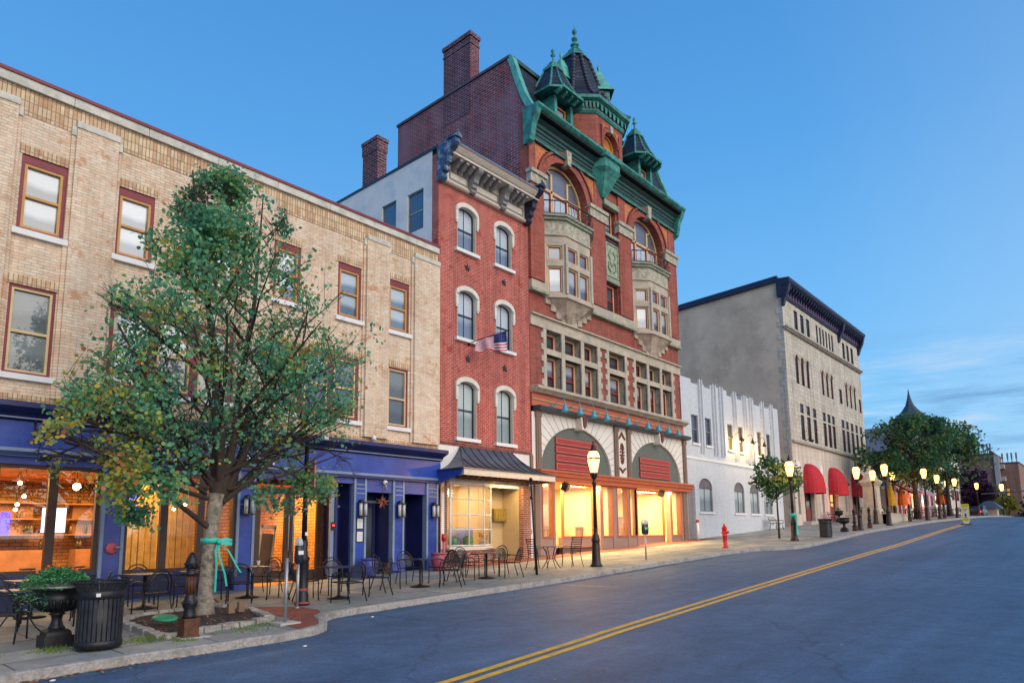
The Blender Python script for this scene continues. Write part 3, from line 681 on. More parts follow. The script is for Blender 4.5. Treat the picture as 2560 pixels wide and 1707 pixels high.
# cornice
m=MB(); m.box(RX0+.15,RX1-.1,17.9,18.05,15.12,15.95); m.prism([(17.78,15.1),(17.86,15.2),(17.95,15.24),(18.02,15.24),(18.02,15.05),(17.84,15.05)],'x',RX0+.15,RX1-.1); m.box(RX0+.1,RX1-.05,17.3,18.05,15.95,16.05)
m.prism([(17.25,16.05),(17.12,16.18),(17.1,16.24),(18.0,16.3),(18.0,16.05)],'x',RX0+.1,RX1-.05)
m.build('cornice',cream,red)
m=MB(); m.box(RX0+.1,RX1-.05,17.08,18.0,16.26,16.32); m.build('cornice_flashing',mat('blue_grey_flashing',(.10,.22,.38),.5,.2,3),red)
m=MB(); m.box(RX0+.1,RX1-.05,17.1,17.14,16.2,16.262); m.build('cornice_lip',mat('brown_lip',(.30,.16,.09),.6),red)
BX=[16.42,18.0,19.78,21.36]
m=MB()
for a,b in ((16.85,17.85),(18.28,19.62),(20.05,21.2)): m.nx(); ring(m,a,b,15.28,15.66,.06,17.875,17.905)
m.build('frieze_panel',greyp,red)
def scroll(par,x0,x1,y0,y1,z0,z1,mt,name='bracket'):
    d=y1-y0;h=z1-z0
    pts=[(y1,z1),(y0,z1),(y0,z1-.12*h),(y0+.10*d,z1-.2*h),(y0+.28*d,z1-.28*h),(y0+.42*d,z1-.4*h),(y0+.45*d,z1-.55*h),(y0+.60*d,z1-.62*h),(y0+.58*d,z1-.76*h),(y0+.72*d,z1-.80*h),(y0+.68*d,z1-.93*h),(y0+.8*d,z0),(y1,z0)]
    m=MB(); m.prism(pts,'x',x0,x1); return m.build(name,mt,par)
for x in BX[1:3]: scroll(red,x-.13,x+.13,17.3,17.9,15.05,15.93,greyp)
for x,mt in ((16.42,flaky),(21.4,blackp)):
    m_=scroll(red,x-.12,x+.14,17.0,18.0,15.0,16.42,mt,'end_bracket')
    m=MB(); m.prism([(x-.17,16.42),(x-.17,16.49),(x+.01,16.64),(x+.19,16.49),(x+.19,16.42)],'y',16.93,17.5); m.ball((x+.01,17.0,16.69),.045); m.build('bracket_cap',mt,m_)
for i in range(3):
    for k in range(3):
        x=BX[i]+.47+k*(.33 if i!=2 else .3)+(.1 if i==0 else 0)
        m=MB(); m.prism([(17.9,15.92),(17.35,15.92),(17.35,15.82),(17.45,15.78),(17.62,15.66),(17.9,15.64)],'x',x-.07,x+.07); m.build('modillion',greyp,red)
for i,(a,b) in enumerate(wx):
    for k,(c,d) in enumerate(wz):
        o=window(red,a+.02,b-.02,c,d,18.17,blackp,[p_sky,p_sky,p_curt][k],w=.035,rise=.24,nv=1,meet=.5,d=.06,name='window')
        h=MB(); xc=(a+b)/2
        A1=arc(a-.13,b+.13,d-.2,.38,10); A0=arc(a+.0,b-.0,d-.26,.26,10)
        for q in range(10):
            p,p2,r1,r2=A1[q],A1[q+1],A0[q],A0[q+1]; y0,y1=17.9,18.03
            h.quad((p[0],y0,p[1]),(p2[0],y0,p2[1]),(r2[0],y0,r2[1]),(r1[0],y0,r1[1])); h.quad((p[0],y0,p[1]),(p2[0],y0,p2[1]),(p2[0],y1,p2[1]),(p[0],y1,p[1])); h.quad((r1[0],y0,r1[1]),(r2[0],y0,r2[1]),(r2[0],y1,r2[1]),(r1[0],y1,r1[1]))
        for e in (a-.13,b): h.box(e,e+.13,17.9,18.03,d-.66,d-.2)
        for e in (a-.13,b): h.box(e+.02,e+.11,17.92,18.02,d-.74,d-.66)
        h.build('hood',creamh,o)
        s_=MB(); s_.box(a-.14,b+.14,17.86,18.05,c-.13,c); s_.build('sill',whitep,o)
        s_=MB(); ring(s_,a,b,c,d,.012,17.97,18.19,.26); s_.build('casing',cream,o)
for i,(x,z,l) in enumerate([(17.9,12.04,'left one below the top floor'),(20.02,12.04,'right one below the top floor'),(17.92,8.42,'left one below the flag'),(20.02,8.42,'right one below the flag')]):
    m=MB(); pts=[(x+ (.15 if k%2==0 else .055)*sin(k*pi/5), z+(.15 if k%2==0 else .055)*cos(k*pi/5)) for k in range(10)]; m.prism(pts,'y',17.95,18.0); m.build('star_anchor',blackp,red,'black iron star tie plate, '+l)
# ---- shop under the house
m=MB(); facade(m,RX0,RX1,3.6,5.05,[],17.99,.1); m.build('shop_fascia',stucco,red)
gz=g(17)-.2
def awning_roof():
    o=MB(); n=8
    def prof(t): # t 0 at eave, 1 at wall
        return 16.6+1.4*t, 4.08+ .97*(.28*t+.72*t**2.2)
    pts=[prof(i/n) for i in range(n+1)]
    X=lambda t:(16.35+1.15*t**.9,21.3-.95*t**.9)
    for i in range(n):
        y0,z0=pts[i];y1,z1=pts[i+1];a0,b0=X(i/n);a1,b1=X((i+1)/n)
        o.quad((a0,y0,z0),(b0,y0,z0),(b1,y1,z1),(a1,y1,z1),smooth=True)
        o.quad((a0,y0,z0),(a1,y1,z1),(a1,18,z1),(a0,18,z0),smooth=True); o.quad((b0,y0,z0),(b1,y1,z1),(b1,18,z1),(b0,18,z0),smooth=True)
    return o,prof,X,n
m,prof,AX,n=awning_roof(); m.box(16.2,21.42,16.5,18,4.045,4.085); ar=m.build('canopy_roof',slateb,red)
m=MB()
for k in range(11):
    x=16.75+k*.42
    p=[]
    for i in range(9):
        t=i/8; a,b=AX(t)
        if a<=x<=b: y,z=prof(t); p.append((x,y,z+.012))
    if len(p)>1: m.tube(p,.018,4)
m.tube([(AX(i/8)[0],prof(i/8)[0],prof(i/8)[1]+.01) for i in range(9)],.022,4); m.tube([(AX(i/8)[1],prof(i/8)[0],prof(i/8)[1]+.01) for i in range(9)],.022,4)
m.build('seam',blackp,ar)
m=MB(); m.box(16.3,21.35,16.55,16.62,3.83,4.045); m.box(16.3,16.36,16.62,18,3.83,4.045); m.box(21.29,21.35,16.62,18,3.83,4.045); m.build('canopy_fascia',cream,red)
m=MB(); m.box(16.36,21.29,16.62,18,3.86,3.9); m.build('soffit',mat('warm_soffit',(.55,.42,.26),.7),red)
m=MB()
for k in range(16): m.nx(); m.box(16.6+k*.3,16.68+k*.3,16.7,17.6,3.78,3.86)
m.build('rafter_end',ironr,red)
m=MB(); pts=[(18,4.03)]+[(18-.08*i,3.62-.09*abs(sin(i*.9))+.017*i) for i in range(18)]+[(16.6,4.03)]; m.prism(pts,'x',16.24,16.29); m.build('valance',bluep,red)
m=MB(); m.box(16.42,19.42,18.02,18.35,.3,1.26); m.build('shop_brick_base',storeB,red)
BW=[(16.76,17.72),(17.6,17.62),(18.42,17.66),(19.0,17.86),(19.38,18.25)]
m=MB(); m.prism([(16.72,18.3),(16.72,17.74)]+[(a,b+.03) for a,b in BW[1:]]+[(19.38,18.4)],'z',.3,1.25); m.build('bow_base',storeB,red)
m=MB(); m.prism([(16.68,18.3),(16.68,17.66)]+[(a,b-.06) for a,b in BW[1:-1]]+[(19.46,18.2),(19.46,18.4)],'z',1.25,1.38)
m.nx(); m.prism([(16.68,18.3),(16.68,17.70)]+[(a,b-.03) for a,b in BW[1:-1]]+[(19.43,18.22),(19.43,18.4)],'z',3.62,3.84); wo=m.build('bow_window',cream,red)
m=MB()
for (a,b),(c,d) in zip(BW,BW[1:]):
    for z in (1.42,1.98,2.52,3.06,3.6): m.tube([(a,b,z),(c,d,z)],.022,4)
for a,b in BW: m.tube([(a,b,1.38),(a,b,3.64)],.03 if (a,b) not in (BW[0],BW[-1]) else .05,6)
m.build('glazing_bar',whitep,wo)
m=MB()
for (a,b),(c,d) in zip(BW,BW[1:]): m.quad((a,b,1.4),(c,d,1.4),(c,d,3.63),(a,b,3.63))
m.build('pane',GL,wo)
# piers with tiles
m=MB(); m.box(16.41,16.72,17.88,18.3,.3,3.84); m.build('tiled_pier',stucco,red)
m=MB(); m.box(16.63,16.74,17.86,18.3,.3,3.8); m.nx(); m.box(16.41,16.47,17.865,18.3,.3,3.8);  m.build('pier_brick_edge',storeB,red)
tile=mat('ornament_tile',(.55,.25,.12),.5,.5,16)
for z in (1.7,3.4):
    m=MB(); x=16.56; m.prism([(x-.08,z),(x,z+.14),(x+.08,z),(x,z-.14)],'y',17.87,17.885); m.build('diamond_tile',tile,red)
m=MB(); m.box(20.82,21.3,17.8,18.6,.4,3.7); m.build('brick_pier',storeB,red)
m=MB(); m.box(21.3,21.5,17.86,18.3,.4,3.84); m.build('tiled_pier',stucco,red)
for z in (1.9,3.3):
    m=MB(); x=21.4; m.prism([(x-.07,z),(x,z+.13),(x+.07,z),(x,z-.13)],'y',17.85,17.865); m.build('diamond_tile',tile,red)
m=MB(); m.box(21.5,21.64,17.9,18.2,.4,5.05); m.build('downpipe_board',taupeb,red)
m=MB(); m.quad((19.4,18.9,.5),(20.85,18.9,.5),(20.85,18.9,3.84),(19.4,18.9,3.84)); m.quad((20.80,18,.5),(20.80,18.9,.5),(20.80,18.9,3.84),(20.80,18,3.84)); m.build('recess_wall',mat('beige_plaster',(.48,.38,.24),.8,.12,1.5),red)
# shop interior
m=MB(); m.quad((16.45,21,1.2),(19.4,21,1.2),(19.4,21,3.8),(16.45,21,3.8)); m.quad((16.45,18,1.2),(16.45,21,1.2),(16.45,21,3.8),(16.45,18,3.8)); m.quad((19.41,18.3,.6),(19.41,21,.6),(19.41,21,3.84),(19.41,18.3,3.84))
m.quad((16.45,17.7,3.8),(19.4,17.7,3.8),(19.4,21,3.8),(16.45,21,3.8)); m.build('shop_interior',wallw,red)
m=MB(); m.quad((16.45,17.6,1.3),(19.4,17.6,1.3),(19.4,21,1.3),(16.45,21,1.3)); m.build('display_floor',wood,red)
lamp_area('gift_shop_light',(18,19.3,3.72),75,2,1.6,(1,.66,.24))
lamp_area('entry_soffit_light',(23.55,18.35,3.98),220,.8,.5,(1,.64,.20)); lamp_area('entry_soffit_light',(30,18.35,3.98),220,.6,.5,(1,.64,.20)); lamp_area('entry_soffit_light',(25.3,17.95,3.97),300,2.4,.3,(1,.60,.18)); lamp_area('entry_soffit_light',(32,17.95,3.97),300,2.6,.3,(1,.60,.18))
lamp_area('canopy_light',(19.9,17.6,3.74),60,1.5,.3,(1,.68,.28))
# things in the shop window
r=root('table_lamp','lit white drum shade table lamp in the bow window','lamp',(17.1,18.7,1.3)); m=MB(); m.lathe(17.1,18.7,[(.16,2.42),(.18,2.4),(.2,2.75),(.17,2.78)],14); m.build('lamp_shade',hot,r); m=MB(); m.lathe(17.1,18.7,[(.09,2.0),(.05,2.1),(.02,2.4)],8); m.build('stem',gold,r)
r=root('display_table','small display table with a white cloth in the bow window','table',(18.0,18.5,1.3)); m=MB(); m.lathe(18.0,18.5,[(.5,2.02),(.5,2.05)],16); m.build('tabletop',whitep,r); m=MB(); m.lathe(18,18.5,[(.46,1.45),(.5,2.02)],13); m.build('cloth',mat('lilac_cloth',(.42,.40,.60),.8,.3,4),r)
for i,(x,y,z,s,c,l) in enumerate([(17.2,18.0,1.31,.22,(.10,.28,.16),'green glass bowl on the shop window floor'),(17.9,17.95,1.31,.17,(.16,.36,.10),'green gift box on the shop window floor'),(18.75,18.05,1.31,.15,(.55,.52,.48),'white flower pot in the bow window'),(17.55,18.2,1.31,.2,(.18,.09,.36),'purple vase in the bow window'),(19.1,18.3,1.31,.12,(.05,.22,.30),'small blue jar at the right end of the bow window')]):
    mt=mat('glaze_%s'%l.split()[0]+str(i),c,.3,.3,6)
    r=root('shop_vase' if i!=1 else 'gift_box',l,'vase' if i!=1 else 'box',(x,y,z)); m=MB()
    if i==1: m.box(x-.15,x+.15,y-.1,y+.1,z,z+.42)
    else: m.lathe(x,y,[(s*.5,z),(s,z+s*.8),(s*.8,z+s*1.6),(s*.5,z+s*1.9)],12)
    m.build('body',mt,r); 
    m=MB(); 
    if i==2:
        for k in range(14): m.ball((x+ru(-.16,.16),y+ru(-.1,.1),z+.36+ru(0,.18)),.045,6,4)
        m.build('flower',mat('sunflower',(.75,.42,.04),.6),r)
    else: m.lathe(x,y,[(s*.5,z+(s*1.9 if i!=1 else .42)),(s*.55,z+(s*1.95 if i!=1 else .46))],10); m.build('rim' if i!=1 else 'lid',mt,r)
r=root('paper_star','small gold star lantern hanging in the bow window','ornament',(17.0,18.0,3.3)); m=MB()
for k in range(9):
    a=k*2*pi/9; m.add([(17+.02*cos(a+1.5),18,3.3+.02*sin(a+1.5)),(17-.02*cos(a+1.5),18,3.3-.02*sin(a+1.5)),(17+.2*cos(a),18,3.3+.2*sin(a))],[[0,1,2]])
m.build('star',hot,r)
# mailboxes
r=root('wall_mailbox','brass coloured bank of mailboxes on the beige wall of the recessed entry','mailbox',(20.4,18.8,2.3)); m=MB(); m.box(20.1,20.8,18.68,18.9,2.33,2.82); m.build('body',mat('olive_brass',(.22,.16,.03),.5,.2,5),r)
m=MB()
for k in range(4): m.nx(); m.box(20.13+k*.17,20.27+k*.17,18.665,18.68,2.4,2.76)
m.build('door',mat('olive_brass_door',(.26,.19,.04),.45,.2,5),r)
# flag
fl=root('flag','American flag hanging from an angled pole on the red brick house','flag',(17.95,18,9.05))
P0=Vector((17.95,18,9.05)); P1=Vector((18.45,16.35,9.33)); m=MB(); m.tube([P0,P1],.018,6); m.ball(P1,.035); m.build('pole',blackp,fl)
m=MB(); m.tube([P0+Vector((0,-.02,-.1)),P0+Vector((0,-.12,.04))],.04,6); m.build('holder',iron,fl)
m=MB(); mats=[mat('flag_white',(.72,.72,.76),.8),mat('flag_red',(.50,.02,.05),.8),mat('flag_blue',(.02,.035,.17),.8)]
NU,NV=26,13; gv=[]
D=(P1-P0)
for i in range(NU+1):
    u=i/NU; 
    for j in range(NV+1):
        v=j/NV; p=P1-D*(.06+.72*u)
        drop=(.74-.30*u)*v; fold=.07*sin(u*16+v*2)*(.3+v)
        gv.append((p.x+fold*.8-.12*v*u,p.y+fold*.5,p.z-drop-.05*sin(u*9)*v))
fs=[];ms=[]
for i in range(NU):
    for j in range(NV):
        fs.append([i*(NV+1)+j,(i+1)*(NV+1)+j,(i+1)*(NV+1)+j+1,i*(NV+1)+j+1]); ms.append(2 if (i<11 and j<7) else (1 if j%2==0 else 0))
m.v=gv;m.f=fs;m.m=ms;m.sm=[True]*len(fs); fo=m.build('cloth',mats,fl)
m=MB()
for i in range(0,11,2):
    for j in range(0,6,2):
        k=i*(NV+1)+j; a=Vector(gv[k]); b=Vector(gv[k+NV+1]); c=Vector(gv[k+1]); cc=(a+b+c)/3+Vector((0,-.012,0)); du=(b-a)*.3; dv=(c-a)*.3
        pts=[]
        for q in range(10):
            rr=1 if q%2==0 else .42; pts.append(tuple(cc+du*rr*cos(q*pi/5)+dv*rr*sin(q*pi/5)))
        m.quad(*pts)
m.build('stars',mats[0],fo)

# ================================================================== ORNATE BRICK AND STONE BUILDING
QX0,QX1=21.65,34.9
tall=root('ornate_corner_building','tall ornate red brick building with green copper mansard, turret and twin arched bays','building',(28,18,g(28)))
A1c,A2c=24.4,31.8
# upper brick wall
holes=[(A1c-1.7,A1c+1.7,15.7,19.0,1.7),(A2c-1.7,A2c+1.7,15.7,19.0,1.7),(27.55,28.7,12.6,14.25),(27.55,28.7,16.75,18.25)]
W2=[(22.7,23.79),(24.03,25.28),(25.52,26.62)]; WC=[(27.62,29.06)]; W3=[(30.1,31.22),(31.45,32.58),(32.82,33.86)]
h2=[(a,b,7.86,9.56) for a,b in W2+WC+W3]+[(a,b,9.82,10.66) for a,b in W2+WC+W3]
m=MB(); facade(m,QX0,QX1,11.22,19.3,holes,18,.5,n=18)
for a,b in ((QX0,22.6),(26.2,27.5),(28.75,29.95),(33.6,QX1)): m.box(a,b,17.86,18.0,12.75,17.12)
for a,b in ((QX0+.02,22.1),(26.68,27.35),(28.85,29.5),(34.1,QX1-.02)): m.box(a,b,17.9,18.0,17.7,19.2)
m.build('wall',romB,tall)
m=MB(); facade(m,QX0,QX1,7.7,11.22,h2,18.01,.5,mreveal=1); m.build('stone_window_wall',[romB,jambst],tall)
m=MB()
def stonegroup(a,b,wins):
    ee=[a]+[v for w in wins for v in w]+[b]
    for p,q in zip(ee[::2],ee[1::2]): m.box(p,q,17.93,18.05,7.86,10.66)
    for x0,x1 in wins:
        m.box(x0,x1,17.95,18.2,9.56,9.82)
stonegroup(22.5,26.86,W2); stonegroup(27.42,29.26,WC); stonegroup(29.92,34.08,W3)
for xe in (22.5,26.86,27.42,29.26,29.92,34.08):
    for k in range(5):
        s_=1 if xe in (26.86,29.26,34.08) else -1
        z=8.15+k*.52; m.box(xe,xe+s_*.14,17.935,18.05,z,z+.26)
m.build('stone_surround',stoneC,tall)
m=MB(); m.box(QX0-.02,QX1+.02,17.92,18.06,10.665,11.12); m.prism([(17.86,11.22),(17.80,11.16),(17.80,11.12),(18.02,11.12),(18.02,11.24)],'x',QX0-.02,QX1+.02); m.box(QX0,QX1,17.9,18.05,7.98,8.0) if 0 else None
m.build('stone_band',stoneC,tall)
m=MB(); m.prism([(17.62,8.0),(17.55,7.93),(17.55,7.86),(17.7,7.78),(17.78,7.72),(18.02,7.72),(18.02,8.02)],'x',QX0-.02,QX1+.12); m.build('stone_cornice',stoneC,tall)
for i,(a,b) in enumerate(W2+WC+W3):
    window(tall,a,b,7.86,9.56,18.42,buff,[p_sky,p_half][i%2],w=.1,inner=redsash,iw=.035,d=.1,meet=.5,mps=p_dk2 if i%2==0 else p_dark)
    window(tall,a,b,9.82,10.66,18.42,buff,p_dark,w=.1,inner=redsash,iw=.03,d=.1,meet=0,name='transom_window')
# belt ledge
def oriel_pts(c,hw,fw,dp,e=0):
    return [(c-hw-e,18.05),(c-hw-e,18-e),(c-fw-e*.5,18-dp-e),(c+fw+e*.5,18-dp-e),(c+hw+e,18-e),(c+hw+e,18.05)]
m=MB()
for a,b in ((QX0-.03,22.6),(26.2,30.0),(33.6,QX1+.03)): m.nx(); m.box(a,b,17.82,18.05,12.28,12.66)
m.build('stone_ledge',stoneC,tall)
m=MB(); m.box(QX0-.05,QX1+.05,17.76,18.05,12.16,12.28); m.build('ledge_moulding',stoneG,tall)
for oi,(c,zo) in enumerate(((A1c,0),(A2c,.02))):
    hw,fw,dp=1.70,.95,.66
    o=MB(); P=lambda e:oriel_pts(c,hw,fw,dp,e)
    o.prism(P(.10),'z',12.1,12.22); o.prism(P(.04),'z',12.22,12.34); o.prism(P(0),'z',14.55,15.0)
    o.prism(P(.06),'z',15.0,15.06); 
    base=P(-.02)[1:5]
    # mullions at the corners and transom
    cs=[(c-hw,18),(c-fw,18-dp),(c+fw,18-dp),(c+hw,18)]
    for (x,y) in cs: o.lathe(x,y,[(.11,12.3),(.11,14.6)],4,False,a0=pi/4)
    for (x0,y0),(x1,y1) in zip(cs,cs[1:]):
        d=Vector((x1-x0,y1-y0,0)); l=d.length; d/=l; nrm=Vector((d.y,-d.x,0))
        if nrm.y>0: nrm=-nrm
        T=Matrix(((d.x,-nrm.x,0,x0),(d.y,-nrm.y,0,y0),(0,0,1,0),(0,0,0,1)))
        o.T=T; o.box(.05,l-.05,-.03,.12,13.58,13.86); o.box(.05,.16,-.02,.1,12.34,14.56); o.box(l-.16,l-.05,-.02,.1,12.34,14.56)
        if l>1.4: o.box(l/2-.08,l/2+.08,-.02,.1,12.34,14.56)
        o.T=None
    ob=o.build('oriel',stoneC,tall)
    for (x0,y0),(x1,y1) in zip(cs,cs[1:]):
        d=Vector((x1-x0,y1-y0,0)); l=d.length; d/=l; nrm=Vector((d.y,-d.x,0))
        if nrm.y>0: nrm=-nrm
        T=Matrix(((d.x,-nrm.x,0,x0),(d.y,-nrm.y,0,y0),(0,0,1,0),(0,0,0,1)))
        segs=[(.16,l-.16)] if l<1.4 else [(.16,l/2-.08),(l/2+.08,l-.16)]
        for a,b in segs:
            f_=MB(); f_.T=T; ring(f_,a,b,12.34,13.58,.06,.06,.14); ring(f_,a,b,13.86,14.56,.06,.06,.14); fo_=f_.build('window',buff,ob)
            f_=MB(); f_.T=T; ring(f_,a+.06,b-.06,12.4,13.52,.035,.09,.15); ring(f_,a+.06,b-.06,13.92,14.5,.03,.09,.15); f_.build('sash',redsash,fo_)
            f_=MB(); f_.T=T; panepoly(f_,a+.06,b-.06,12.4,13.52,.13); f_.build('pane',p_sky if x1<c+.5 and l<1.4 else p_half,fo_)
            f_=MB(); f_.T=T; panepoly(f_,a+.06,b-.06,13.92,14.5,.13); f_.build('pane',p_lead,fo_)
    f_=MB(); f_.prism(P(.02),'z',15.06,15.72); f_.build('carved_frieze',carved,ob)
    f_=MB(); f_.prism(P(.12),'z',15.72,15.84); f_.prism(P(.2),'z',15.84,15.92); f_.build('oriel_cornice',stoneG,ob)
    # stepped stone corbel under the oriel
    f_=MB(); pb=P(0); 
    top=[(x,y,12.1) for x,y in pb[1:5]]; 
    mid=[(c+(x-c)*.55,18-(18-y)*.5,11.65) for x,y in pb[1:5]]; tip=[(c+(x-c)*.16,18-(18-y)*.15,11.15) for x,y in pb[1:5]]
    f_.add(top+mid+tip,[[i+k*4,i+1+k*4,i+5+k*4,i+4+k*4] for k in range(2) for i in range(3)])
    for k in range(4): f_.box(c-hw-.02+k*.37,c-hw+.4+k*.37,17.9,18.02,12.1-.26*(k+1),12.16); f_.box(c+hw-.4-k*.37,c+hw+.02-k*.37,17.9,18.02,12.1-.26*(k+1),12.16)
    f_.build('corbel',mat('pale_corbel_stone',(.50,.42,.34),.8,.3,2.4,stain=(.26,.20,.17),stain_scale=2,bump=.4),ob)
    # balcony railing
    f_=MB(); rp=[(x,y) for x,y in oriel_pts(c,hw-.05,fw,dp,.1)[1:5]]
    rp3=[Vector((x,y,0)) for x,y in rp]
    for z in (16.02,16.62): f_.tube([(p.x,p.y,z) for p in rp3],.028,6)
    for a,b in zip(rp3,rp3[1:]):
        n_=int((b-a).length/.2)
        for k in range(n_+1):
            p=a+(b-a)*k/n_; d=(Vector((c,18.2,0))-p).normalized()*-1
            f_.tube([(p.x,p.y,16.6),(p.x-d.x*.03,p.y-d.y*.03,16.4),(p.x+d.x*.09,p.y+d.y*.09,16.18),(p.x,p.y,16.0)],.014,4)
    f_.build('balcony_railing',iron,ob)
    f_=MB(); f_.prism(oriel_pts(c,hw,fw,dp,.14),'z',15.92,16.0); f_.build('balcony_floor',mat('lead_grey',(.12,.10,.11),.6),ob)
    # arch window
    b=MB(); ring(b,c-1.68,c+1.68,15.95,18.98,.12,18.3,18.42,1.66,18); 
    for dx in (-.62,.62): b.box(c+dx-.06,c+dx+.06,18.32,18.42,15.95,18.45)
    b.box(c-1.6,c+1.6,18.32,18.42,17.5,17.62)
    for s in (-1,1): b.tube([(c+s*.62,18.36,18.4),(c+s*1.15,18.36,18.62)],.05,4); 
    wo_=b.build('arched_window',buff,tall)
    b=MB()
    for x0,x1 in ((c-1.56,c-.68),(c-.56,c+.56),(c+.68,c+1.56)): ring(b,x0,x1,16.0,17.5,.05,18.34,18.42)
    ring(b,c-1.56,c+1.56,17.62,18.86,.04,18.34,18.42,1.2)
    b.build('sash',redsash,wo_)
    b=MB(); panepoly(b,c-1.55,c+1.55,16.0,17.5,18.4); b.build('pane',p_sky,wo_)
    b=MB(); panepoly(b,c-1.6,c+1.6,17.62,18.92,18.4,1.3); b.build('leaded_pane',p_lead,wo_)
    # archivolts, keystone, terracotta spandrels
    b=MB(); archband(b,c,17.3,1.7,2.05,17.9,18.05); archband(b,c,17.3,2.1,2.22,17.84,18.05); b.build('arch_ring',romB,tall)
    b=MB(); b.add([(c-.2,17.7,19.62),(c+.2,17.7,19.62),(c+.13,17.7,18.9),(c-.13,17.7,18.9),(c-.2,18.1,19.62),(c+.2,18.1,19.62),(c+.13,18.1,18.9),(c-.13,18.1,18.9)],[[0,3,2,1],[0,1,5,4],[1,2,6,5],[2,3,7,6],[3,0,4,7]]); b.build('keystone',carved,tall)
    b=MB()
    for s in (-1,1):
        b.nx(); pts=[(c+s*2.3,19.15),(c+s*.55,19.15)]+[(c+s*2.3*sin(t),17.3+2.3*cos(t)*1.0) for t in (.32,.5,.7,.9,1.1,1.3)]+[(c+s*2.3,18.0)]
        pts=[(x,min(z,19.15)) for x,z in pts]; b.prism(pts,'y',17.93,18.0)
    b.build('terracotta_spandrel',terra,tall)
for a,b in ((QX0-.02,22.68),(26.12,27.6),(28.68,30.08),(33.52,QX1+.03)):
    m=MB(); m.box(a,b,17.78,18.05,17.12,17.55); m.box(a-.05,b+.05,17.70,18.05,17.55,17.72); m.build('capital',carved,tall)
# centre column
window(tall,27.58,28.66,12.62,14.22,18.3,buff,p_dark,w=.08,inner=redsash,iw=.04,d=.08,sill=None)
window(tall,27.58,28.66,16.78,18.22,18.3,buff,p_half,w=.08,inner=redsash,iw=.04,d=.08,sill=None)
m=MB(); m.box(27.5,28.75,17.88,18.02,14.25,14.5); m.nx(); m.box(27.45,28.8,17.8,18.02,18.22,18.5); m.nx(); m.box(27.48,28.77,17.82,18.02,16.6,16.75); m.build('stone_lintel',stoneG,tall)
m=MB(); m.box(27.6,28.66,17.93,18.02,14.6,16.25); ring(m,27.56,28.7,14.55,16.3,.06,17.88,17.95); rp_=m.build('relief_panel',mat('green_relief',(.32,.38,.28),.8,.3,5,bump=.6,bscale=10),tall)
m=MB(); 
for s in (-1,1):
    m.tube([(28.13+s*.1,17.92,14.8),(28.13+s*.35,17.9,15.0),(28.13+s*.3,17.9,15.3),(28.13+s*.12,17.9,15.4),(28.13+s*.33,17.9,15.65),(28.13+s*.1,17.9,15.95)],.045,6)
m.ball((28.13,17.92,15.4),.2,10,6,1,.35,1.4); m.build('scrollwork',stoneG,rp_)
m=MB()
for k in range(11): m.nx(); m.box(27.56+k*.105,27.62+k*.105,17.9,18.0,16.32,16.42)
m.build('dentil',blackp,tall)
# entablature
m=MB(); m.prism([(17.86,19.2),(17.8,19.28),(17.8,19.36),(17.9,19.4),(17.9,19.52),(17.86,19.54),(17.86,19.66),(17.8,19.7),(17.8,19.82),(17.72,19.86),(17.72,20.0),(17.5,20.1),(18.1,20.15),(18.1,19.2)],'x',QX0+.02,QX1-.02); m.build('entablature',verdd,tall)
m=MB(); m.prism([(17.4,20.28),(17.3,20.32),(17.24,20.36),(17.16,20.42),(17.16,20.52),(17.3,20.56),(18.1,20.6),(18.1,20.28)],'x',QX0-.12,QX1+.15); m.box(QX0,QX1,17.78,17.86,19.18,19.26); m.build('copper_gutter',verd,tall)
m=MB(); m.box(QX0-.05,QX1+.05,17.32,17.95,20.2,20.275); m.build('soffit',mat('soffit_shade_black',(.008,.012,.014),.9),tall)  # shadow under the gutter, put in as a near-black strip
for x,s in ((QX0-.15,1),(QX1-.1,1)):
    m=MB(); m.prism([(18.1,20.55),(17.2,20.55),(17.35,20.1),(17.55,19.7),(17.62,19.3),(17.7,19.0),(17.95,18.85),(18.1,18.85)],'x',x,x+.3); m.build('end_bracket',verd,tall)
# mansard
MP=[(17.75,20.58),(17.95,20.9),(18.15,21.3),(18.38,21.9),(18.62,22.6),(18.9,23.5)]
m=MB(); 
for (a,b),(c,d) in zip(MP,MP[1:]): m.quad((QX0+.1,a,b),(QX1-.1,a,b),(QX1-.1,c,d),(QX0+.1,c,d))
m.build('mansard_roof',slate,tall)
m=MB(); m.box(QX0+.1,QX1-.1,18.78,19.0,23.42,23.62)
m.build('ridge_flashing',verdd,tall)
m=MB()
for x in (QX0-.04,QX1-.26):
    m.nx(); pts=[(a-.14,b+.05) for a,b in MP]+[(18.9,23.72),(19.25,23.72)]+[(a+.12,b-.1) for a,b in MP[::-1]]; m.prism(pts,'x',x,x+.3)
m.build('copper_coping',verdl,tall)
m=MB(); m.quad((QX0,18.9,23.4),(QX1,18.9,23.4),(QX1,27,23.4),(QX0,27,23.4)); m.build('roof',greyp,tall)
sw=[(18.0,0)]+[(18.0,20.5)]+[(a+.06,b) for a,b in MP[1:]]+[(18.95,23.55),(27,23.55),(27,0)]
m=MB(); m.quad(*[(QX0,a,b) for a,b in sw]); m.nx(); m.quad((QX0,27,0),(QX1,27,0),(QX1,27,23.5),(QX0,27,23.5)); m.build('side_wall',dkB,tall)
m=MB(); m.quad(*[(QX1,a,b) for a,b in sw]); m.build('side_wall',romB,tall)
m=MB(); m.box(QX0-.015,QX0+.1,18.0,18.42,12.6,20.6); m.build('corner_quoin',romB,tall)
m=MB(); m.box(QX0-.08,QX0+.35,18.95,27.05,23.55,23.68); m.build('parapet_coping',mat('dull_flashing',(.09,.07,.09),.6),tall)
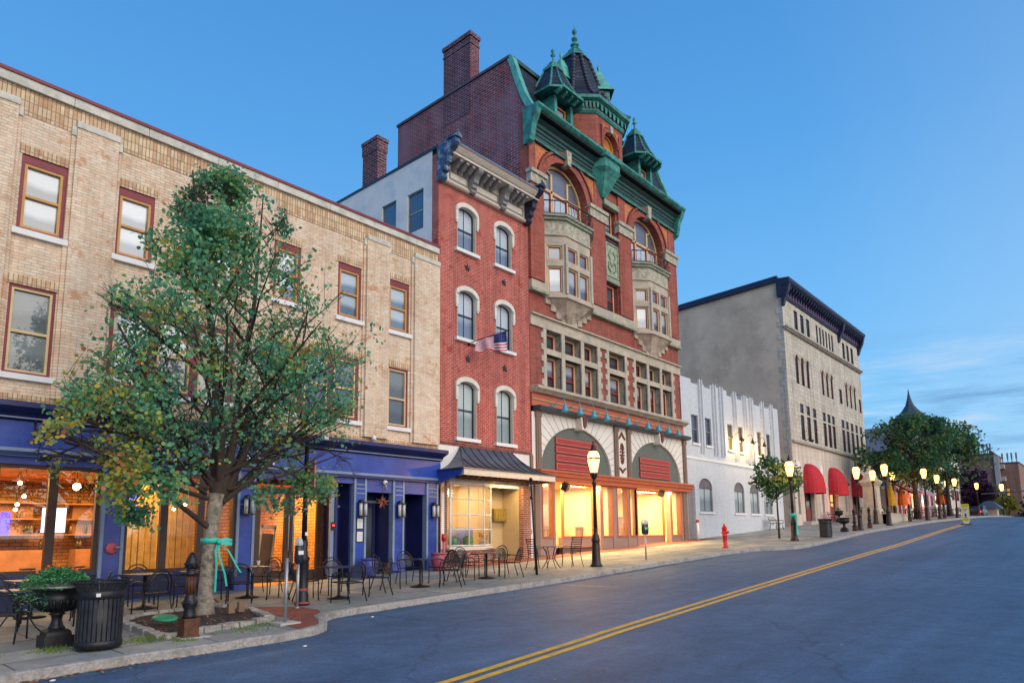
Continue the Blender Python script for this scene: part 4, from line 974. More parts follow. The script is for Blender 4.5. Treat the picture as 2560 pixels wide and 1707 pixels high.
m=MB(); m.box(QX0-.02,22.25,21.5,23.4,22,26.1); ch=m.build('chimney',chB,tall); m=MB(); m.box(QX0-.08,22.31,21.44,23.46,26.1,26.3); m.box(QX0-.05,22.28,21.47,23.43,25.7,25.8); m.build('cap',chB,ch)
# dormers with tall slate caps
def pyr(mb,cx,cy,z0,zs,a0=pi/4,n=4):
    mb.lathe(cx,cy,[(r,z0+z) for r,z in zs],n,False,a0)
for c in (23.95,31.35):
    d=MB()
    d.box(c-.72,c-.52,17.62,18.9,20.6,21.95); d.box(c+.52,c+.72,17.62,18.9,20.6,21.95); d.box(c-.72,c+.72,17.62,17.75,20.55,20.68); db=d.build('dormer',verd,tall)
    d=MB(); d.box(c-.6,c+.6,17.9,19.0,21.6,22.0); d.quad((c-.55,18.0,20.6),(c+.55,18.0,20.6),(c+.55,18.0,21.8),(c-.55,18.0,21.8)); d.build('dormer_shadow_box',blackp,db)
    window(db,c-.45,c+.45,20.62,21.7,17.95,ochre,p_half,w=.07,inner=redsash,iw=.03,d=.08)
    d=MB(); e=1.25; ey=17.0; yc_=18.25
    d.prism([(c-e,yc_+.8),(c-e,ey+.5),(c-e+.5,ey),(c+e-.5,ey),(c+e,ey+.5),(c+e,yc_+.8)],'z',22.0,22.1); 
    for k in range(5): d.prism([(ey+.1,22.0),(ey+.1,21.9),(ey+.35,21.75),(ey+.6,22.0)],'x',c-.9+k*.42,c-.8+k*.42)
    d.build('eave',verd,db)
    hexa=[(c-e+.04,yc_+.8),(c-e+.04,ey+.52),(c-e+.52,ey+.04),(c+e-.52,ey+.04),(c+e-.04,ey+.52),(c+e-.04,yc_+.8)]
    def lv(k,z): return [(c+(x-c)*k,yc_-.05+(y-yc_+.05)*k,z) for x,y in hexa]
    L_=[lv(1,22.1),lv(.80,22.34),(lv(.6,22.8)),lv(.30,23.7)]
    d=MB()
    for A_,B_ in zip(L_,L_[1:]):
        n0=len(d.v); d.add(A_+B_,[[i,(i+1)%6,6+(i+1)%6,6+i] for i in range(6)])
    d.build('dormer_roof',slate,db)
    d=MB()
    for i in range(6): d.tube([Vector(q[i])+Vector((0,-.0,.01)) for q in L_],[.06,.06,.06,.05],5)
    for k,(s,z,h) in enumerate([(.36,23.66,.12),(.29,23.78,.12),(.22,23.9,.12),(.15,24.02,.14)]):
        q=[(x,y) for x,y,_ in lv(s,0)]; d.prism(q,'z',z,z+h)
    d.lathe(c,yc_-.05,[(.1,24.1),(.05,24.3),(.04,24.5),(.12,24.56),(.12,24.6),(.03,24.66),(.09,24.76),(.09,24.84),(.02,24.95)],10); d.build('copper_finial',verd,db)
# central octagonal turret
tx,ty=27.4,19.35
ap=2.0; k8=1/cos(pi/8)
H8=.58
def octo(r,z): return [(tx+a*r,ty+b*r,z) for a,b in ((1,H8),(H8,1),(-H8,1),(-1,H8),(-1,-H8),(-H8,-1),(H8,-1),(1,-H8))]
m=MB(); fy=ty-ap
facade(m,tx-ap*.58,tx+ap*.58,20.5,22.05,[(tx-.62,tx+.62,20.5,21.75,.62)],fy,.35,n=12)
for i in range(8):
    a=octo(ap,0)[i];b=octo(ap,0)[(i+1)%8]
    if abs(a[1]-fy)<.01 and abs(b[1]-fy)<.01: continue
    m.quad((a[0],a[1],20.5),(b[0],b[1],20.5),(b[0],b[1],22.6),(a[0],a[1],22.6))
m.quad((tx-ap*.58,fy,22.05),(tx+ap*.58,fy,22.05),(tx+ap*.58,fy,22.6),(tx-ap*.58,fy,22.6))
archband(m,tx,21.13,.63,.8,fy-.08,fy+.05,12); m.box(tx-.83,tx-.7,fy-.1,fy,20.5,21.9); m.box(tx+.7,tx+.83,fy-.1,fy,20.5,21.9)
tu=m.build('turret',romB,tall)
m=MB(); m.prism([(tx-.8,22.0),(tx-.8,21.5),(tx-.5,21.9),(tx,22.03)],'y',fy-.04,fy); m.nx(); m.prism([(tx+.8,22.0),(tx+.8,21.5),(tx+.5,21.9),(tx,22.03)],'y',fy-.04,fy); m.build('terracotta_spandrel',terra,tu)
m=MB(); m.box(tx-.12,tx+.12,fy-.15,fy+.1,21.72,22.1); m.build('keystone',carved,tu)
m=MB(); ring(m,tx-.6,tx+.6,20.5,21.73,.1,fy+.2,fy+.3,.6); m.box(tx-.5,tx+.5,fy+.22,fy+.3,21.0,21.08); o=m.build('window',ochre,tu); m=MB(); panepoly(m,tx-.52,tx+.52,20.5,21.65,fy+.28,.5); m.build('pane',mat('amber_blind_pane',(.45,.17,.04),.4,.3,2),o)
def octband(mb,r0,z0,r1,z1):
    A_,B_=octo(r0,z0),octo(r1,z1); mb.add(A_+B_,[[i,(i+1)%8,8+(i+1)%8,8+i] for i in range(8)])
m=MB(); 
for r0,z0,r1,z1 in ((2.05,22.3,2.12,22.4),(2.12,22.4,2.12,22.5),(2.25,22.85,2.38,22.9),(2.38,22.9,2.4,23.05),(2.0,22.3,2.05,22.3)): octband(m,r0,z0,r1,z1)
octband(m,2.12,22.5,2.0,22.5); octband(m,2.25,22.85,2.0,22.85); octband(m,2.4,23.05,1.9,23.1)
for i in range(8):
    a=Vector(octo(2.2,22.5)[i]);b=Vector(octo(2.2,22.5)[(i+1)%8])
    for k in range(7):
        p=a+(b-a)*(k/7); q=a+(b-a)*((k+.5)/7); r_q=a+(b-a)*((k+1)/7); up=Vector((0,0,.35))
        m.quad(p,q,q+up*.4,q+up,p+up*.75) if 0 else m.quad(p,p+(q-p)*.4,p+(q-p)*.6+up*.6,q+up,p+up)
        m.quad(r_q,r_q+(q-r_q)*.4,r_q+(q-r_q)*.6+up*.6,q+up,r_q+up)
m.build('turret_cornice',verd,tu)
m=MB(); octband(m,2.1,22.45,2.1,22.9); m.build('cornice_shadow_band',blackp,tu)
prof_=[(2.38,23.08),(1.9,23.42),(1.52,23.95),(1.22,24.65),(.97,25.4),(.77,26.1),(.60,26.75)]
m=MB()
for (a,b),(c,d) in zip(prof_,prof_[1:]): octband(m,a,b,c,d)
tr=m.build('turret_roof',slate,tu)
m=MB()
for i in range(8):
    pl_=[Vector(octo(r,z)[i]) for r,z in prof_]
    m.nx()
    for a,b in zip(pl_,pl_[1:]):
        n_=max(1,int((b-a).length/.24))
        for k in range(n_):
            p=a+(b-a)*(k/n_); q=a+(b-a)*((k+1)/n_); m.tube([p,q],[.13,.09],6)
m.build('hip_roll_tile',mat('hip_tile',(.03,.034,.065),.45,.3,3),tr)
m=MB()
for r,z,h in ((.70,26.7,.14),(.60,26.86,.14),(.49,27.02,.14),(.38,27.18,.12)): octband(m,r,z,r-.03,z+h*.7); octband(m,r-.03,z+h*.7,r-.12,z+h)
octband(m,.36,27.28,.08,27.65)
m.lathe(tx,ty,[(.08,27.5),(.06,27.62),(.2,27.66),(.24,27.72),(.06,27.8),(.035,27.98),(.16,28.02),(.17,28.1),(.035,28.15),(.03,28.32),(.1,28.4),(.14,28.5),(.09,28.6),(.02,28.7),(.005,28.95)],10); m.build('spire_finial',verd,tu)
for ang in (-45,180):   # copper lucarnes on the turret roof
    a=R(ang); T=Matrix.Translation((tx,ty,0))@Matrix.Rotation(a,4,'Z')   # local +x is outward
    d=MB(); d.T=T; z=24.15; x0,x1=.95,1.75
    d.box(x0-.4,x1,-.3,-.2,z,z+.75); d.box(x0-.4,x1,.2,.3,z,z+.75); d.box(x1-.08,x1,-.3,.3,z,z+.1); d.box(x1-.08,x1,-.3,.3,z+.66,z+.78)
    d.add([(x1,-.3,z),(x1,.3,z),(x1-.02,0,z-.45),(x1+.03,-.34,z+.05),(x1+.03,.34,z+.05)],[[0,1,2]])
    lo_=d.build('lucarne',verd,tu)
    d=MB(); d.T=T; e=.48; r4=[(x0-.7,-e),(x1+.22,-e),(x1+.22,e),(x0-.7,e)]; cx_=(x0+x1)/2-.1
    def L4(k,z_): return [(cx_+(x-cx_)*k,y*k,z_) for x,y in r4]
    Ls=[L4(1,z+.75),L4(1,z+.82),L4(.72,z+1.05),L4(.36,z+1.6),L4(.2,z+1.9)]
    for A_,B_ in zip(Ls,Ls[1:]): d.add(A_+B_,[[i,(i+1)%4,4+(i+1)%4,4+i] for i in range(4)])
    for k,s in enumerate((.34,.27,.2)): q=[(x,y) for x,y,_ in L4(s,0)]; d.prism(q,'z',z+1.62+k*.12,z+1.74+k*.12)
    d.lathe(cx_,0,[(.06,z+1.95),(.04,z+2.1),(.09,z+2.2),(.08,z+2.32),(.02,z+2.45)],8); d.build('lucarne_roof',verdl,lo_)
    d=MB(); d.T=T; d.quad((x1-.15,-.2,z+.1),(x1-.15,.2,z+.1),(x1-.15,.2,z+.66),(x1-.15,-.2,z+.66)); d.build('pane',mat('amber_blind_pane',(0,0,0)),lo_)
    d=MB(); d.T=T; T2=d; ringpts=None; d.box(x1-.12,x1-.06,-.2,-.14,z+.1,z+.66); d.box(x1-.12,x1-.06,.14,.2,z+.1,z+.66); d.box(x1-.12,x1-.06,-.14,.14,z+.35,z+.4); d.build('sash',ochre,lo_)
# copper corbel below the turret
m=MB(); 
def ob_(hw,fw,y,z): return [(tx-hw,18.0,z),(tx-fw,y,z),(tx+fw,y,z),(tx+hw,18.0,z)]
Ls=[ob_(1.1,.72,17.1,20.5),ob_(1.1,.72,17.1,20.25),ob_(.98,.64,17.22,20.2),ob_(.98,.64,17.22,19.8),ob_(1.05,.68,17.16,19.75),ob_(.88,.54,17.35,19.5),ob_(.6,.36,17.55,19.0),ob_(.22,.14,17.8,18.5)]
for A_,B_ in zip(Ls,Ls[1:]): m.add(A_+B_,[[i,i+1,5+i,4+i] for i in range(3)])
m.add(Ls[0],[[0,1,2,3]]); m.add(Ls[-1],[[0,1,2,3]]); m.build('copper_corbel',verd,tall)
# ---- shopfront
m=MB(); 
def arcfill(c,hw,top):
    return (c-hw,c+hw,4.45,top,top-4.5)
facade(m,22.18,27.86,4.45,6.95,[arcfill(24.92,2.68,6.52)],17.99,.14,n=24,mreveal=0); facade(m,29.3,34.84,4.45,6.95,[arcfill(31.9,2.62,6.52)],17.99,.14,n=24); facade(m,28.14,29.0,4.45,6.95,[],17.99,.1)
m.box(QX0,21.86,17.96,18.1,1.0,6.9)
m.build('fan_panel',offw,tall)
m=MB()
for c,hw in ((24.92,2.68),(31.9,2.62)):
    for k in range(-11,12):
        t=k*pi/24+pi/2; 
        if abs(k)==0: continue
        dx,dz=cos(t),sin(t); p0=(c+hw*dx*1.01,4.5+2.02*dz*1.01)
        L_=1e9
        dirx,dirz=dx*hw,dz*2.02; nn=math.hypot(dirx,dirz); dirx/=nn;dirz/=nn
        if dirz>1e-3: L_=min(L_,(6.93-p0[1])/dirz)
        lim=(22.2 if c<28 else 29.32) if dirx<0 else (27.84 if c<28 else 34.82)
        if abs(dirx)>1e-3: L_=min(L_,(lim-p0[0])/dirx)
        m.nx()
        if L_>.05: m.tube([(p0[0],17.985,p0[1]),(p0[0]+dirx*L_,17.985,p0[1]+dirz*L_)],.014,4)
m.build('fan_groove',mat('groove_grey',(.42,.39,.37),.8),tall)
m=MB(); 
for c,hw in ((24.92,2.67),(31.9,2.61)): m.quad(*([(c-hw,18.1,4.45),(c+hw,18.1,4.45)]+[(x,18.1,z) for x,z in arc(c-hw,c+hw,4.5,2.02,24)[::-1]]))
m.build('tympanum',grgreen,tall)
for x0,x1,zs in ((23.35,26.55,[4.56,4.93,5.30,5.67]),(30.33,33.45,[4.62,4.98,5.34])):
    for z in zs:
        m=MB(); m.box(x0,x1,18.03,18.1,z,z+.32); o=m.build('sign_board',redboard,tall); m=MB(); ring(m,x0+.05,x1-.05,z+.04,z+.28,.012,18.02,18.035); m.build('gold_border',gold,o)
m=MB()
for a,b in ((21.86,22.18),(27.86,28.14),(29.0,29.3),(34.84,35.14)): m.nx(); m.box(a,b,17.88,18.02,4.45,6.7); m.box(a-.03,b+.03,17.85,18.02,6.7,6.95); m.box(a+.09,b-.09,17.86,17.9,4.6,6.6)
m.build('brown_pilaster',taupeb,tall)
for i,(z0,z1,w_) in enumerate(((6.3,6.75,.3),(5.2,6.15,.19),(4.7,5.05,.28))):
    m=MB(); n_=18
    for k in range(n_):
        t=2*pi*k/n_; 
        if i==1: x,z=28.57+w_*sin(t)*.75,(z0+z1)/2+(z1-z0)/2*cos(t)
        else: x=28.57+(k/n_-.5)*2*w_; z=(z0+.1+ (z1-z0-.15)*(1-abs(k/n_-.5)*2)**1.5) if i==0 else (z1-.1-(z1-z0-.15)*(1-abs(k/n_-.5)*2)**1.5)
        m.ball((x,17.97,z),.055,6,4)
    if i==1:
        for k in range(6): m.ball((28.57+ru(-.05,.05),17.96,z0+.15+k*.13),.07,6,4)
    m.build('cast_ornament',rusto,tall)
m=MB(); m.prism([(17.62,7.15),(17.58,7.1),(17.62,7.0),(17.75,6.95),(18.02,6.95),(18.02,7.17)],'x',QX0+.15,QX1+.35); m.build('moulding',dmould,tall)
for c in (25.0,32.0):
    m=MB(); m.prism([(c-.26,7.16),(c+.26,7.16),(c+.18,6.42),(c-.18,6.42)],'y',17.66,18.1); o=m.build('keystone',offw,tall)
    m=MB(); m.prism([(c-.16,7.08),(c+.16,7.08),(c+.1,6.6),(c,6.48),(c-.1,6.6)],'y',17.6,17.66); m.build('shield',rusto,o)
m=MB(); m.box(QX0,QX1+.1,17.94,18.1,7.15,7.73); m.build('coral_fascia',coral,tall)
m=MB(); m.box(QX0,QX1+.1,17.9,17.95,7.42,7.47); m.build('gold_line',mat('tan_line',(.42,.30,.18),.7),tall)
m=MB(); m.prism([(17.55,4.46),(17.52,4.38),(17.6,4.34),(17.62,4.22),(17.7,4.18),(17.72,4.02),(18.1,4.02),(18.1,4.5)],'x',QX0+.05,QX1+.3); m.build('orange_beam',orangep,tall)
# glass fronts
gb=1.2
BAYS=[(22.18,22.95,18.0),(24.05,26.42,18.35),(26.62,27.5,18.0),(27.86,28.8,18.0),(29.0,29.72,18.0),(30.28,33.12,18.4),(33.2,34.25,18.0)]
for a,b,y in BAYS:
    o=shopwin(tall,a,b,1.64,4.02,y,orangep,w=.06,gl=GL)
    m=MB(); m.box(a-.05,b+.05,y-.05,y+.15,.8,1.64); m.build('stall_riser',taupe,tall)
for a,b in ((23.12,23.92),(29.74,30.3)):
    y=18.75; d=MB(); ring(d,a,b,1.1,4.0,.1,y-.05,y+.03,wb=.25); d.box(a,b,y-.05,y+.03,1.95,2.15); o=d.build('door',mat('olive_door',(.26,.17,.06),.5),tall); p=MB(); p.quad((a+.1,y,1.35),(b-.1,y,1.35),(b-.1,y,3.9),(a+.1,y,3.9)); p.build('pane',GL,o)
    h=MB(); h.ball((a+.06,y-.09,2.3),.03); h.build('handle',gold,o)
m=MB()
for a,b in ((21.66,22.18),(22.95,23.08),(26.45,26.62),(27.5,27.86),(28.8,29.0),(29.66,29.76),(33.08,33.22),(34.25,34.5)): m.nx(); m.box(a,b,17.92,18.2,.8,4.02)
m.build('post',taupe,tall)
m=MB(); m.box(34.5,34.95,17.86,18.2,.8,4.2); m.nx(); m.box(21.66,21.95,17.84,18.2,.8,4.2); m.build('end_pier',taupeb,tall)
m=MB(); m.quad((QX0,23,1),(QX1,23,1),(QX1,23,4.1),(QX0,23,4.1)); m.quad((QX0+.05,18,1),(QX0+.05,23,1),(QX0+.05,23,4.1),(QX0+.05,18,4.1)); m.quad((QX1-.05,18,1),(QX1-.05,23,1),(QX1-.05,23,4.1),(QX1-.05,18,4.1)); m.quad((28.3,18.4,1),(28.3,23,1),(28.3,23,4.1),(28.3,18.4,4.1))
m.quad((QX0,18,4.1),(QX1,18,4.1),(QX1,23,4.1),(QX0,23,4.1)); m.build('shop_interior',mat('cream_room',(.82,.68,.42),.8,.05,1),tall)
m=MB(); m.quad((QX0,18,1.22),(QX1,18,1.22),(QX1,23,1.22),(QX0,23,1.22)); m.build('shop_floor',wood,tall)
m=MB(); m.box(25.3,26.1,20.5,20.6,1.3,3.2); m.box(25.2,25.35,20.2,20.5,1.3,2.6); m.nx(); m.box(30.9,31.0,21.5,21.6,1.3,3.6); m.nx(); m.box(32.0,32.1,21.5,21.6,1.3,3.6); m.build('shop_partition',taupe,tall)
pf=mat('pale_partition',(.62,.44,.24),.8,.1,2)
for x,w_,h_ in ((24.9,.9,3.5),(31.2,1.0,3.5)):
    m=MB(); archband(m,x,2.9,w_/2,w_/2+.12,21.9,22.0,12); m.box(x-w_/2-.12,x-w_/2,21.9,22.0,1.25,2.9); m.box(x+w_/2,x+w_/2+.12,21.9,22.0,1.25,2.9); m.build('inner_arch',pf,tall)
    m=MB(); m.quad((x-w_/2,21.98,1.25),(x+w_/2,21.98,1.25),(x+w_/2,21.98,2.9),(x-w_/2,21.98,2.9)); m.build('inner_doorway',mat('dim_doorway',(.36,.22,.09),.8),tall)
for x,y,z0,z1,w_ in ((25.9,20.4,1.24,1.95,.5),(26.9,21.0,1.24,2.5,.18),(32.3,20.8,1.24,1.9,.6),(28.1,20.2,1.24,2.1,.2),(33.6,21.2,1.24,2.7,.16),(22.6,20.6,1.24,2.2,.25)):
    m=MB(); m.box(x-w_/2,x+w_/2,y,y+.3,z0,z1); m.box(x-w_/2-.05,x+w_/2+.05,y-.03,y+.33,z1,z1+.05); m.build('shop_fixture',taupe,tall)
for x in (24.3,25.6,30.6,32.5): m=MB(); m.box(x,x+.45,22.9,22.97,2.3,2.9); m.build('wall_picture',ochre,tall)
for x in (23.4,25,26.6,30.2,31.8,33.4): m=MB(); m.lathe(x,20,[(.1,4.02),(.12,4.08)],10); m.build('ceiling_spot',hot,tall)
lamp_area('shop_light',(25,19.9,4.0),620,5.6,2.8,(1,.76,.36)); lamp_area('shop_light',(31.6,19.9,4.0),620,5.6,2.8,(1,.76,.36))
for i,(x,z,l) in enumerate(((23.6,3.8,'over the left shop door'),(31.9,3.85,'over the wide right shop window'))):
    r=root('wall_speaker','black outdoor speaker under the orange beam '+l,'speaker',(x,17.8,z)); m=MB(); m.T=Matrix.Translation((x,17.75,z))@Matrix.Rotation(R(25),4,'X')@Matrix.Rotation(R(20),4,'Z'); m.box(-.2,.2,-.13,.13,-.16,.16); m.build('cabinet',iron,r); m=MB(); m.tube([(x,17.8,z+.15),(x,17.85,z+.32)],.02,5); m.build('bracket',iron,r)
# teal gooseneck lamps
def gooseneck(name,lab,grp,x,yw,z,mt,out=.7,dz=.32,tilt=0):
    r=root(name,lab,'wall lamp',(x,yw,z),grp); m=MB(); m.T=Matrix.Translation((x,yw,z))@Matrix.Rotation(pi/2,4,'X'); m.lathe(0,0,[(.08,0),(.08,.03),(.03,.05)],10); m.build('wall_plate',mt,r)
    m=MB(); m.tube([(x,yw,z),(x,yw-.2*out,z+.02),(x,yw-.45*out,z+.16),(x,yw-.7*out,z+.3),(x,yw-.92*out,z+.27),(x,yw-out,z+.08),(x,yw-out,z-.02)],.016,6); m.build('arm',mt,r)
    m=MB(); m.lathe(x,yw-out,[(.035,z+.0),(.05,z-.08),(.09,z-.16),(.13,z-.26),(.15,z-.34),(.14,z-.35)],12); m.build('lamp_shade',mt,r); return r
GX=[23.0,24.1,25.15,26.2,28.05,29.9,30.95,32.0,33.05]
names=['first','second','third','fourth','fifth','sixth','seventh','eighth','ninth']
for i,x in enumerate(GX): gooseneck('gooseneck_lamp','teal gooseneck lamp on the coral fascia, %s of nine from the left'%names[i],'teal gooseneck lamps above the shop signs',x,17.93,7.3,tealp)
# gutter vent pipe at right end, standpipe
for x,y,l,h in ((35.55,17.6,'white pipe post with a red cap beside the white brick wall',.95),):
    z=gs(x,y); r=root('standpipe',l,'standpipe',(x,y,z)); m=MB(); m.tube([(x,y,z),(x,y,z+h)],.06,10); m.build('pipe',whitep,r); m=MB(); m.tube([(x,y,z+h),(x,y,z+h+.14)],.085,10); m.build('cap',hyd,r)
x,y=16.25,17.5; z=gs(x,y); r=root('standpipe','pink and red standpipe beside the bow window shop','standpipe',(x,y,z)); m=MB(); m.tube([(x,y,z),(x,y,z+.95)],.05,10); m.build('pipe',mat('pink_pipe',(.45,.10,.18),.5),r); m=MB(); m.tube([(x,y,z+.95),(x,y,z+1.2)],.075,10); m.tube([(x,y,z+1.08),(x-.1,y-.08,z+1.08)],.05,8); m.build('cap',hyd,r)
# ================================================================== WHITE PAINTED BRICK BUILDING
wb=root('white_brick_building','long two storey white painted brick building with stepped fins on its parapet','building',(42,18,g(42)))
WX0,WX1=34.98,49.9
uw=[(36.15,37.0),(37.92,38.72),(41.05,41.85),(42.7,43.45),(45.8,46.55),(47.45,48.15)]
lw=[(36.72,38.45),(41.55,43.1),(44.0,45.5),(46.3,47.82)]
holes=[(a,b,6.95,8.62) for a,b in uw]+[(a,b,3.0,4.95,.55) for a,b in lw]+[(35.25,36.18,1.0,4.4)]
m=MB(); facade(m,WX0,WX1,1.0,10.3,holes,18,.16)
seg=[(34.98,36.3,10.72),(36.3,37.1,10.5),(37.1,38.0,10.62),(38.0,38.8,10.5),(38.8,41.2,10.75),(41.2,41.9,10.45),(41.9,42.8,10.62),(42.8,43.5,10.45),(43.5,45.5,10.75),(45.5,46.5,10.45),(46.5,47.3,10.62),(47.3,48.2,10.5),(48.2,49.9,10.68)]
for a,b,z in seg: m.box(a,b,18.0,18.3,10.3,z)
m.quad((WX1,18,0),(WX1,28,0),(WX1,28,10.3),(WX1,18,10.3)); m.build('wall',whB,wb)
m=MB()
for xs_ in ((37.15,37.45),(38.95,39.3,39.95,40.3),(41.95,42.3),(43.6,43.95,44.6,44.95),(46.6,46.95),(48.25,48.6)):
    for x in xs_: m.nx(); m.box(x,x+.15,17.92,18.0,6.4,10.8); m.box(x+.03,x+.12,17.88,17.92,6.5,10.84)
m.build('fin',whB,wb)
m=MB(); m.box(WX0,WX1,17.95,18.02,6.0,6.12); 
for a,b in lw: m.box(a-.1,b+.1,17.92,18.02,2.88,3.0)
for a,b in uw: m.box(a-.06,b+.06,17.92,18.02,6.83,6.95)
m.build('band_course',whitep,wb)
m=MB(); m.quad((WX0,18.3,10.2),(WX1,18.3,10.2),(WX1,28,10.2),(WX0,28,10.2)); m.build('roof',greyp,wb)
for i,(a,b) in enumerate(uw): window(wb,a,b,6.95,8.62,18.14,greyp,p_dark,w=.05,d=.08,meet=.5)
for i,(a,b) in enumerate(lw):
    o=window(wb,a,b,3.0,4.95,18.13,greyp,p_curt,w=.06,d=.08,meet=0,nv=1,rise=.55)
    p=MB(); pts=[(a+.02,4.38),(b-.02,4.38)]+arc(a+.02,b-.02,4.4,.53)[::-1]; p.quad(*[(x,18.05,z) for x,z in pts]); p.build('arch_panel',mat('mauve_grey_panel',(.15,.13,.15),.7),o)
m=MB(); m.box(35.2,36.2,18.15,18.3,1,4.4); m.build('door',greyp,wb)
lamps3=[(41.6,'over the third upper window'),(43.35,'between two upper windows'),(45.3,'nearest the grey building')]
for x,l in lamps3:
    gooseneck('gooseneck_lamp','lit dark gooseneck lamp on the white wall, '+l,'lit gooseneck lamps on the white wall',x,17.95,7.8,ironb,out=.6)
    lamp_point('wall_lamp_light',(x,17.55,7.35),110,(1,.58,.18),.06)
# ================================================================== GREY STONE BUILDING
gb_=root('grey_stone_building','four storey grey stone building with navy bracketed cornice and three red awnings','building',(62,18,g(62)))
YX0,YX1=52.4,73.2; drs=mat('dark_red_sash',(.12,.012,.015),.5)
ar1=[(54.45,55.2,13.42,15.75,.37),(55.72,56.45,13.42,15.75,.37),(57.0,57.72,13.42,15.75,.37),(60.8,61.42,13.42,15.6,.31),(62.05,62.67,13.42,15.6,.31),(63.3,63.92,13.42,15.6,.31),(67.7,68.3,13.35,15.6,.3),(69.05,69.65,13.35,15.6,.3),(70.4,71.0,13.35,15.6,.3),(65.7,66.55,13.35,14.7),(72.0,72.75,13.3,14.65)]
tw=[54.85,56.35,57.9,60.4,61.65,62.9,65.7,67.05,68.5,70.0,71.5]
tww=.85
g2=[(x,x+tww,8.95,10.95) for x in tw]+[(x,x+tww,11.1,11.85) for x in tw]
tf=[(54.9,55.75),(56.35,57.2),(57.8,58.65),(60.3,60.75),(61.15,61.6),(62.0,62.45),(62.85,63.3),(63.7,64.15),(64.5,64.95),(67.75,68.55),(69.1,69.9),(70.45,71.25)]
g4=[(a,b,17.95,19.5) for a,b in tf]
gd=[(54.5,56.75,1.5,6.9,1.1),(60.55,62.85,1.5,7.05,1.1),(67.2,69.4,1.5,7.1,1.1),(58.6,59.2,3.3,5.1),(64.95,65.5,3.5,5.2),(53.0,53.5,3.1,5.0),(70.9,71.6,3.4,5.4)]
m=MB(); facade(m,YX0,YX1,8.7,19.9,ar1+g2+g4,18,.14); m.build('wall',greyst,gb_)
m=MB(); facade(m,YX0,YX1,1.5,8.7,gd,18,.5); m.build('ground_floor_wall',ashl,gb_)
m=MB(); m.quad((YX0,18,0),(YX0,36,0),(YX0,36,20.4),(YX0,18,21.2)); m.nx(); m.quad((YX1,18,0),(YX1,36,0),(YX1,36,20.2),(YX1,18,21)); m.build('side_wall',sideg,gb_)
m=MB()
z=2.0
while z<19.5: m.nx(); m.box(YX0-.03,YX0+.02,17.99,18.25+(.25 if int(z*2)%2 else 0),z,z+.5); z+=.52
m.build('quoin',greyst,gb_)
m=MB(); m.box(YX0-.2,YX0+.1,18.3,36,20.4,20.55) if 0 else m.add([(YX0-.25,18.2,21.2),(YX0-.25,36,20.4),(YX0-.25,36,20.85),(YX0-.25,18.2,21.65),(YX0+.1,18.2,21.2),(YX0+.1,36,20.4),(YX0+.1,36,20.85),(YX0+.1,18.2,21.65)],[[0,1,2,3],[3,2,6,7],[0,4,5,1],[0,3,7,4]])
m.build('side_coping',mat('side_coping_navy',(.012,.016,.06),.5),gb_)
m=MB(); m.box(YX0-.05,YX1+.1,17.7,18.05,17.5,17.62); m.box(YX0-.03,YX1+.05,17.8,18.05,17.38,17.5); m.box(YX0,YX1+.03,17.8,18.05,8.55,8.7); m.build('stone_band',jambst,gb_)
navy=mat('near_black_navy',(.010,.013,.045),.45,.3,2)
m=MB(); m.prism([(18.05,19.95),(17.88,19.95),(17.84,20.05),(17.87,20.1),(17.87,20.8),(17.5,20.9),(17.35,21.05),(17.28,21.2),(17.28,21.35),(18.3,21.45),(18.3,19.95)],'x',YX0-.2,YX1+.3); m.build('cornice',navy,gb_)
purp=mat('purple_frieze',(.10,.045,.13),.6,.3,4)
m=MB(); m.box(YX0,YX1,17.83,17.9,20.12,20.7); m.build('frieze',purp,gb_)
m=MB()
n_=34
for k in range(n_+1):
    m.nx(); x=YX0+.1+(YX1-YX0-.3)*k/n_; m.prism([(17.85,20.8),(17.4,20.8),(17.5,20.6),(17.7,20.45),(17.85,20.15)],'x',x-.09,x+.09)
m.build('cornice_bracket',navy,gb_)
m=MB()
for x in (YX0+.05,66.6,YX1-.2): m.nx(); m.prism([(18.0,20.9),(17.3,20.9),(17.45,20.3),(17.7,19.8),(17.85,19.3),(18,19.2)],'x',x-.2,x+.2)
m.build('large_bracket',navy,gb_)
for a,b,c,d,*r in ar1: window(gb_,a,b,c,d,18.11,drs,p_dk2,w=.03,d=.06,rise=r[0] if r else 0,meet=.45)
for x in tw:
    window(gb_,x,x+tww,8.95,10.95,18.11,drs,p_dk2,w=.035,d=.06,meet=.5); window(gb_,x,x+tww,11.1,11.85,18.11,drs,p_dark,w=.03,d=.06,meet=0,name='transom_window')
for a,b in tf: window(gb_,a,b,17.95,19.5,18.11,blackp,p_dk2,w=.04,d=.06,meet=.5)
m=MB()
for a,b,c,d,*r in ar1[:9]: m.nx(); archband(m,(a+b)/2,d-r[0],r[0]+.02,r[0]+.22,17.95,18.02,8)
for a,b in ((55.2,55.72),(56.45,57.0),(61.42,62.05),(62.67,63.3),(68.3,69.05),(69.65,70.4)):
    m.nx(); m.lathe((a+b)/2,18.05,[(.12,13.42),(.1,13.5),(.1,15.0),(.17,15.2),(.17,15.3)],8)
m.build('arch_trim',stoneC,gb_)
m=MB()
for x in (53.5,58.9,64.75): 
    m.nx(); v=[(x+.36*cos(k*pi/8),6.75+.42*sin(k*pi/8)) for k in range(16)]; m.prism(v,'y',17.95,18.0)
m.build('roundel',whitep,gb_)
m=MB(); m.box(YX0,54.4,17.95,18.0,5.25,5.33); m.nx(); m.box(56.9,60.5,17.95,18,5.3,5.38); m.nx(); m.box(62.95,67.1,17.95,18,5.35,5.43); m.build('string_course',stoneC,gb_)
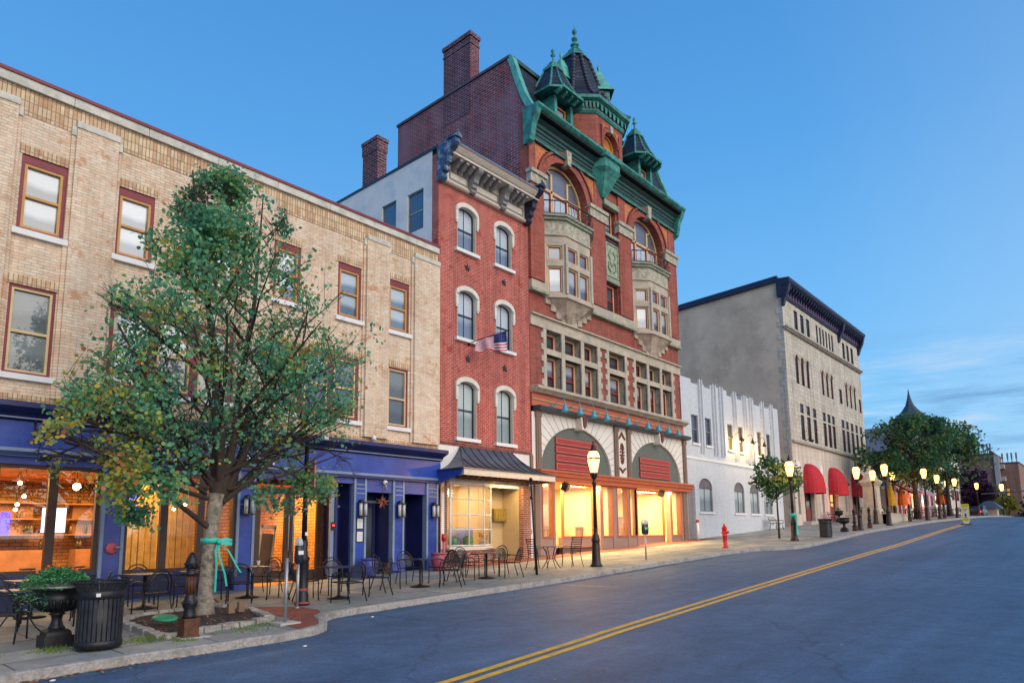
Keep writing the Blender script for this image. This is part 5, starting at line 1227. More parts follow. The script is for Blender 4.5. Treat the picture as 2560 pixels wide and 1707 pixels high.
for i,(a,b,zb,zt) in enumerate(((54.5,56.75,5.05,7.1),(60.55,62.85,5.15,7.2),(67.2,69.4,5.2,7.25))):
    zf=g((a+b)/2)
    d=MB(); ring(d,a,b,zf-.2,5.6,.1,18.3,18.4); d.box((a+b)/2-.05,(a+b)/2+.05,18.3,18.4,zf,5.5); d.box(a,b,18.3,18.4,4.2,4.3); o=d.build('door_frame',ironb,gb_)
    d=MB(); d.quad((a,18.39,4.3),(b,18.39,4.3),(b,18.39,5.6),(a,18.39,5.6)); 
    if i==1: d.quad((a,18.39,zf),(b,18.39,zf),(b,18.39,4.2),(a,18.39,4.2))
    d.build('pane',p_warm if i==1 else p_dark,o)
    if i!=1: d=MB(); d.quad((a,18.385,zf+1.25),(b,18.385,zf+1.25),(b,18.385,4.2),(a,18.385,4.2)); d.build('pane',p_curt,o); 
    d=MB(); d.box(a+.1,b-.1,18.32,18.37,zf,zf+1.25); d.build('door',mat('faded_red_door',(.22,.06,.07),.6),o)
    c=(a+b)/2; hw=(b-a)/2+.12
    aw=root('red_awning',['crimson domed awning over the nearest arched door of the grey stone building','crimson domed awning over the lit middle door of the grey stone building','crimson domed awning over the far door, behind a lit street lamp'][i],'awning',(c,18,zb),'red awnings on the grey stone building')
    m=MB(); nu,nv=12,8; vs=[]
    for u in range(nu+1):
        th=pi*u/nu
        for v in range(nv+1):
            ph=v/nv*pi/2
            # quarter dome: wall arch at v=nv
            rr=cos(ph); x=c-hw*cos(th)*(1 if True else 0); 
            out=1.15*sin(th)**.75*cos(ph); z=zb+(zt-zb)*sin(ph)*1.0
            x=c-hw*cos(th)*(1-.0*sin(ph)) if v==0 else c-hw*cos(th)*cos(ph)**.55
            vs.append((x,17.95-out,z))
    m.add(vs,[[p*(nv+1)+q,(p+1)*(nv+1)+q,(p+1)*(nv+1)+q+1,p*(nv+1)+q+1] for p in range(nu) for q in range(nv)],False)
    m.build('canopy',awn,aw)
    m=MB(); vs=[]
    for u in range(nu+1):
        th=pi*u/nu; vs+=[(c-hw*cos(th),17.95-1.15*sin(th)**.75,zb),(c-hw*cos(th),17.95-1.15*sin(th)**.75,zb-.32)]
    m.add(vs,[[2*u,2*u+2,2*u+3,2*u+1] for u in range(nu)]); m.build('valance',awn,aw)
m=MB(); m.box(53.8,57.2,17.4,18.0,1.5,g(55)+.22); m.build('step',concr,gb_)
for x,z,l in ((55.6,8.95,'above the first awning of the grey building'),(64.3,5.9,'between the second and third red awnings')):
    r=root('wall_spotlight','small dark spotlight on a bracket '+l,'spotlight',(x,17.9,z)); m=MB(); m.tube([(x,17.98,z),(x,17.7,z+.1)],.03,6); m.build('bracket',iron,r); m=MB(); m.tube([(x-.08,17.7,z+.1),(x+.2,17.5,z-.08)],[.09,.13],8); m.build('shade',iron,r)
# ================================================================== BACKGROUND BUILDINGS
def gable_house(name,lab,cat,x0,x1,y0,y1,ze,zr,mw_,mr_,wins=(),axis='x',parts=True,mf=None,zb=2.2):
    r=root(name,lab,cat,((x0+x1)/2,y0,g((x0+x1)/2)))
    m=MB(); m.box(x0,x1,y0,y1,zb,ze)
    if axis=='x':   # ridge parallel to the street
        ym=(y0+y1)/2; 
        for x in (x0,x1): m.quad((x,y0,ze),(x,y1,ze),(x,ym,zr))
    else:
        xm=(x0+x1)/2
        for y in (y0,y1): m.quad((x0,y,ze),(x1,y,ze),(xm,y,zr))
    m.build('wall',mw_,r)
    m=MB(); e=.3
    if axis=='x':
        m.prism([(y0-e,ze-.1),(y0-e,ze+.05),((y0+y1)/2,zr+.15),(y1+e,ze+.05),(y1+e,ze-.1),((y0+y1)/2,zr)],'x',x0-e,x1+e)
    else: m.prism([(x0-e,ze-.1),(x0-e,ze+.05),((x0+x1)/2,zr+.15),(x1+e,ze+.05),(x1+e,ze-.1),((x0+x1)/2,zr)],'y',y0-e,y1+e)
    m.build('roof',mr_,r)
    for a,b,c,d in wins: window(r,a,b,c,d,y0-.02,mf or whitep,p_dark,w=.07,d=.05,meet=.5)
    return r
gable_house('clapboard_house','tan clapboard house with slate roof right behind the grey stone building','house',74.6,82,18.2,27,8.3,11.2,siding,shing,[(76,77,6.2,7.6),(78.5,79.5,6.2,7.6),(75.5,76.6,3.6,5.4)],'x')
gable_house('cream_gable_house','cream gabled house rising behind the large street tree','house',86,95,19,30,10.8,14.0,mat('cream_siding',(.42,.34,.27),.8),shing,[(88,89,8.4,10),(91,92,8.4,10)],'y')
r=root('pink_lit_shopfront','low shop washed in pink light beyond the stone monument','shop',(86,17.8,g(86)))
m=MB(); facade(m,83,89.8,2.5,6.9,[(84,85.2,3.5,6.0),(86,87.2,3.3,6.0),(88,89,3.5,6.0)],17.9,.3); m.build('wall',pinks,r)
m=MB(); m.box(82.9,89.9,17.6,17.95,6.9,7.2); m.box(83,89.8,17.7,17.95,6.15,6.3); m.build('cornice',pinks,r)
for a,b in ((84,85.2),(86,87.2),(88,89)): window(r,a,b,3.4,6.0,18.15,greyp,p_warm if a>85 else p_dark,w=.07,d=.05,meet=0,nh=1)
# terraces beyond
tc_=[('white_row_house','white row house with steep gable beyond the pink shop','whitewashed',92,99,18.6,8.8,11.6,whitep),('grey_row_house','pale grey row house in the middle of the far terrace','g',99.2,106,18.4,9.4,12.4,mat('pale_grey_siding',(.40,.40,.42),.8)),('gabled_row_house','white gabled row house nearest the apartment block','w',106.3,116,18.2,10.4,13.6,mat('bright_siding',(.58,.58,.60),.8)),('stucco_row_house','cream row house at the far end of the terrace','c',116.3,128,18,10.6,14.2,cream)]
for nm,lab,_,a,b,y0,ze,zr,mt in tc_:
    n_=3; w_=(b-a)/n_
    wins=[(a+w_*(k+.3),a+w_*(k+.75),z,z+1.5) for k in range(n_) for z in (4.6+(ze-9),7.2+(ze-9))]+[(a+w_*(k+.2),a+w_*(k+.8),2.9,4.2) for k in range(n_)]
    gable_house(nm,lab,'house',a,b,y0,y0+10,ze,zr,mt,shing,wins,'y',mf=redsash)
    # shop awning or porch along the ground floor
r=root('sidewalk_cafe_shelter','low pink roofed cafe shelter along the far terrace','shelter',(95,17,g(95))); m=MB(); m.prism([(16.2,6.0),(17.8,6.7),(18.3,6.7),(18.3,6.5),(16.2,5.85)],'x',88,100); m.build('roof',mat('pink_roof',(.42,.22,.24),.7),r)
for x in (88.3,92,96,99.7): m=MB(); m.box(x,x+.12,16.3,16.42,2.8,5.95); m.build('post',whitep,r)
# church with bell-cast spire
cr_=root('church','white church with a dark bell shaped spire rising above the street trees','church',(110,22,g(110)))
m=MB(); m.box(107.2,112.8,17.9+2,17.9+5.6,3,15.1); m.build('tower',mat('church_white',(.56,.57,.60),.8,.1,.5),cr_)
m=MB(); m.box(112,127,20,32,3,11.5); 
for x in (112,): m.quad((x,20,11.5),(x,32,11.5),(x,26,17))
m.build('nave',mat('church_white',(0,0,0)),cr_)
m=MB(); m.prism([(19.8,11.3),(26,17.2),(32.2,11.3)],'x',111.8,127.2); m.build('nave_roof',shing,cr_)
m=MB(); cx,cy=110,20.9
m.lathe(cx,cy,[(3.4,15.0),(3.25,15.2),(3.15,15.4),(3.0,16.2),(2.6,17.1),(1.9,18.0),(1.1,18.8),(.55,19.6),(.27,20.5),(.12,21.3),(.03,22.0)],8,False); m.build('spire',mat('spire_slate',(.035,.05,.085),.6,.2,2),cr_)
for x,y in ((107.6,20.2),(112.4,20.2)): 
    m=MB(); m.lathe(x,y,[(.5,13.4),(.5,16.2),(.62,16.3),(.3,16.9),(.05,17.9)],8,False); m.build('pinnacle',concr,cr_)
for k in range(3): window(cr_,108.2+k*1.4,109+k*1.4,11,13.6,19.88,greyp,p_dk2,w=.1,rise=.4,meet=0,d=.05,name='lancet_window')
# flat roofed white block seen left of the spire
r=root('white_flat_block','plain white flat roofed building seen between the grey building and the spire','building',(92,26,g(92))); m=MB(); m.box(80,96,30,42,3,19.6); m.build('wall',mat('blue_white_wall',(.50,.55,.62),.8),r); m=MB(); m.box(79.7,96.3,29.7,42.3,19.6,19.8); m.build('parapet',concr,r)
# apartment block
ap_=root('apartment_block','tall brown brick apartment block with roof antennas beyond the crest','apartment block',(170,18,2))
m=MB(); m.box(170,182,18.0,24.5,-3,17.2); m.box(176,190,14.6,18.6,-3,15.6) ; m.box(172,182,24.5,30,-3,17); m.build('wall',aptB,ap_)
m=MB(); m.box(169.6,170,17.2,18.05,-3,16.9);  m.build('balcony_stack',concr,ap_)
for k in range(6):
    m=MB(); m.box(174.4,176,16.9,17.9,1.5+k*2.6,2.4+k*2.6); m.build('balcony',concr,ap_)
for z in (14.5,11.5,8.5): m=MB(); m.box(169.9,170,24.0,24.4,z,z+1.3); m.build('lit_window',p_warm,ap_)
m=MB(); m.box(169.9,182.1,17.9,24.6,17.2,17.5); m.box(175.9,190.1,14.5,18.7,15.6,15.85); m.build('parapet',mat('dark_parapet',(.08,.05,.06),.8),ap_)
for y in (18.6,19.1,19.8,20.6,21.3): m=MB(); m.tube([(171,y,17.4),(171,y,19.2)],.08,4); m.box(170.9,171.1,y-.15,y+.15,18.2,19.6); m.build('antenna',greyp,ap_)
m=MB(); m.tube([(171,18.4,18.1),(171,21.5,18.1)],.05,4); m.build('antenna_rail',greyp,ap_)
for y in (14.9,15.7,16.4,17.3): m=MB(); m.tube([(177,y,15.8),(177,y,17.6)],.08,4); m.box(176.9,177.1,y-.15,y+.15,16.6,17.9); m.build('antenna',greyp,ap_)
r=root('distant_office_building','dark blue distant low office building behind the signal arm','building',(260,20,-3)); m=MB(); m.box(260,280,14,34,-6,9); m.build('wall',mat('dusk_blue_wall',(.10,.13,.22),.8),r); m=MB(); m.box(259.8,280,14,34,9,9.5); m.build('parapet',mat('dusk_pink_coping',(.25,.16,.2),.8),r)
r=root('brick_chimney_block','reddish brick block behind the big tree left of the apartment block','building',(160,24,2)); m=MB(); m.box(160,168,25.6,31,0,20.2); m.build('wall',mat('plum_brick',(.16,.07,.10),.8),r); m=MB(); m.box(159.8,168.2,25.4,31.2,20.2,20.7); m.build('parapet',mat('plum_coping',(.1,.05,.08),.8),r)
# kiosk
r=root('bus_kiosk','small stone kiosk with a dark hipped roof at the crest of the street','kiosk',(112,13.2,g(112))); m=MB(); m.box(111.5,113.4,12.1,13.9,2.6,4.7); m.build('wall',stoneC,r); m=MB(); m.lathe(112.4,13,[(2.0,4.65),(2.0,4.75),(.7,5.6),(.1,5.65)],4,False,a0=pi/4); m.build('roof',slateb,r); m=MB(); m.box(111.44,111.5,12.3,13.7,3.0,4.5); m.build('shutter',mat('kiosk_shutter',(.40,.30,.22),.7),r)
# ================================================================== STREET LAMPS
def make_lamp():
    r=root('street_lamp','black cast iron street lamp with a glowing glass lantern','street lamp',(0,0,0),'lit street lamps along the kerb')
    m=MB(); m.lathe(0,0,[(.21,0),(.21,.05),(.17,.09),(.15,.2),(.13,.75),(.125,.82),(.15,.86),(.14,.92),(.11,.98),(.12,1.02),(.075,1.1),(.07,1.2),(.085,1.24),(.065,1.28)],14); m.build('base',ironb,r)
    m=MB(); m.lathe(0,0,[(.068,1.26),(.052,2.75),(.075,2.8),(.08,2.84),(.05,2.9),(.05,2.96),(.09,3.0),(.10,3.06),(.13,3.1),(.135,3.16),(.11,3.2)],12); 
    for k in range(8): a=k*pi/4; m.tube([(.064*cos(a),.064*sin(a),1.3),(.05*cos(a),.05*sin(a),2.72)],.008,4)
    m.build('post',ironb,r)
    m=MB(); m.lathe(0,0,[(.115,3.2),(.205,3.62),(.21,3.68),(.205,3.74),(.175,3.86),(.115,3.94),(.09,3.96)],14); m.build('lantern_glass',lampglow,r)
    m=MB(); 
    for k in range(6): a=k*pi/3; m.tube([(.12*cos(a),.12*sin(a),3.18),(.212*cos(a),.212*sin(a),3.66)],.012,4)
    m.lathe(0,0,[(.218,3.645),(.223,3.66),(.223,3.69),(.214,3.7)],14); 
    m.build('lantern_frame',ironb,r)
    m=MB(); m.lathe(0,0,[(.125,3.925),(.135,3.95),(.11,4.0),(.075,4.06),(.07,4.12),(.03,4.18),(.035,4.22),(.01,4.3)],12); m.build('finial',ironb,r)
    return r
LP=[(19.53,13.45,'nearest one, in front of the arched shop windows',1),(35.9,12.5,'standing in front of the small linden tree',1.03),(46.4,12.1,'beside the black bollard before the third awning',1.0),(53.2,12.0,'leaning slightly, in front of the stone monument',1.08),(55.6,13.4,'half hidden directly behind the monument lamp',1.0),(63.4,11.5,'in front of the big tree by the orange umbrellas',1.05),(66.2,14.4,'just behind the umbrella lamp in the foliage',1.06),(66.2,11.1,'between the big tree and the crossing sign',.93),(70.4,10.5,'just left of the yellow crossing sign',.86),(80,12.6,'small one far behind the crossing sign',.9),(98,12.4,'far one left of the kiosk',1.0),(118,12.0,'farthest one glowing in the green trees beyond the kiosk',1.3)]
lp0=make_lamp()
for i,(x,y,l,s) in enumerate(LP):
    o=lp0 if i==0 else copy_tree(lp0); o.location=(x,y,gs(x,y)); o.scale=(s,s,s); o['label']='lit black street lamp, '+l
    if i==3: o.rotation_euler=(0,R(-2.5),0)
    if i==1: o.rotation_euler=(0,R(-1.2),0)
    if i<10: lamp_point('street_lamp_light',(x,y,gs(x,y)+3.6*s),[950,600,380,330,220,320,240,280,240,220][i],(1,.50,.13),.14)
    m=MB()
# ================================================================== BOLLARDS
def make_bollard():
    r=root('bollard','','bollard',(0,0,0))
    m=MB(); m.prism([(-.12,-.12),(.12,-.12),(.12,.12),(-.12,.12)],'z',0,.3); m.box(-.135,.135,-.135,.135,0,.04); m.box(-.13,.13,-.13,.13,.28,.31); m.build('base',ironr,r)
    m=MB(); m.lathe(0,0,[(.125,.31),(.09,.36),(.1,.40),(.08,.44),(.11,.5),(.12,.56),(.09,.62),(.085,.66),(.075,.7)],12)
    for k in range(6): a=k*pi/3; m.ball((.1*cos(a),.1*sin(a),.56),.035,6,5)
    m.build('collar',iron,r)
    m=MB(); m.lathe(0,0,[(.068,.68),(.062,1.0)],12)
    for k in range(10): a=k*pi/5; m.tube([(.072*cos(a),.072*sin(a),.7),(.066*cos(a),.066*sin(a),.99)],.012,4)
    m.build('shaft',ironr,r)
    m=MB(); m.lathe(0,0,[(.07,.98),(.095,1.0),(.1,1.03),(.07,1.06),(.085,1.08),(.08,1.1)],12); m.lathe(0,0,[(.08,1.1),(.105,1.16),(.095,1.24),(.05,1.32),(.012,1.37)],12)
    for k in range(5):
        for j in range(8): a=(j+.5*(k%2))*pi/4; rr=.1-.022*k if k>1 else .1; m.ball((rr*cos(a),rr*sin(a),1.13+k*.045),.02,5,4)
    m.build('acorn_cap',iron,r)
    return r
b0=make_bollard()
for i,(x,y,l) in enumerate([(5.04,11.47,'rusty fluted iron bollard with acorn cap beside the stone edged tree bed'),(49.0,12.2,'slim dark bollard on the pavement between two street lamps before the awnings'),(45.6,12.2,'dark bollard touching the lamp before the third awning'),(60.4,12.15,'dark bollard behind the teal wrapped post near the monument'),(68.8,11.2,'dark bollard beside the orange umbrella')]):
    o=b0 if i==0 else copy_tree(b0); o.location=(x,y,gs(x,y)); o['label']=l; o['group']='iron bollards along the pavement'
# ================================================================== LITTER BINS
def make_bin(lab,loc,s=1,paper=False):
    x,y=loc; z=gs(x,y); r=root('litter_bin',lab,'litter bin',(x,y,z))
    def C(a,rr,zz_): return (x+rr*cos(a),y+rr*sin(a),z+zz_)
    m=MB(); m.lathe(x,y,[(.255,z+.06),(.28,z+.07),(.28,z+.8)],20); m.build('liner',blackp,r)
    m=MB()
    for k in range(30):
        a=2*pi*k/30; da=.075
        for (r0,z0,r1,z1) in ((.305,.08,.305,.84),(.305,.84,.33,.9),(.33,.9,.40,.985)):
            m.quad(C(a-da,r0,z0),C(a+da,r0,z0),C(a+da,r1,z1),C(a-da,r1,z1))
            m.quad(C(a-da,r0,z0),C(a-da,r0-.015,z0),C(a-da,r1-.015,z1),C(a-da,r1,z1)); m.quad(C(a+da,r0,z0),C(a+da,r0-.015,z0),C(a+da,r1-.015,z1),C(a+da,r1,z1))
    m.build('slat',mat('bin_black_enamel',(.035,.037,.045),.3,.3,8,metal=.3),r)
    m=MB(); m.lathe(x,y,[(.30,z+.03),(.315,z+.04),(.315,z+.13),(.305,z+.14)],24); m.build('bottom_band',iron,r)
    m=MB(); m.lathe(x,y,[(.308,z+.74),(.316,z+.75),(.316,z+.85),(.308,z+.86)],24); m.build('top_band',iron,r)
    m=MB(); m.tube([C(2*pi*k/28,.40,.985) for k in range(29)],.014,6); m.build('rim',iron,r)
    m=MB(); a=-2.05 if not paper else -2.4; m.T=None; 
    if paper: m.quad(C(-1.2,.32,.2),C(-.8,.32,.2),C(-.8,.32,.7),C(-1.2,.32,.7))
    else: m.quad(C(a-.05,.319,.78),C(a+.14,.319,.78),C(a+.14,.319,.83),C(a-.05,.319,.83))
    m.build('sticker',whitep,r); return r
make_bin('black slatted litter bin with flared rim beside the flower urn',(3.78,11.62))
make_bin('black litter bin with a white notice near the small tree',(38.8,11.85),.95,True)
# ================================================================== URN PLANTERS
def urn(lab,x,y,s=1,plant=0,grp=None):
    z=gs(x,y); r=root('urn_planter',lab,'planter',(x,y,z),grp)
    q=lambda pr:[(a*s,z+b*s) for a,b in pr]
    m=MB(); m.prism([(x+a*s,y+b*s) for a,b in ((-.22,-.22),(.22,-.22),(.22,.22),(-.22,.22))],'z',z,z+.2*s); m.lathe(x,y,q([(.27,.2),(.25,.26),(.2,.3)]),4,False,a0=pi/4); m.build('pedestal',iron,r)
    m=MB(); m.lathe(x,y,q([(.15,.28),(.1,.36),(.075,.45),(.09,.52),(.13,.55),(.1,.57),(.2,.6),(.31,.68),(.35,.78),(.34,.84),(.33,.9),(.37,.94),(.43,.97),(.44,1.0),(.40,1.01),(.36,.97)]),24)
    for k in range(22): a=2*pi*k/22; m.tube([(x+.21*s*cos(a),y+.21*s*sin(a),z+.6*s),(x+.33*s*cos(a),y+.33*s*sin(a),z+.7*s),(x+.35*s*cos(a),y+.35*s*sin(a),z+.8*s)],.02*s,4)
    bo=m.build('bowl',iron,r); m=MB(); m.lathe(x,y,q([(.41,.985),(.452,.99),(.452,1.015),(.4,1.02)]),24); m.build('rim',granite,bo)
    m=MB(); m.lathe(x,y,q([(.38,.95),(.02,.98)]),14); m.build('soil',mulch,r)
    if plant:
        m=MB(); n_=3200 if plant==2 else 160
        for k in range(n_):
            a=ru(0,2*pi); rr=abs(random.gauss(0,.24))*s; 
            if plant==2:
                rr=ru(0,1)**.6*.5*s; hx=x+rr*cos(a)-.05; hy=y+rr*sin(a); hz=z+(1.04+.24*(1-(rr/.52)**2)+ru(-.14,.05))*s-(.45*max(0,rr-.38) if True else 0)
                if cos(a)<-.3 and rnd()<.3: hx-=.07; hz-=ru(.05,.38)
            else: hx=x+rr*cos(a);hy=y+rr*sin(a);hz=z+(1.0+ru(0,.25))*s
            l=ru(.03,.055)*(1 if plant==2 else 2); t=ru(0,2*pi); u=Vector((cos(t),sin(t),ru(-.4,.8))).normalized()*l; v=Vector((-sin(t),cos(t),ru(-.5,.5))).normalized()*l*.35; c=Vector((hx,hy,hz)); m.cur=k%3
            m.quad(tuple(c-v*.4),tuple(c+u*.5-v),tuple(c+u),tuple(c+u*.5+v))
        lv=[mat('planter_leaf_a',(.06,.30,.10),.6),mat('planter_leaf_b',(.10,.42,.14),.6),mat('planter_leaf_c',(.04,.18,.08),.6)]
        m.build('foliage',lv,r)
        if plant==2:
            m=MB()
            for k in range(9):
                a=ru(0,2*pi); rr=ru(.1,.45); m.ball((x+rr*cos(a),y+rr*sin(a),z+1.18-.3*max(0,rr-.3)+ru(-.04,.05)),.024,6,4)
            m.build('flower',mat('orange_flower',(.60,.10,.02),.6),r)
    return r
urn('large black iron urn overflowing with ferny leaves and orange flowers beside the litter bin',3.42,12.35,.9,2)
urn('empty small black urn standing near the kerb between bin and lamp',44.5,12.5,.85,0)
urn('black urn with a green plant in front of the middle awning door',59.3,17.0,.9,1)
urn('black urn with a leafy plant in front of the third awning',63.2,16.3,.9,1)
urn('black urn with a plant beside the stone monument',66.5,15.6,.9,1)
# ================================================================== CAFE FURNITURE
mesh_m=None
def seatmat():
    s=NT('patio_mesh'); s.b.inputs['Base Color'].default_value=(.035,.045,.075,1); s.b.inputs['Roughness'].default_value=.5; s.b.inputs['Metallic'].default_value=.3
    t=s.n('ShaderNodeBsdfTransparent'); m=s.n('ShaderNodeMixShader'); m.inputs[0].default_value=.66; s.l(t.outputs[0],m.inputs[1]); s.l(s.b.outputs[0],m.inputs[2]); s.l(m.outputs[0],s.out.inputs['Surface']); return s.m
MESHM=seatmat()
def make_chair():
    r=root('patio_chair','','chair',(0,0,0)); t=.0115; F=iron; t=.0145
    # faces +x ; seat .44 high
    for s in (-1,1):
        y=s*.26
        m=MB(); m.tube([(.25,y,0),(.24,y,.25),(.25,y,.5),(.22,y,.62),(.05,y*1.04,.66),(-.18,y*1.02,.64),(-.24,y*.98,.62)],t,6); m.tube([(.25,y,0),(.27,y,.012)],.016,6); m.build('front_leg',F,r)
        m=MB(); m.tube([(-.34,y*1.03,0),(-.27,y,.22),(-.22,y*.96,.42)],t,6); m.build('rear_leg',F,r)
    m=MB(); n=14; P=[(-.22,-.25,.42)]+[(-.24-.13*sin(pi*k/n)**.7,-.25*cos(pi*k/n)*1.04,.46+.42*sin(pi*k/n)**.75) for k in range(n+1)]+[(-.22,.25,.42)]; m.tube(P,t,6)
    P2=[(-.23-.10*sin(pi*k/n)**.7,-.2*cos(pi*k/n),.47+.34*sin(pi*k/n)**.75) for k in range(n+1)]; m.tube(P2,t*.8,5); m.build('back_frame',F,r)
    m=MB(); m.add([(-.235,0,.45)]+[(p[0],p[1],p[2]) for p in P2],[[0,i,i+1] for i in range(1,n+1)]); m.build('back_mesh',MESHM,r)
    m=MB(); m.tube([(.24,-.25,.44),(.24,.25,.44),(-.22,.24,.42),(-.22,-.24,.42),(.24,-.25,.44)],t,6); m.build('seat_frame',F,r)
    m=MB(); m.quad((.24,-.25,.44),(.24,.25,.44),(-.22,.24,.42),(-.22,-.24,.42)); m.build('seat',MESHM,r)
    return r
def make_ladder_chair():
    r=root('ladder_back_chair','','chair',(0,0,0)); F=ironb; t=.014
    for s in (-1,1):
        y=s*.22
        m=MB(); m.tube([(-.36,y,0),(-.26,y,.25),(-.22,y,.45),(-.26,y,.75),(-.33,y,1.02)],t,6); m.build('rear_leg',F,r)
        m=MB(); m.tube([(.24,y,0),(.2,y,.3),(.2,y,.45)],t,6); m.build('front_leg',F,r)
        m=MB(); m.tube([(-.25,y,.68),(.05,y*1.1,.68),(.18,y*1.1,.62),(.2,y,.45)],t*.9,6); m.build('armrest',F,r)
    m=MB()
    for k in range(7):
        z=.52+k*.075; x=-.225-.012*k; m.box(x-.008,x+.008,-.22,.22,z,z+.028)
    m.build('back_slats',F,r)
    m=MB()
    for k in range(8): m.box(-.2+k*.053,-.165+k*.053,-.22,.22,.44,.452)
    m.build('seat',F,r); return r
tabm=mat('table_top_metal',(.045,.05,.085),.35,.2,5,metal=.4)
def make_table(kind):
    r=root('patio_table','','table',(0,0,0))
    if kind=='sq':
        m=MB(); m.prism([(.4,.36),(.36,.4),(-.36,.4),(-.4,.36),(-.4,-.36),(-.36,-.4),(.36,-.4),(.4,-.36)],'z',.715,.735); m.build('tabletop',tabm,r)
    else:
        m=MB(); m.lathe(0,0,[(.46,.71),(.47,.72),(.46,.735)],28); m.build('tabletop',tabm,r)
    if kind=='sq' or kind=='ped':
        m=MB(); m.lathe(0,0,[(.27,0),(.27,.02),(.08,.05),(.035,.08),(.035,.7),(.1,.715)],16); m.build('pedestal',iron,r)
    else:
        for k in range(4):
            a=pi/4+k*pi/2; c_,s_=cos(a),sin(a); m=MB(); m.tube([(.36*c_,.36*s_,0),(.26*c_,.26*s_,.1),(.12*c_,.12*s_,.34),(.2*c_,.2*s_,.56),(.3*c_,.3*s_,.71)],.014,6); m.build('leg',iron,r)
        m=MB(); m.tube([(.13*cos(k*pi/8),.13*sin(k*pi/8),.32) for k in range(17)],.01,5); m.build('brace_ring',iron,r)
    return r
T0={'sq':make_table('sq'),'rd':make_table('rd'),'ped':make_table('ped')}; CH0=make_chair(); LC0=make_ladder_chair(); used=set()
def place(pr,key,x,y,rz,lab,grp,dz=0):
    o=pr if key not in used else copy_tree(pr); used.add(key); o.location=(x,y,gs(x,y)+dz+.003); o.rotation_euler=(0,0,R(rz)); o['label']=lab; o['group']=grp; return o
TG='cafe tables on the pavement'; CG='mesh back patio chairs on the pavement'
place(T0['sq'],'sq',9.6,13.95,8,'square dark cafe table on a round pedestal nearest the kerb post',TG)
place(T0['sq'],'sq',12.25,14.1,5,'square dark cafe table in front of the two dark recesses',TG)
place(T0['ped'],'ped',14.8,14.1,0,'round dark cafe table before the bow window',TG)
place(T0['rd'],'rd',18.2,14.35,20,'small round iron table between two ladder back chairs',TG)
place(T0['sq'],'sq',6.0,15.9,15,'square dark table in front of the violet pilaster with the bell',TG)
place(T0['rd'],'rd',7.15,15.7,20,'table half hidden behind the iron bollard, catching orange light',TG)
place(T0['sq'],'sq',4.05,16.3,5,'long orange lit table against the left restaurant windows',TG)
place(T0['rd'],'rd',3.35,14.2,30,'small square topped table behind the flower urn',TG)
place(T0['sq'],'sq',8.35,15.9,0,'table right behind the tree with a glass on it',TG)
CHS=[(10.05,14.75,-105,'behind the nearest square table, back to the blue recess'),(8.95,14.35,-20,'left of the nearest square table, by the lamp base'),(9.35,13.25,100,'in front of the nearest square table, showing its back'),(10.45,13.65,160,'right of the nearest square table'),
(11.45,14.5,-10,'left of the table before the dark recesses'),(12.65,15.0,-100,'behind the table before the dark recesses'),(12.75,13.45,125,'front right of the table before the dark recesses'),(13.2,14.3,175,'right of the table before the dark recesses'),
(13.95,14.25,-5,'left of the round table before the bow window'),(14.9,15.0,-95,'behind the round table before the bow window'),(15.45,13.75,150,'front right of the round table, before the bow window'),(15.75,14.6,190,'rear right of the round table, before the bow window'),
(5.15,16.3,-15,'left of the table beneath the sprinkler bell'),(6.2,16.7,-100,'behind the table beneath the sprinkler bell'),(5.75,14.85,95,'on the paving behind the tree bed, empty and turned away'),(6.8,15.6,165,'right of the table beneath the sprinkler bell'),
(3.9,15.2,75,'behind the flower urn, turned to the orange lit table'),(2.75,14.6,-25,'cut by the left edge of the pavement view'),(4.75,15.35,160,'just right of the litter bin rim'),(3.6,16.9,-90,'against the left restaurant window'),(3.0,13.5,60,'lowest in the left corner, beside the urn pedestal'),
(4.6,14.3,120,'low by the flower urn, its back to the road'),(5.0,17.1,-80,'against the restaurant window left of the bell pilaster'),(7.75,16.4,-40,'behind the tree trunk at the table with the glass'),(9.1,16.4,-150,'under the glass doors, right of the table with the glass'),(8.75,15.0,120,'right of the tree, lit orange on one side'),(7.8,15.2,60,'close behind the tree trunk, by the ribbon tails')]
for x,y,rz,l in CHS: place(CH0,'ch',x,y,rz,'black mesh patio chair '+l,CG)
place(LC0,'lc',17.75,14.55,-10,'iron ladder back chair left of the small round table','iron ladder back chairs by the arched shop'); place(LC0,'lc',19.0,14.1,175,'iron ladder back chair nearest the street lamp','iron ladder back chairs by the arched shop')
r=root('drinking_glass','clear plastic cup left on the table behind the tree','cup',(8.5,15.9,1.1)); zt=gs(8.5,15.9)+.74; m=MB(); m.lathe(8.55,15.8,[(.03,zt),(.04,zt+.12)],12); m.build('cup',mat('cup_plastic',(.5,.5,.5),.2),r); m=MB(); m.lathe(8.55,15.8,[(.042,zt+.12),(.04,zt+.13)],12); m.build('lid',whitep,r)
# plant pots by the door
for x,y,l in ((13.0,17.3,'navy glazed pot behind the patio chairs at the dark recess'),(15.75,17.2,'pink glazed pot behind the chairs at the right blue pilaster')):
    z=gs(x,y); r=root('glazed_pot',l,'pot',(x,y,z)); mt=bluev if x<14 else mat('pink_glaze',(.35,.07,.12),.4); m=MB(); m.lathe(x,y,[(.16,z),(.25,z+.25),(.27,z+.5),(.24,z+.55)],16); m.build('body',mt,r); m=MB(); m.lathe(x,y,[(.25,z+.54),(.29,z+.56),(.28,z+.6),(.22,z+.6)],16); m.build('rim',mt,r)
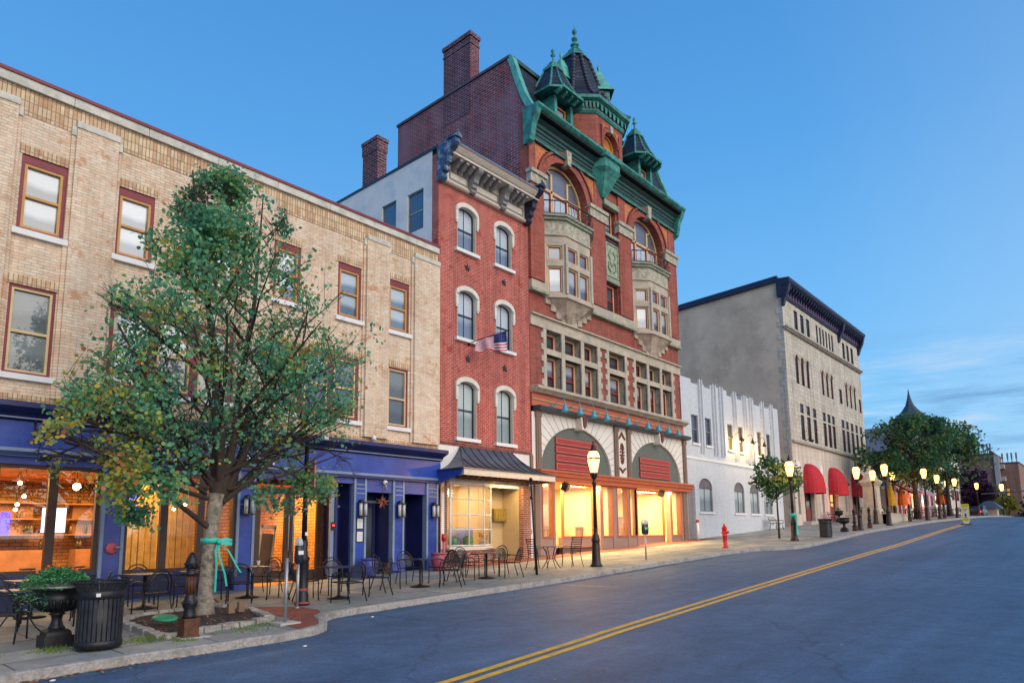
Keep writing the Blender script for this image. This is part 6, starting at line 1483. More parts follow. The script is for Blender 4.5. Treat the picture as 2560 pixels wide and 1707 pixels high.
# ================================================================== PARKING METERS, POSTS, POLES
def meter(lab,x,y,double=False,green=False):
    z=gs(x,y); r=root('parking_meter',lab,'parking meter',(x,y,z)); m=MB(); m.tube([(x,y,z),(x,y,z+.95)],.032,8); m.lathe(x,y,[(.055,z),(.05,z+.03)],10); m.build('post',steel,r)
    for dx in ((-.09,.09) if double else (0,)):
        m=MB(); m.lathe(x+dx,y,[(.05,z+.93),(.085,z+.97),(.09,z+1.12),(.085,z+1.2),(.088,z+1.3),(.07,z+1.31)],10); o=m.build('meter_head',blackp,r)
        m=MB(); m.lathe(x+dx,y,[(.09,z+1.31),(.1,z+1.36),(.07,z+1.45),(.02,z+1.49)],6 if not double else 12,False); m.build('dome',mat('meter_dome',(.45,.46,.48),.25,.1,4),o)
        m=MB(); m.box(x+dx-.06,x+dx+.06,y-.095,y-.085,z+1.12,z+1.2); m.build('label',mat('lime_label',(.20,.62,.15),.5) if green else whitep,o)
    return r
meter('parking meter with silver faceted dome in front of the banded lamp pole',8.05,13.2)
meter('twin headed parking meter with green label in front of the lit right shop window',22.55,13.3,True,True)
x,y=8.42,13.6; z=gs(x,y); r=root('light_pole','tall banded iron light pole rising into the tree beside the glass doors','pole',(x,y,z)); m=MB(); m.lathe(x,y,[(.16,z),(.16,z+.06),(.13,z+.1),(.13,z+.22),(.115,z+.26),(.115,z+.95),(.14,z+1.0),(.09,z+1.08),(.1,z+1.14),(.075,z+1.2),(.085,z+1.35),(.068,z+1.42)],14); m.build('base',iron,r)
m=MB(); m.tube([(x,y,z+1.4),(x,y,z+3.5)],[.062,.045],10); m.build('shaft',iron,r)
m=MB(); m.lathe(x,y,[(.118,z+.3),(.124,z+.31),(.124,z+.35),(.118,z+.36)],12); m.lathe(x,y,[(.165,z+.03),(.17,z+.05),(.165,z+.07)],12); m.build('red_band',mat('faded_red_band',(.35,.05,.04),.6),r)
m=MB()
for dz in (2.05,2.6): m.lathe(x,y,[(.06,z+dz),(.075,z+dz+.01),(.075,z+dz+.05),(.06,z+dz+.06)],12)
m.build('clamp',steel,r)
m=MB(); m.box(x-.045,x+.02,y-.115,y-.1,z+1.5,z+1.58); m.build('sticker',whitep,r)
m=MB(); m.box(x-.01,x+.03,y-.35,y-.07,z+2.55,z+3.15) ; m.build('sign_plate',mat('red_white_plate',(.55,.2,.18),.5),r)
x,y=6.78,11.5; z=gs(x,y); r=root('sign_post','bare grey metal post standing on the brick corner nose','post',(x,y,z)); m=MB(); m.tube([(x,y,z),(x,y,z+1.17)],.03,8); m.build('post',steel,r); m=MB(); m.box(x-.2,x+.2,y-.2,y+.2,z-.02,z+.035); m.build('foot',concr,r)
x,y=16.4,13.5; z=gs(x,y); r=root('leaning_pole','slim black pole with a ball top leaning slightly beside the ladder back chairs','pole',(x,y,z)); m=MB(); m.tube([(x,y,z),(x-.1,y,z+1.3),(x-.22,y,z+2.85)],[.04,.035,.03],8); m.build('shaft',iron,r); m=MB(); m.ball((x-.22,y,z+2.9),.06,10,7); m.lathe(x-.2,y,[(.045,z+2.3),(.05,z+2.35),(.04,z+2.4)],8); m.build('ball_top',iron,r)
# ================================================================== HYDRANT
x,y=29.64,13.4; z=gs(x,y); r=root('fire_hydrant','red fire hydrant on the kerb in front of the white brick building','fire hydrant',(x,y,z)); m=MB(); m.lathe(x,y,[(.15,z),(.15,z+.04),(.11,z+.06),(.1,z+.5),(.125,z+.52),(.125,z+.56),(.11,z+.6),(.11,z+.82),(.13,z+.85),(.13,z+.88)],14); m.build('barrel',hyd,r)
m=MB(); m.lathe(x,y,[(.12,z+.88),(.1,z+.95),(.05,z+1.0),(.03,z+1.04),(.03,z+1.1)],12); m.build('bonnet',hyd,r)
for a in (0,pi/2*3,pi): m=MB(); m.tube([(x,y,z+.7),(x+.2*cos(a),y+.2*sin(a),z+.7)],[.05,.065],8); m.build('nozzle',hyd,r)
# ================================================================== BENCHES
def bench(lab,x,y,rz):
    z=gs(x,y); r=root('park_bench',lab,'bench',(x,y,z),rz=0); T=Matrix.Translation((x,y,z))@Matrix.Rotation(R(rz),4,'Z')
    for s in (-1,1):
        m=MB(); m.T=T; px=s*.6; m.tube([(px,-.28,0),(px,-.2,.2),(px,-.24,.42),(px,.16,.42),(px,.22,0)],.022,6); m.tube([(px,.16,.42),(px,.24,.6),(px,.3,.82)],.022,6); m.tube([(px,-.24,.42),(px,-.28,.62),(px,.2,.64)],.02,6); m.tube([(px,-.1,.42),(px,0,.3),(px,.1,.42)],.014,5); m.build('end_frame',ironb,r)
    m=MB(); m.T=T
    for k in range(5): m.box(-.62,.62,-.22+k*.085,-.155+k*.085,.43,.455)
    m.build('seat',bench_m,r)
    m=MB(); m.T=T
    for k in range(4): m.box(-.62,.62,.19+k*.025,.215+k*.025,.52+k*.08,.58+k*.08)
    m.build('backrest',bench_m,r); return r
bench('pale slatted bench against the white wall under the arched window',46.4,17.3,0)
bench('ornate bench between the first and second awning doors',58.6,17.2,0)
# ================================================================== STONE MONUMENT / FOUNTAIN
x0_,y0_=57.6,13.6
z=gs(57.6,13.9); r=root('stone_monument','pale stone fountain monument with pyramid top beyond the third awning','monument',(57.8,14.0,z))
cx,cy=57.8,14.1
m=MB(); m.lathe(cx,cy,[(1.0,z+.0),(1.0,z+.5),(.92,z+.55),(.84,z+1.0),(.72,z+1.1),(.68,z+2.75),(.75,z+2.85),(.95,z+3.1),(.95,z+3.2)],4,False,a0=pi/4); m.build('shaft',stoneC,r)
m=MB(); m.lathe(cx,cy,[(.95,z+3.2),(.62,z+3.35),(.5,z+3.7),(.12,z+4.2)],4,False,a0=pi/4); m.ball((cx,cy,z+4.28),.12,8,6); m.build('pyramid_cap',stoneC,r)
m=MB(); m.box(55.6,62.6,12.7,12.95,z-.3,z+.62); m.box(55.6,55.85,12.7,15.5,z-.3,z+.62); m.box(62.35,62.6,12.7,15.5,z-.3,z+.7); m.box(55.55,62.65,12.66,13.0,z+.62,z+.7); m.build('basin_wall',stoneC,r)
m=MB(); m.lathe(cx-.0,12.68,[(.16,z+.6)],8) if 0 else m.ball((cx,cy-.62,z+.75),.12,8,6); m.build('spout_niche',dark,r)
r=root('red_lit_shrub','spiky dark shrub lit red behind the fountain basin','shrub',(60.3,14.6,z+.2)); m=MB()
for k in range(120):
    a=ru(0,2*pi); e=ru(.3,1.4); l=ru(.6,1.1); d=Vector((cos(a)*cos(e),sin(a)*cos(e),sin(e)))*l; p=Vector((60.3,14.6,z+.5)); w_=Vector((-sin(a),cos(a),0))*.03; m.quad(tuple(p-w_),tuple(p+w_),tuple(p+d))
m.build('foliage',mat('red_blades',(.10,.03,.04),.6),r); m=MB(); m.lathe(60.3,14.6,[(.3,z),(.35,z+.5)],10); m.build('stem',barkd,r)
lamp_point('red_sign_light',(61.0,16.5,z+1.5),60,(1,.05,.06),.2)
lamp_point('red_sign_light',(88,16.5,5.0),420,(1,.12,.1),.3)
lamp_point('cafe_light',(95,16.8,5.4),260,(1,.5,.15),.3)
# ================================================================== UMBRELLAS AND CAFE CROWD OF FURNITURE
oy=mat('orange_canvas',(.62,.13,.015),.8); yy=mat('mustard_canvas',(.55,.30,.02),.8)
for i,(x,y,mt,l) in enumerate([(66,14.6,yy,'folded mustard yellow umbrella beside the big tree'),(69.2,14.4,oy,'folded orange umbrella nearest the tree trunk'),(79.5,13.2,oy,'bright orange folded umbrella left of the crossing sign'),(84,13.4,mat('dark_red_canvas',(.25,.02,.03),.8),'dark red folded umbrella behind the crossing sign')]):
    z=gs(x,y); r=root('folded_umbrella',l,'umbrella',(x,y,z)); m=MB(); m.tube([(x,y,z),(x,y,z+3.0)],.04,6); m.build('pole',greyp,r); m=MB(); m.lathe(x,y,[(.38,z+1.15),(.42,z+1.4),(.3,z+2.2),(.16,z+2.75),(.03,z+3.0)],9,False); m.build('canopy',mt,r)
for i in range(16):
    x=66+i*2.2+ru(-.5,.5); y=12.6+(i%3)*.9
    if i%2: place(CH0,'ch',x,y,ru(0,360),'dark patio chair on the far pavement beneath the big trees','patio chairs at the far cafe')
    else: place(T0['ped'],'ped',x,y,0,'dark patio table on the far pavement beneath the big trees','patio tables at the far cafe')
r=root('iron_gate_fence','low dark iron railing in front of the far cafe','railing',(66,12.5,gs(66,12.5)))
m=MB()
for k in range(60):
    x=62.9+k*.3; z=gs(x,12.9); m.tube([(x,12.9,z),(x,12.9,z+.95)],.012,4)
m.build('baluster',iron,r); m=MB(); m.tube([(62.9+k*1.8,12.9,gs(62.9+k*1.8,12.9)+.95) for k in range(11)],.02,4); m.build('top_rail',iron,r)
# ================================================================== CROSSING SIGN, SIGNAL, CARS
x,y=57.6,8.1; z=road(x,y); r=root('crossing_sign','yellow and white yield to pedestrians sign standing on the centre line','sign',(x,y,z)); lime=mat('fluorescent_yellow',(.72,.72,.02),.5,.04,2)
T=Matrix.Translation((x,y,z))@Matrix.Rotation(R(-98),4,'Z')   # local x to the right as seen from the camera side
def cs(m,x0,x1,z0,z1,d): m.T=T; m.box(x0,x1,-d,-d+.012,z0,z1)
m=MB(); cs(m,-.24,.24,.25,1.45,.0); m.build('panel',lime,r)
m=MB(); cs(m,-.17,.17,.42,1.18,.008); m.build('white_field',whitep,r)
m=MB(); m.T=T; m.prism([(-.13,1.14),(.13,1.14),(0,.92)],'y',-.03,-.012); m.build('yield_triangle',redboard,r); m=MB(); m.T=T; m.prism([(-.065,1.1),(.065,1.1),(0,.99)],'y',-.04,-.031); m.build('yield_center',whitep,r)
m=MB(); m.T=T; m.ball((0,-.02,.79),.035,8,6,1,.3,1); m.tube([(0,-.02,.75),(.0,-.02,.62)],[.04,.03],6); m.tube([(0,-.02,.63),(.08,-.02,.47)],.017,5); m.tube([(0,-.02,.63),(-.07,-.02,.47)],.017,5); m.tube([(0,-.02,.73),(.08,-.02,.66)],.013,5); m.tube([(0,-.02,.73),(-.07,-.02,.65)],.013,5); m.build('walking_figure',blackp,r)
# small lettering
def ttext(body,xx,zz_,size):
    c=bpy.data.curves.new('t','FONT'); c.body=body; c.size=size; c.extrude=.002; c.align_x='CENTER'
    t=bpy.data.objects.new('t',c); COL.objects.link(t); bpy.context.view_layer.update()
    me=bpy.data.meshes.new_from_object(t.evaluated_get(bpy.context.evaluated_depsgraph_get())); bpy.data.objects.remove(t)
    me.materials.clear(); me.materials.append(blackp); o=bpy.data.objects.new('lettering',me); COL.objects.link(o)
    me.transform(Matrix.Rotation(pi/2,4,'X')); me.transform(Matrix.Translation((xx,-.02,zz_))); me.transform(Matrix.Rotation(R(-98),4,'Z')); o.parent=r
ttext('STATE LAW',0,1.3,.085); ttext('WITHIN',0,.33,.08)
m=MB(); m.T=T; m.prism([(-.22,.25),(.22,.25),(.12,.06),(-.12,.06)],'y',-.01,.01); m.build('lower_flap',whitep,r); m=MB(); m.T=T; m.box(-.3,.3,-.2,.2,0,.06); m.build('base',iron,r)
r=root('traffic_signal','yellow faced traffic signal hanging from a mast arm at the right edge','traffic light',(75,-3.8,road(75,-3)))
m=MB(); m.tube([(75,-3.8,2.4),(75,-3.8,6.2)],[.16,.12],10); m.build('pole',greyp,r); m=MB(); m.tube([(75,-3.8,5.45),(75,3,5.3),(75,9.2,5.02)],[.1,.08,.05],8); m.build('mast_arm',greyp,r)
m=MB(); m.box(74.8,75.15,6.95,7.3,4.65,5.5); hd=m.build('signal_head',mat('signal_black',(.03,.025,.02),.5),r)
for zz_ in (5.28,4.9): m=MB(); m.box(74.76,74.8,7.02,7.23,zz_-.12,zz_+.12); m.build('amber_lens',emis('amber_backplate',(.8,.42,.06),.7),hd)
def simple_car(lab,x,y,rz,col,tail):
    z=road(x,y); r=root('parked_car' if not tail else 'car',lab,'car',(x,y,z)); T=Matrix.Translation((x,y,z))@Matrix.Rotation(R(rz),4,'Z')
    pts=[(-2.2,.3),(-2.25,.75),(-1.9,.95),(-1.4,1.38),(.3,1.42),(1.0,1.0),(2.1,.85),(2.25,.5),(2.2,.3)]
    m=MB(); m.T=T; m.prism(pts,'y',-.85,.85); m.build('body',mat('car_paint_%d'%int(x),col,.25,.05,2,metal=.4),r)
    m=MB(); m.T=T; m.prism([(-1.75,1.0),(-1.35,1.32),(.25,1.36),(.8,1.02)],'y',-.86,.86); m.build('side_window',p_dk2,r)
    for a in (-1.4,1.4):
        for s in (-1,1):
            m=MB(); m.T=T@Matrix.Translation((a,s*.8,.33))@Matrix.Rotation(pi/2,4,'X'); m.lathe(0,0,[(.32,-.1),(.33,0),(.32,.1)],14); m.build('wheel',iron,r)
    for s in (-1,1): m=MB(); m.T=T; m.ball(((-2.25 if tail else 2.25),s*.62,.7),.09,8,6); m.build('tail_light' if tail else 'headlight',redlt if tail else whlt,r)
    return r
simple_car('dark car with glowing red tail light beyond the crossing sign',101,13.0,0,(.03,.03,.04),True)
simple_car('distant car with a bright headlight right of the kiosk',121,9.0,180,(.12,.12,.13),False)
# newspaper boxes / teal wrapped post
x,y=61.0,12.3; z=gs(x,y); r=root('wrapped_post','slim dark post wrapped with a teal ribbon beyond the monument','post',(x,y,z)); m=MB(); m.tube([(x,y,z),(x,y,z+1.1)],.07,8); m.build('post',iron,r); m=MB(); m.lathe(x,y,[(.1,z+.6),(.14,z+.8),(.1,z+1.0)],8); m.tube([(x-.05,y-.1,z+.7),(x-.12,y-.15,z+.2)],.05,4); m.build('ribbon',teal,r)
# ================================================================== TREE BED AND SMALL THINGS
r=root('tree_bed','mulched tree bed edged with rough granite blocks on the corner','tree bed',(5.9,12.9,gs(5.9,12.9)))
bed=[(4.72,11.66),(6.75,12.0),(7.25,13.6),(6.95,14.6),(5.4,14.45),(4.85,13.9)]
m=MB(); m.quad(*[(a,b,gs(a,b)+.05) for a,b in bed]); m.build('mulch',mulch,r)
for (a,b),(c,d) in zip(bed,bed[1:]+bed[:1]):
    L_=math.hypot(c-a,d-b); n_=max(2,int(L_/.3)); 
    for k in range(n_):
        t0=k/n_; t1=(k+.93)/n_; w_=.085+ru(-.01,.02); px,py=-(d-b)/L_*w_,(c-a)/L_*w_; h=ru(.07,.11)
        q=[(a+(c-a)*t0-px,b+(d-b)*t0-py),(a+(c-a)*t1-px,b+(d-b)*t1-py),(a+(c-a)*t1+px,b+(d-b)*t1+py),(a+(c-a)*t0+px,b+(d-b)*t0+py)]
        z=gs(*q[0]); m=MB(); v=[(x+ru(-.01,.01),y+ru(-.01,.01),z-.05) for x,y in q]+[(x*.96+ (a+(c-a)*(t0+t1)/2)*.04,y*.96+(b+(d-b)*(t0+t1)/2)*.04,z+h+ru(-.01,.01)) for x,y in q]; m.add(v,[[0,3,2,1],[4,5,6,7],[0,1,5,4],[1,2,6,5],[2,3,7,6],[3,0,4,7]]); m.build('edging_block',granite,r)
z=gs(5.15,12.6); r=root('green_lid','round green plastic lid lying in the tree bed','lid',(5.2,12.7,z)); m=MB(); m.T=Matrix.Translation((5.15,12.65,z+.2))@Matrix.Rotation(R(12),4,'X'); m.lathe(0,0,[(.19,0),(.2,.012),(.14,.02),(.05,.025)],20); m.build('lid',mat('green_plastic',(.02,.26,.14),.4),r); m=MB(); m.T=Matrix.Translation((5.15,12.65,z+.2))@Matrix.Rotation(R(12),4,'X'); m.lathe(0,0,[(.2,-.01),(.21,0),(.2,.01)],20); m.build('rim',mat('green_plastic',(0,0,0)),r)
for x,y,l in ((6.55,13.1,'left of two small wooden blocks at the foot of the tree'),(6.78,13.15,'right of two small wooden blocks at the foot of the tree')):
    z=gs(x,y); m=MB(); m.box(x-.06,x+.06,y-.05,y+.05,z+.08,z+.27); tag(m.build('wooden_block',mat('weathered_wood',(.22,.13,.08),.8)),l,'block')
m=MB(); z=gs(5.04,11.47)
m.box(4.85,5.32,11.28,11.66,z-.02,z+.02); o=m.build('concrete_pad',concr); tag(o,'low concrete pad under the rusty bollard','pad')
# fallen leaves, weeds: nobody could count them
lm=[mat('dead_leaf_a',(.35,.12,.05),.8),mat('dead_leaf_b',(.42,.24,.07),.8),mat('dead_leaf_c',(.20,.10,.05),.8)]
m=MB()
def leafat(x,y,z,s):
    t=ru(0,6.28); u=Vector((cos(t),sin(t),ru(-.15,.3)))*s; v=Vector((-sin(t),cos(t),ru(-.15,.3)))*s*.7; c=Vector((x,y,z+.012)); m.cur=random.randrange(3); m.quad(tuple(c-u),tuple(c-v*.8),tuple(c+u),tuple(c+v))
for k in range(900):
    x=ru(1,30); d=abs(random.gauss(0,.16))
    if rnd()<.55: y=kb(x)-.02-d; leafat(x,y,road(x,y),ru(.015,.035))
    else: y=ru(kb(x)+.2,17.5); leafat(x,y,gs(x,y),ru(.015,.035))
for k in range(420):
    x=ru(2,60); y=ru(2,kb(x)); leafat(x,y,road(x,y),ru(.015,.03))
for k in range(500):
    x=ru(4.7,7.2); y=ru(11.7,14.5); leafat(x,y,gs(x,y)+.05,ru(.02,.04))
for k in range(300):
    x=random.gauss(2.6,1.2); y=kb(x)-abs(random.gauss(0,.12)); leafat(x,y,road(x,y),ru(.02,.04))
o=m.build('fallen_leaves',lm); tag(o,'brown and yellow leaves scattered along the kerb and pavement','leaves'); o['kind']='stuff'
m=MB(); 
def tuft(cx,cy,n_,sp,h):
    for k in range(n_):
        x=random.gauss(cx,sp); y=random.gauss(cy,sp); z=gs(x,y); a=ru(0,6.28); m.quad((x-.006,y,z),(x+.006,y,z),(x+.03*cos(a),y+.03*sin(a),z+ru(.3,1)*h))
for cx,cy,n_,sp,h in ((3.3,12.0,160,.13,.09),(3.9,11.9,140,.14,.06),(4.55,11.75,260,.14,.1),(4.9,11.3,160,.1,.07),(6.0,11.55,260,.25,.05),(6.6,11.75,200,.2,.06),(2.2,11.9,150,.2,.07),(37.5,12.1,300,.5,.08),(36,12,200,.5,.06),(41,12,200,.6,.05)): tuft(cx,cy,n_,sp,h)
o=m.build('weeds',mat('weed_green',(.10,.16,.03),.8,.4,4)); tag(o,'small green weeds growing between the paving stones and the tree bed','weeds'); o['kind']='stuff'
for x,y,l in ((2.9,10.45,'crumpled white paper scrap in the gutter near the litter bin'),(8.8,11.6,'white paper scrap on the asphalt before the parking bay'),(6.2,9.9,'small white scrap on the road near the corner nose')):
    z=road(x,y); m=MB(); m.ball((x,y,z+.01),.03,6,4,1.4,1,.4); tag(m.build('paper_scrap',whitep),l,'litter')
# ================================================================== TREES
def leafmat(name,cols,rough=.6,z=1):
    if name in MATS: return MATS[name]
    s=NT(name); at=s.n('ShaderNodeAttribute'); at.attribute_name='leafcol'; at.attribute_type='GEOMETRY'
    sp=s.n('ShaderNodeSeparateXYZ'); s.l(at.outputs['Vector'],sp.inputs[0])
    c=s.ramp(sp.outputs[0],cols); s.l(c,s.b.inputs['Base Color']); s.b.inputs['Roughness'].default_value=rough; s.b.inputs['Specular IOR Level'].default_value=.3
    tr=s.n('ShaderNodeBsdfTranslucent'); s.l(c,tr.inputs['Color']); m=s.n('ShaderNodeMixShader'); m.inputs[0].default_value=.45; s.l(s.b.outputs[0],m.inputs[1]); s.l(tr.outputs[0],m.inputs[2]); s.l(m.outputs[0],s.out.inputs['Surface'])
    MATS[name]=s.m; return s.m
maple_l=leafmat('street_tree_leaf',[(0,(.04,.17,.13)),(.25,(.09,.31,.20)),(.48,(.19,.48,.27)),(.6,(.34,.50,.15)),(.70,(.68,.54,.06)),(.82,(.60,.25,.09)),(1,(.42,.10,.08))])
dark_l=leafmat('dark_leaf',[(0,(.02,.08,.05)),(.5,(.07,.20,.09)),(.8,(.22,.27,.05)),(1,(.42,.15,.05))])
purple_l=leafmat('purple_leaf',[(0,(.015,.006,.03)),(1,(.07,.02,.07))])
lime_l=leafmat('olive_leaf',[(0,(.05,.08,.015)),(.6,(.14,.19,.03)),(1,(.30,.26,.03))])
class LeafMesh:
    def __init__(s): s.v=[];s.f=[];s.c=[]
    def leaf(s,p,size,col,nrm=None,up=.35):
        t=ru(0,2*pi); e=ru(-.9,.5)
        u=Vector((cos(t)*cos(e),sin(t)*cos(e),sin(e))); w=Vector((ru(-1,1),ru(-1,1),ru(-.2,1)*1.0)); v=u.cross(w)
        if v.length<1e-3: return
        v.normalize(); u=u*size; v=v*size*.55; n=len(s.v); p=Vector(p)
        s.v+=[tuple(p-u*.5),tuple(p-u*.15+v),tuple(p+u*.25+v*.8),tuple(p+u*.65),tuple(p+u*.25-v*.8),tuple(p-u*.15-v)]
        s.f.append([n,n+1,n+2,n+3,n+4,n+5]); s.c.append(col)
    def build(s,name,mt,par):
        m=MB(); m.v=s.v;m.f=s.f;m.m=[0]*len(s.f);m.sm=[False]*len(s.f); o=m.build(name,mt,par)
        a=o.data.attributes.new('leafcol','FLOAT_VECTOR','FACE'); 
        fl=[]
        for c in s.c: fl+=[c,c,c]
        a.data.foreach_set('vector',fl[:3*len(o.data.polygons)]); return o
TEST=None
def limb(m,p,d,l,r,tw,gen,ends,wob=.25,up=.12,n=5):
    pts=[Vector(p)]; rs=[r]; d=Vector(d).normalized()
    for i in range(n):
        d=(d+Vector((ru(-1,1),ru(-1,1),ru(-.5,.7)))*wob*.35+Vector((0,0,up*.3))).normalized(); q_=pts[-1]+d*l/n
        if TEST is not None and len(pts)>1 and not TEST(q_): break
        pts.append(q_); rs.append(r*(1-.75*(i+1)/n))
    n=len(pts)-1
    m.tube(pts,rs,6 if r>.02 else 4,cap=False); tw.append(pts)
    if gen>0:
        k=random.randint(5,7) if gen>1 else random.randint(4,6)
        for i in range(k):
            t=ru(.25,1); ix=min(n-1,int(t*n)); q=pts[ix].lerp(pts[ix+1],t*n-ix); a=ru(0,2*pi)
            side=Vector((cos(a),sin(a),ru(-.1,.6))); nd=(d*.7+side*.85).normalized()
            limb(m,q,nd,l*ru(.38,.6),max(.006,rs[ix]*.5),tw,gen-1,ends,wob,up,4)
    else: ends.append(pts)
def crown_test(p,c,rx,ry,rz): return ((p[0]-c[0])/rx)**2+((p[1]-c[1])/ry)**2+((p[2]-c[2])/rz)**2
# ---- the big street tree
bx,by=6.3,13.64; bz=gs(bx,by)
bt=root('street_tree','leafy street tree turning yellow and red, growing from the granite edged bed','tree',(bx,by,bz))
m=MB()
tp=[(bx,by,bz-.1),(bx,by,bz+.12),(bx-.01,by,bz+.5),(bx+.02,by,bz+1.2),(bx+.06,by,bz+1.9),(bx+.12,by,bz+2.4)]
m.tube(tp,[.23,.175,.145,.132,.136,.16],14); tr_=m.build('trunk',bark,bt)
m=MB(); tw=[];ends=[]
lead=[(bx+.12,by,bz+2.3),(bx+.12,by+.02,bz+3.4),(bx+.02,by,bz+4.6),(bx-.15,by+.05,bz+5.9),(bx-.45,by,bz+7.3),(bx-.72,by,bz+9.05)]
m.tube(lead,[.15,.125,.1,.07,.045,.012],10,cap=False); tw.append([Vector(p) for p in lead])
lead2=[(bx+.2,by,bz+2.3),(bx+.42,by-.02,bz+3.6),(bx+.55,by,bz+5.0),(bx+.75,by,bz+6.6),(bx+.85,by,bz+9.1)]
m.tube(lead2,[.12,.09,.07,.045,.01],8,cap=False); tw.append([Vector(p) for p in lead2])
random.seed(21)
def env(p):
    # silhouette of the crown: half widths by height above the ground
    h=p.z; tab=[(1.9,1.2,.8),(2.3,2.1,2.0),(2.8,2.75,2.9),(3.4,3.2,3.0),(4.2,2.85,2.8),(5.0,2.7,3.0),(5.8,2.55,3.5),(6.6,2.3,3.6),(7.2,2.1,3.1),(7.7,1.6,1.7),(8.4,1.35,1.5),(9.0,1.0,1.2),(9.4,.6,.8),(9.8,.1,.1)]
    if h<1.9 or h>9.75: return False
    for (a,b,c),(a2,b2,c2) in zip(tab,tab[1:]):
        if a<=h<=a2:
            t=(h-a)/(a2-a); lw_=b+(b2-b)*t; rw=c+(c2-c)*t; break
    dx=p.x-6.4; w=lw_ if dx<0 else rw; return (dx/w)**2+((p.y-13.7)/(w*.95))**2<1.0
TEST=env
CC=(6.45,13.7,5.6)
specs=[]
# explicit lower limbs seen in the photograph
specs+=[((bx-.1,by+.1,bz+2.9),(-1,.1,.12),3.1,.05),((bx-.1,by-.1,bz+3.1),(-1,-.3,.1),3.0,.05),((bx-.15,by,bz+3.5),(-1,.35,.2),2.9,.045),((bx-.15,by,bz+3.3),(-.9,-.7,.15),2.6,.045),((bx+.2,by,bz+3.0),(1,.1,.2),3.0,.05),((bx-.1,by-.1,bz+2.3),(-1,-.35,.22),2.7,.05),((bx-.1,by-.1,bz+2.5),(-1,.3,.2),2.8,.05),((bx-.1,by,bz+2.4),(-.8,-.8,.2),2.3,.045),((bx+.3,by-.1,bz+2.5),(1,-.3,.28),2.6,.045),((bx-.06,by-.05,bz+1.75),(-1,-.15,.55),2.5,.06),((bx+.2,by,bz+2.2),(.9,.1,.9),3.4,.07),((bx+.22,by-.1,bz+2.25),(.9,-.5,.75),3.0,.06),((bx+.2,by+.1,bz+2.2),(.6,.6,.9),2.8,.06),((bx+.05,by,bz+2.5),(-.7,-.1,1.1),3.6,.07),((bx+.05,by,bz+2.6),(-.9,-.5,.8),2.9,.055),((bx,by,bz+2.9),(-.9,.5,.6),2.9,.05),((bx+.3,by,bz+2.4),(.5,-.2,1.3),4.4,.075),((bx+.15,by,bz+2.5),(-.3,-.6,1.1),3.4,.06)]
for i in range(32):
    h=ru(2.7,8.5); base=Vector((bx+.12-.09*(h-2.3),by,bz+h)) if i%2 else Vector((bx+.3+.1*(h-2.4),by,bz+h))
    a=i*2.4; e=.55+.07*(h-3); l=max(.8,(3.0 if h<4.2 else 2.75 if h<5.5 else 2.35 if h<6.8 else 1.5 if h<7.9 else .95)); specs.append((base,(cos(a),sin(a)*.85,e),l*ru(.8,1.05),.055*(1-(h-2.5)/8)))
for (px,py,pz,l) in ((-1.6,-.2,3.0,1.3),(-2.1,.3,3.3,1.3),(-1.2,-.6,2.9,1.1),(-2.6,-.1,3.4,1.2),(-.9,.4,2.8,1.0),(1.4,-.2,3.0,1.2),(2.0,.2,3.3,1.2),(1.0,-.5,2.9,1.0),(2.4,-.3,3.5,1.1),(-1.9,-.8,3.2,1.2)):
    b0_=Vector((bx+px,by+py,bz+pz)); m.tube([b0_+Vector((-px*.55,-py*.5,.1)),b0_],[.03,.02],5,cap=False); limb(m,b0_,(px*.5,py+ru(-.4,.4),-.55),l,.02,tw,2,ends,.3,-.25)
for p,d,l,r in specs: limb(m,p,d,l,r,tw,2,ends,.3,.05)
m.build('branches',barkd,bt)
TEST=None
L=LeafMesh()
from mathutils import noise as mn
pts_all=[]
for pts in tw:
    for a,b in zip(pts[1:],pts[2:]): pts_all.append((a,b))
def colat(p,base=.42):
    n1=mn.noise(Vector(p)*1.1)*.5+mn.noise(Vector(p)*3.1)*.25
    c=base+n1*.55+random.gauss(0,.075)
    # outer, lower left and right-hand fringe has turned
    f=max(0,(5.2-p[0])/2.2)*max(0,(5.6-p[2])/2.6); c+=.42*min(1,f)
    c+=.16*max(0,(p[0]-7.6)/2)*max(0,(6.2-p[2])/3)
    if rnd()<.05: c+=ru(.2,.4)
    return min(.99,max(.02,c))
cnt=0; tgt=29000
def holes(p): return mn.noise(Vector(p)*.75+Vector((3,1,7)))*1.0
while cnt<tgt:
    a,b=random.choice(pts_all); p=a.lerp(b,rnd()); 
    if (p-Vector((bx,by,p.z))).length<.3 and p.z<6: continue
    sp_=.15; c0=p+Vector((random.gauss(0,sp_),random.gauss(0,sp_),random.gauss(0,sp_)))
    if not env(c0) or holes(c0)+.5*mn.noise(c0*2.2)<-.10: continue
    for k in range(3):
        q=c0+Vector((random.gauss(0,.06),random.gauss(0,.06),random.gauss(0,.05))); L.leaf(q,ru(.038,.09),colat(q)); cnt+=1
L.build('crown',maple_l,bt)
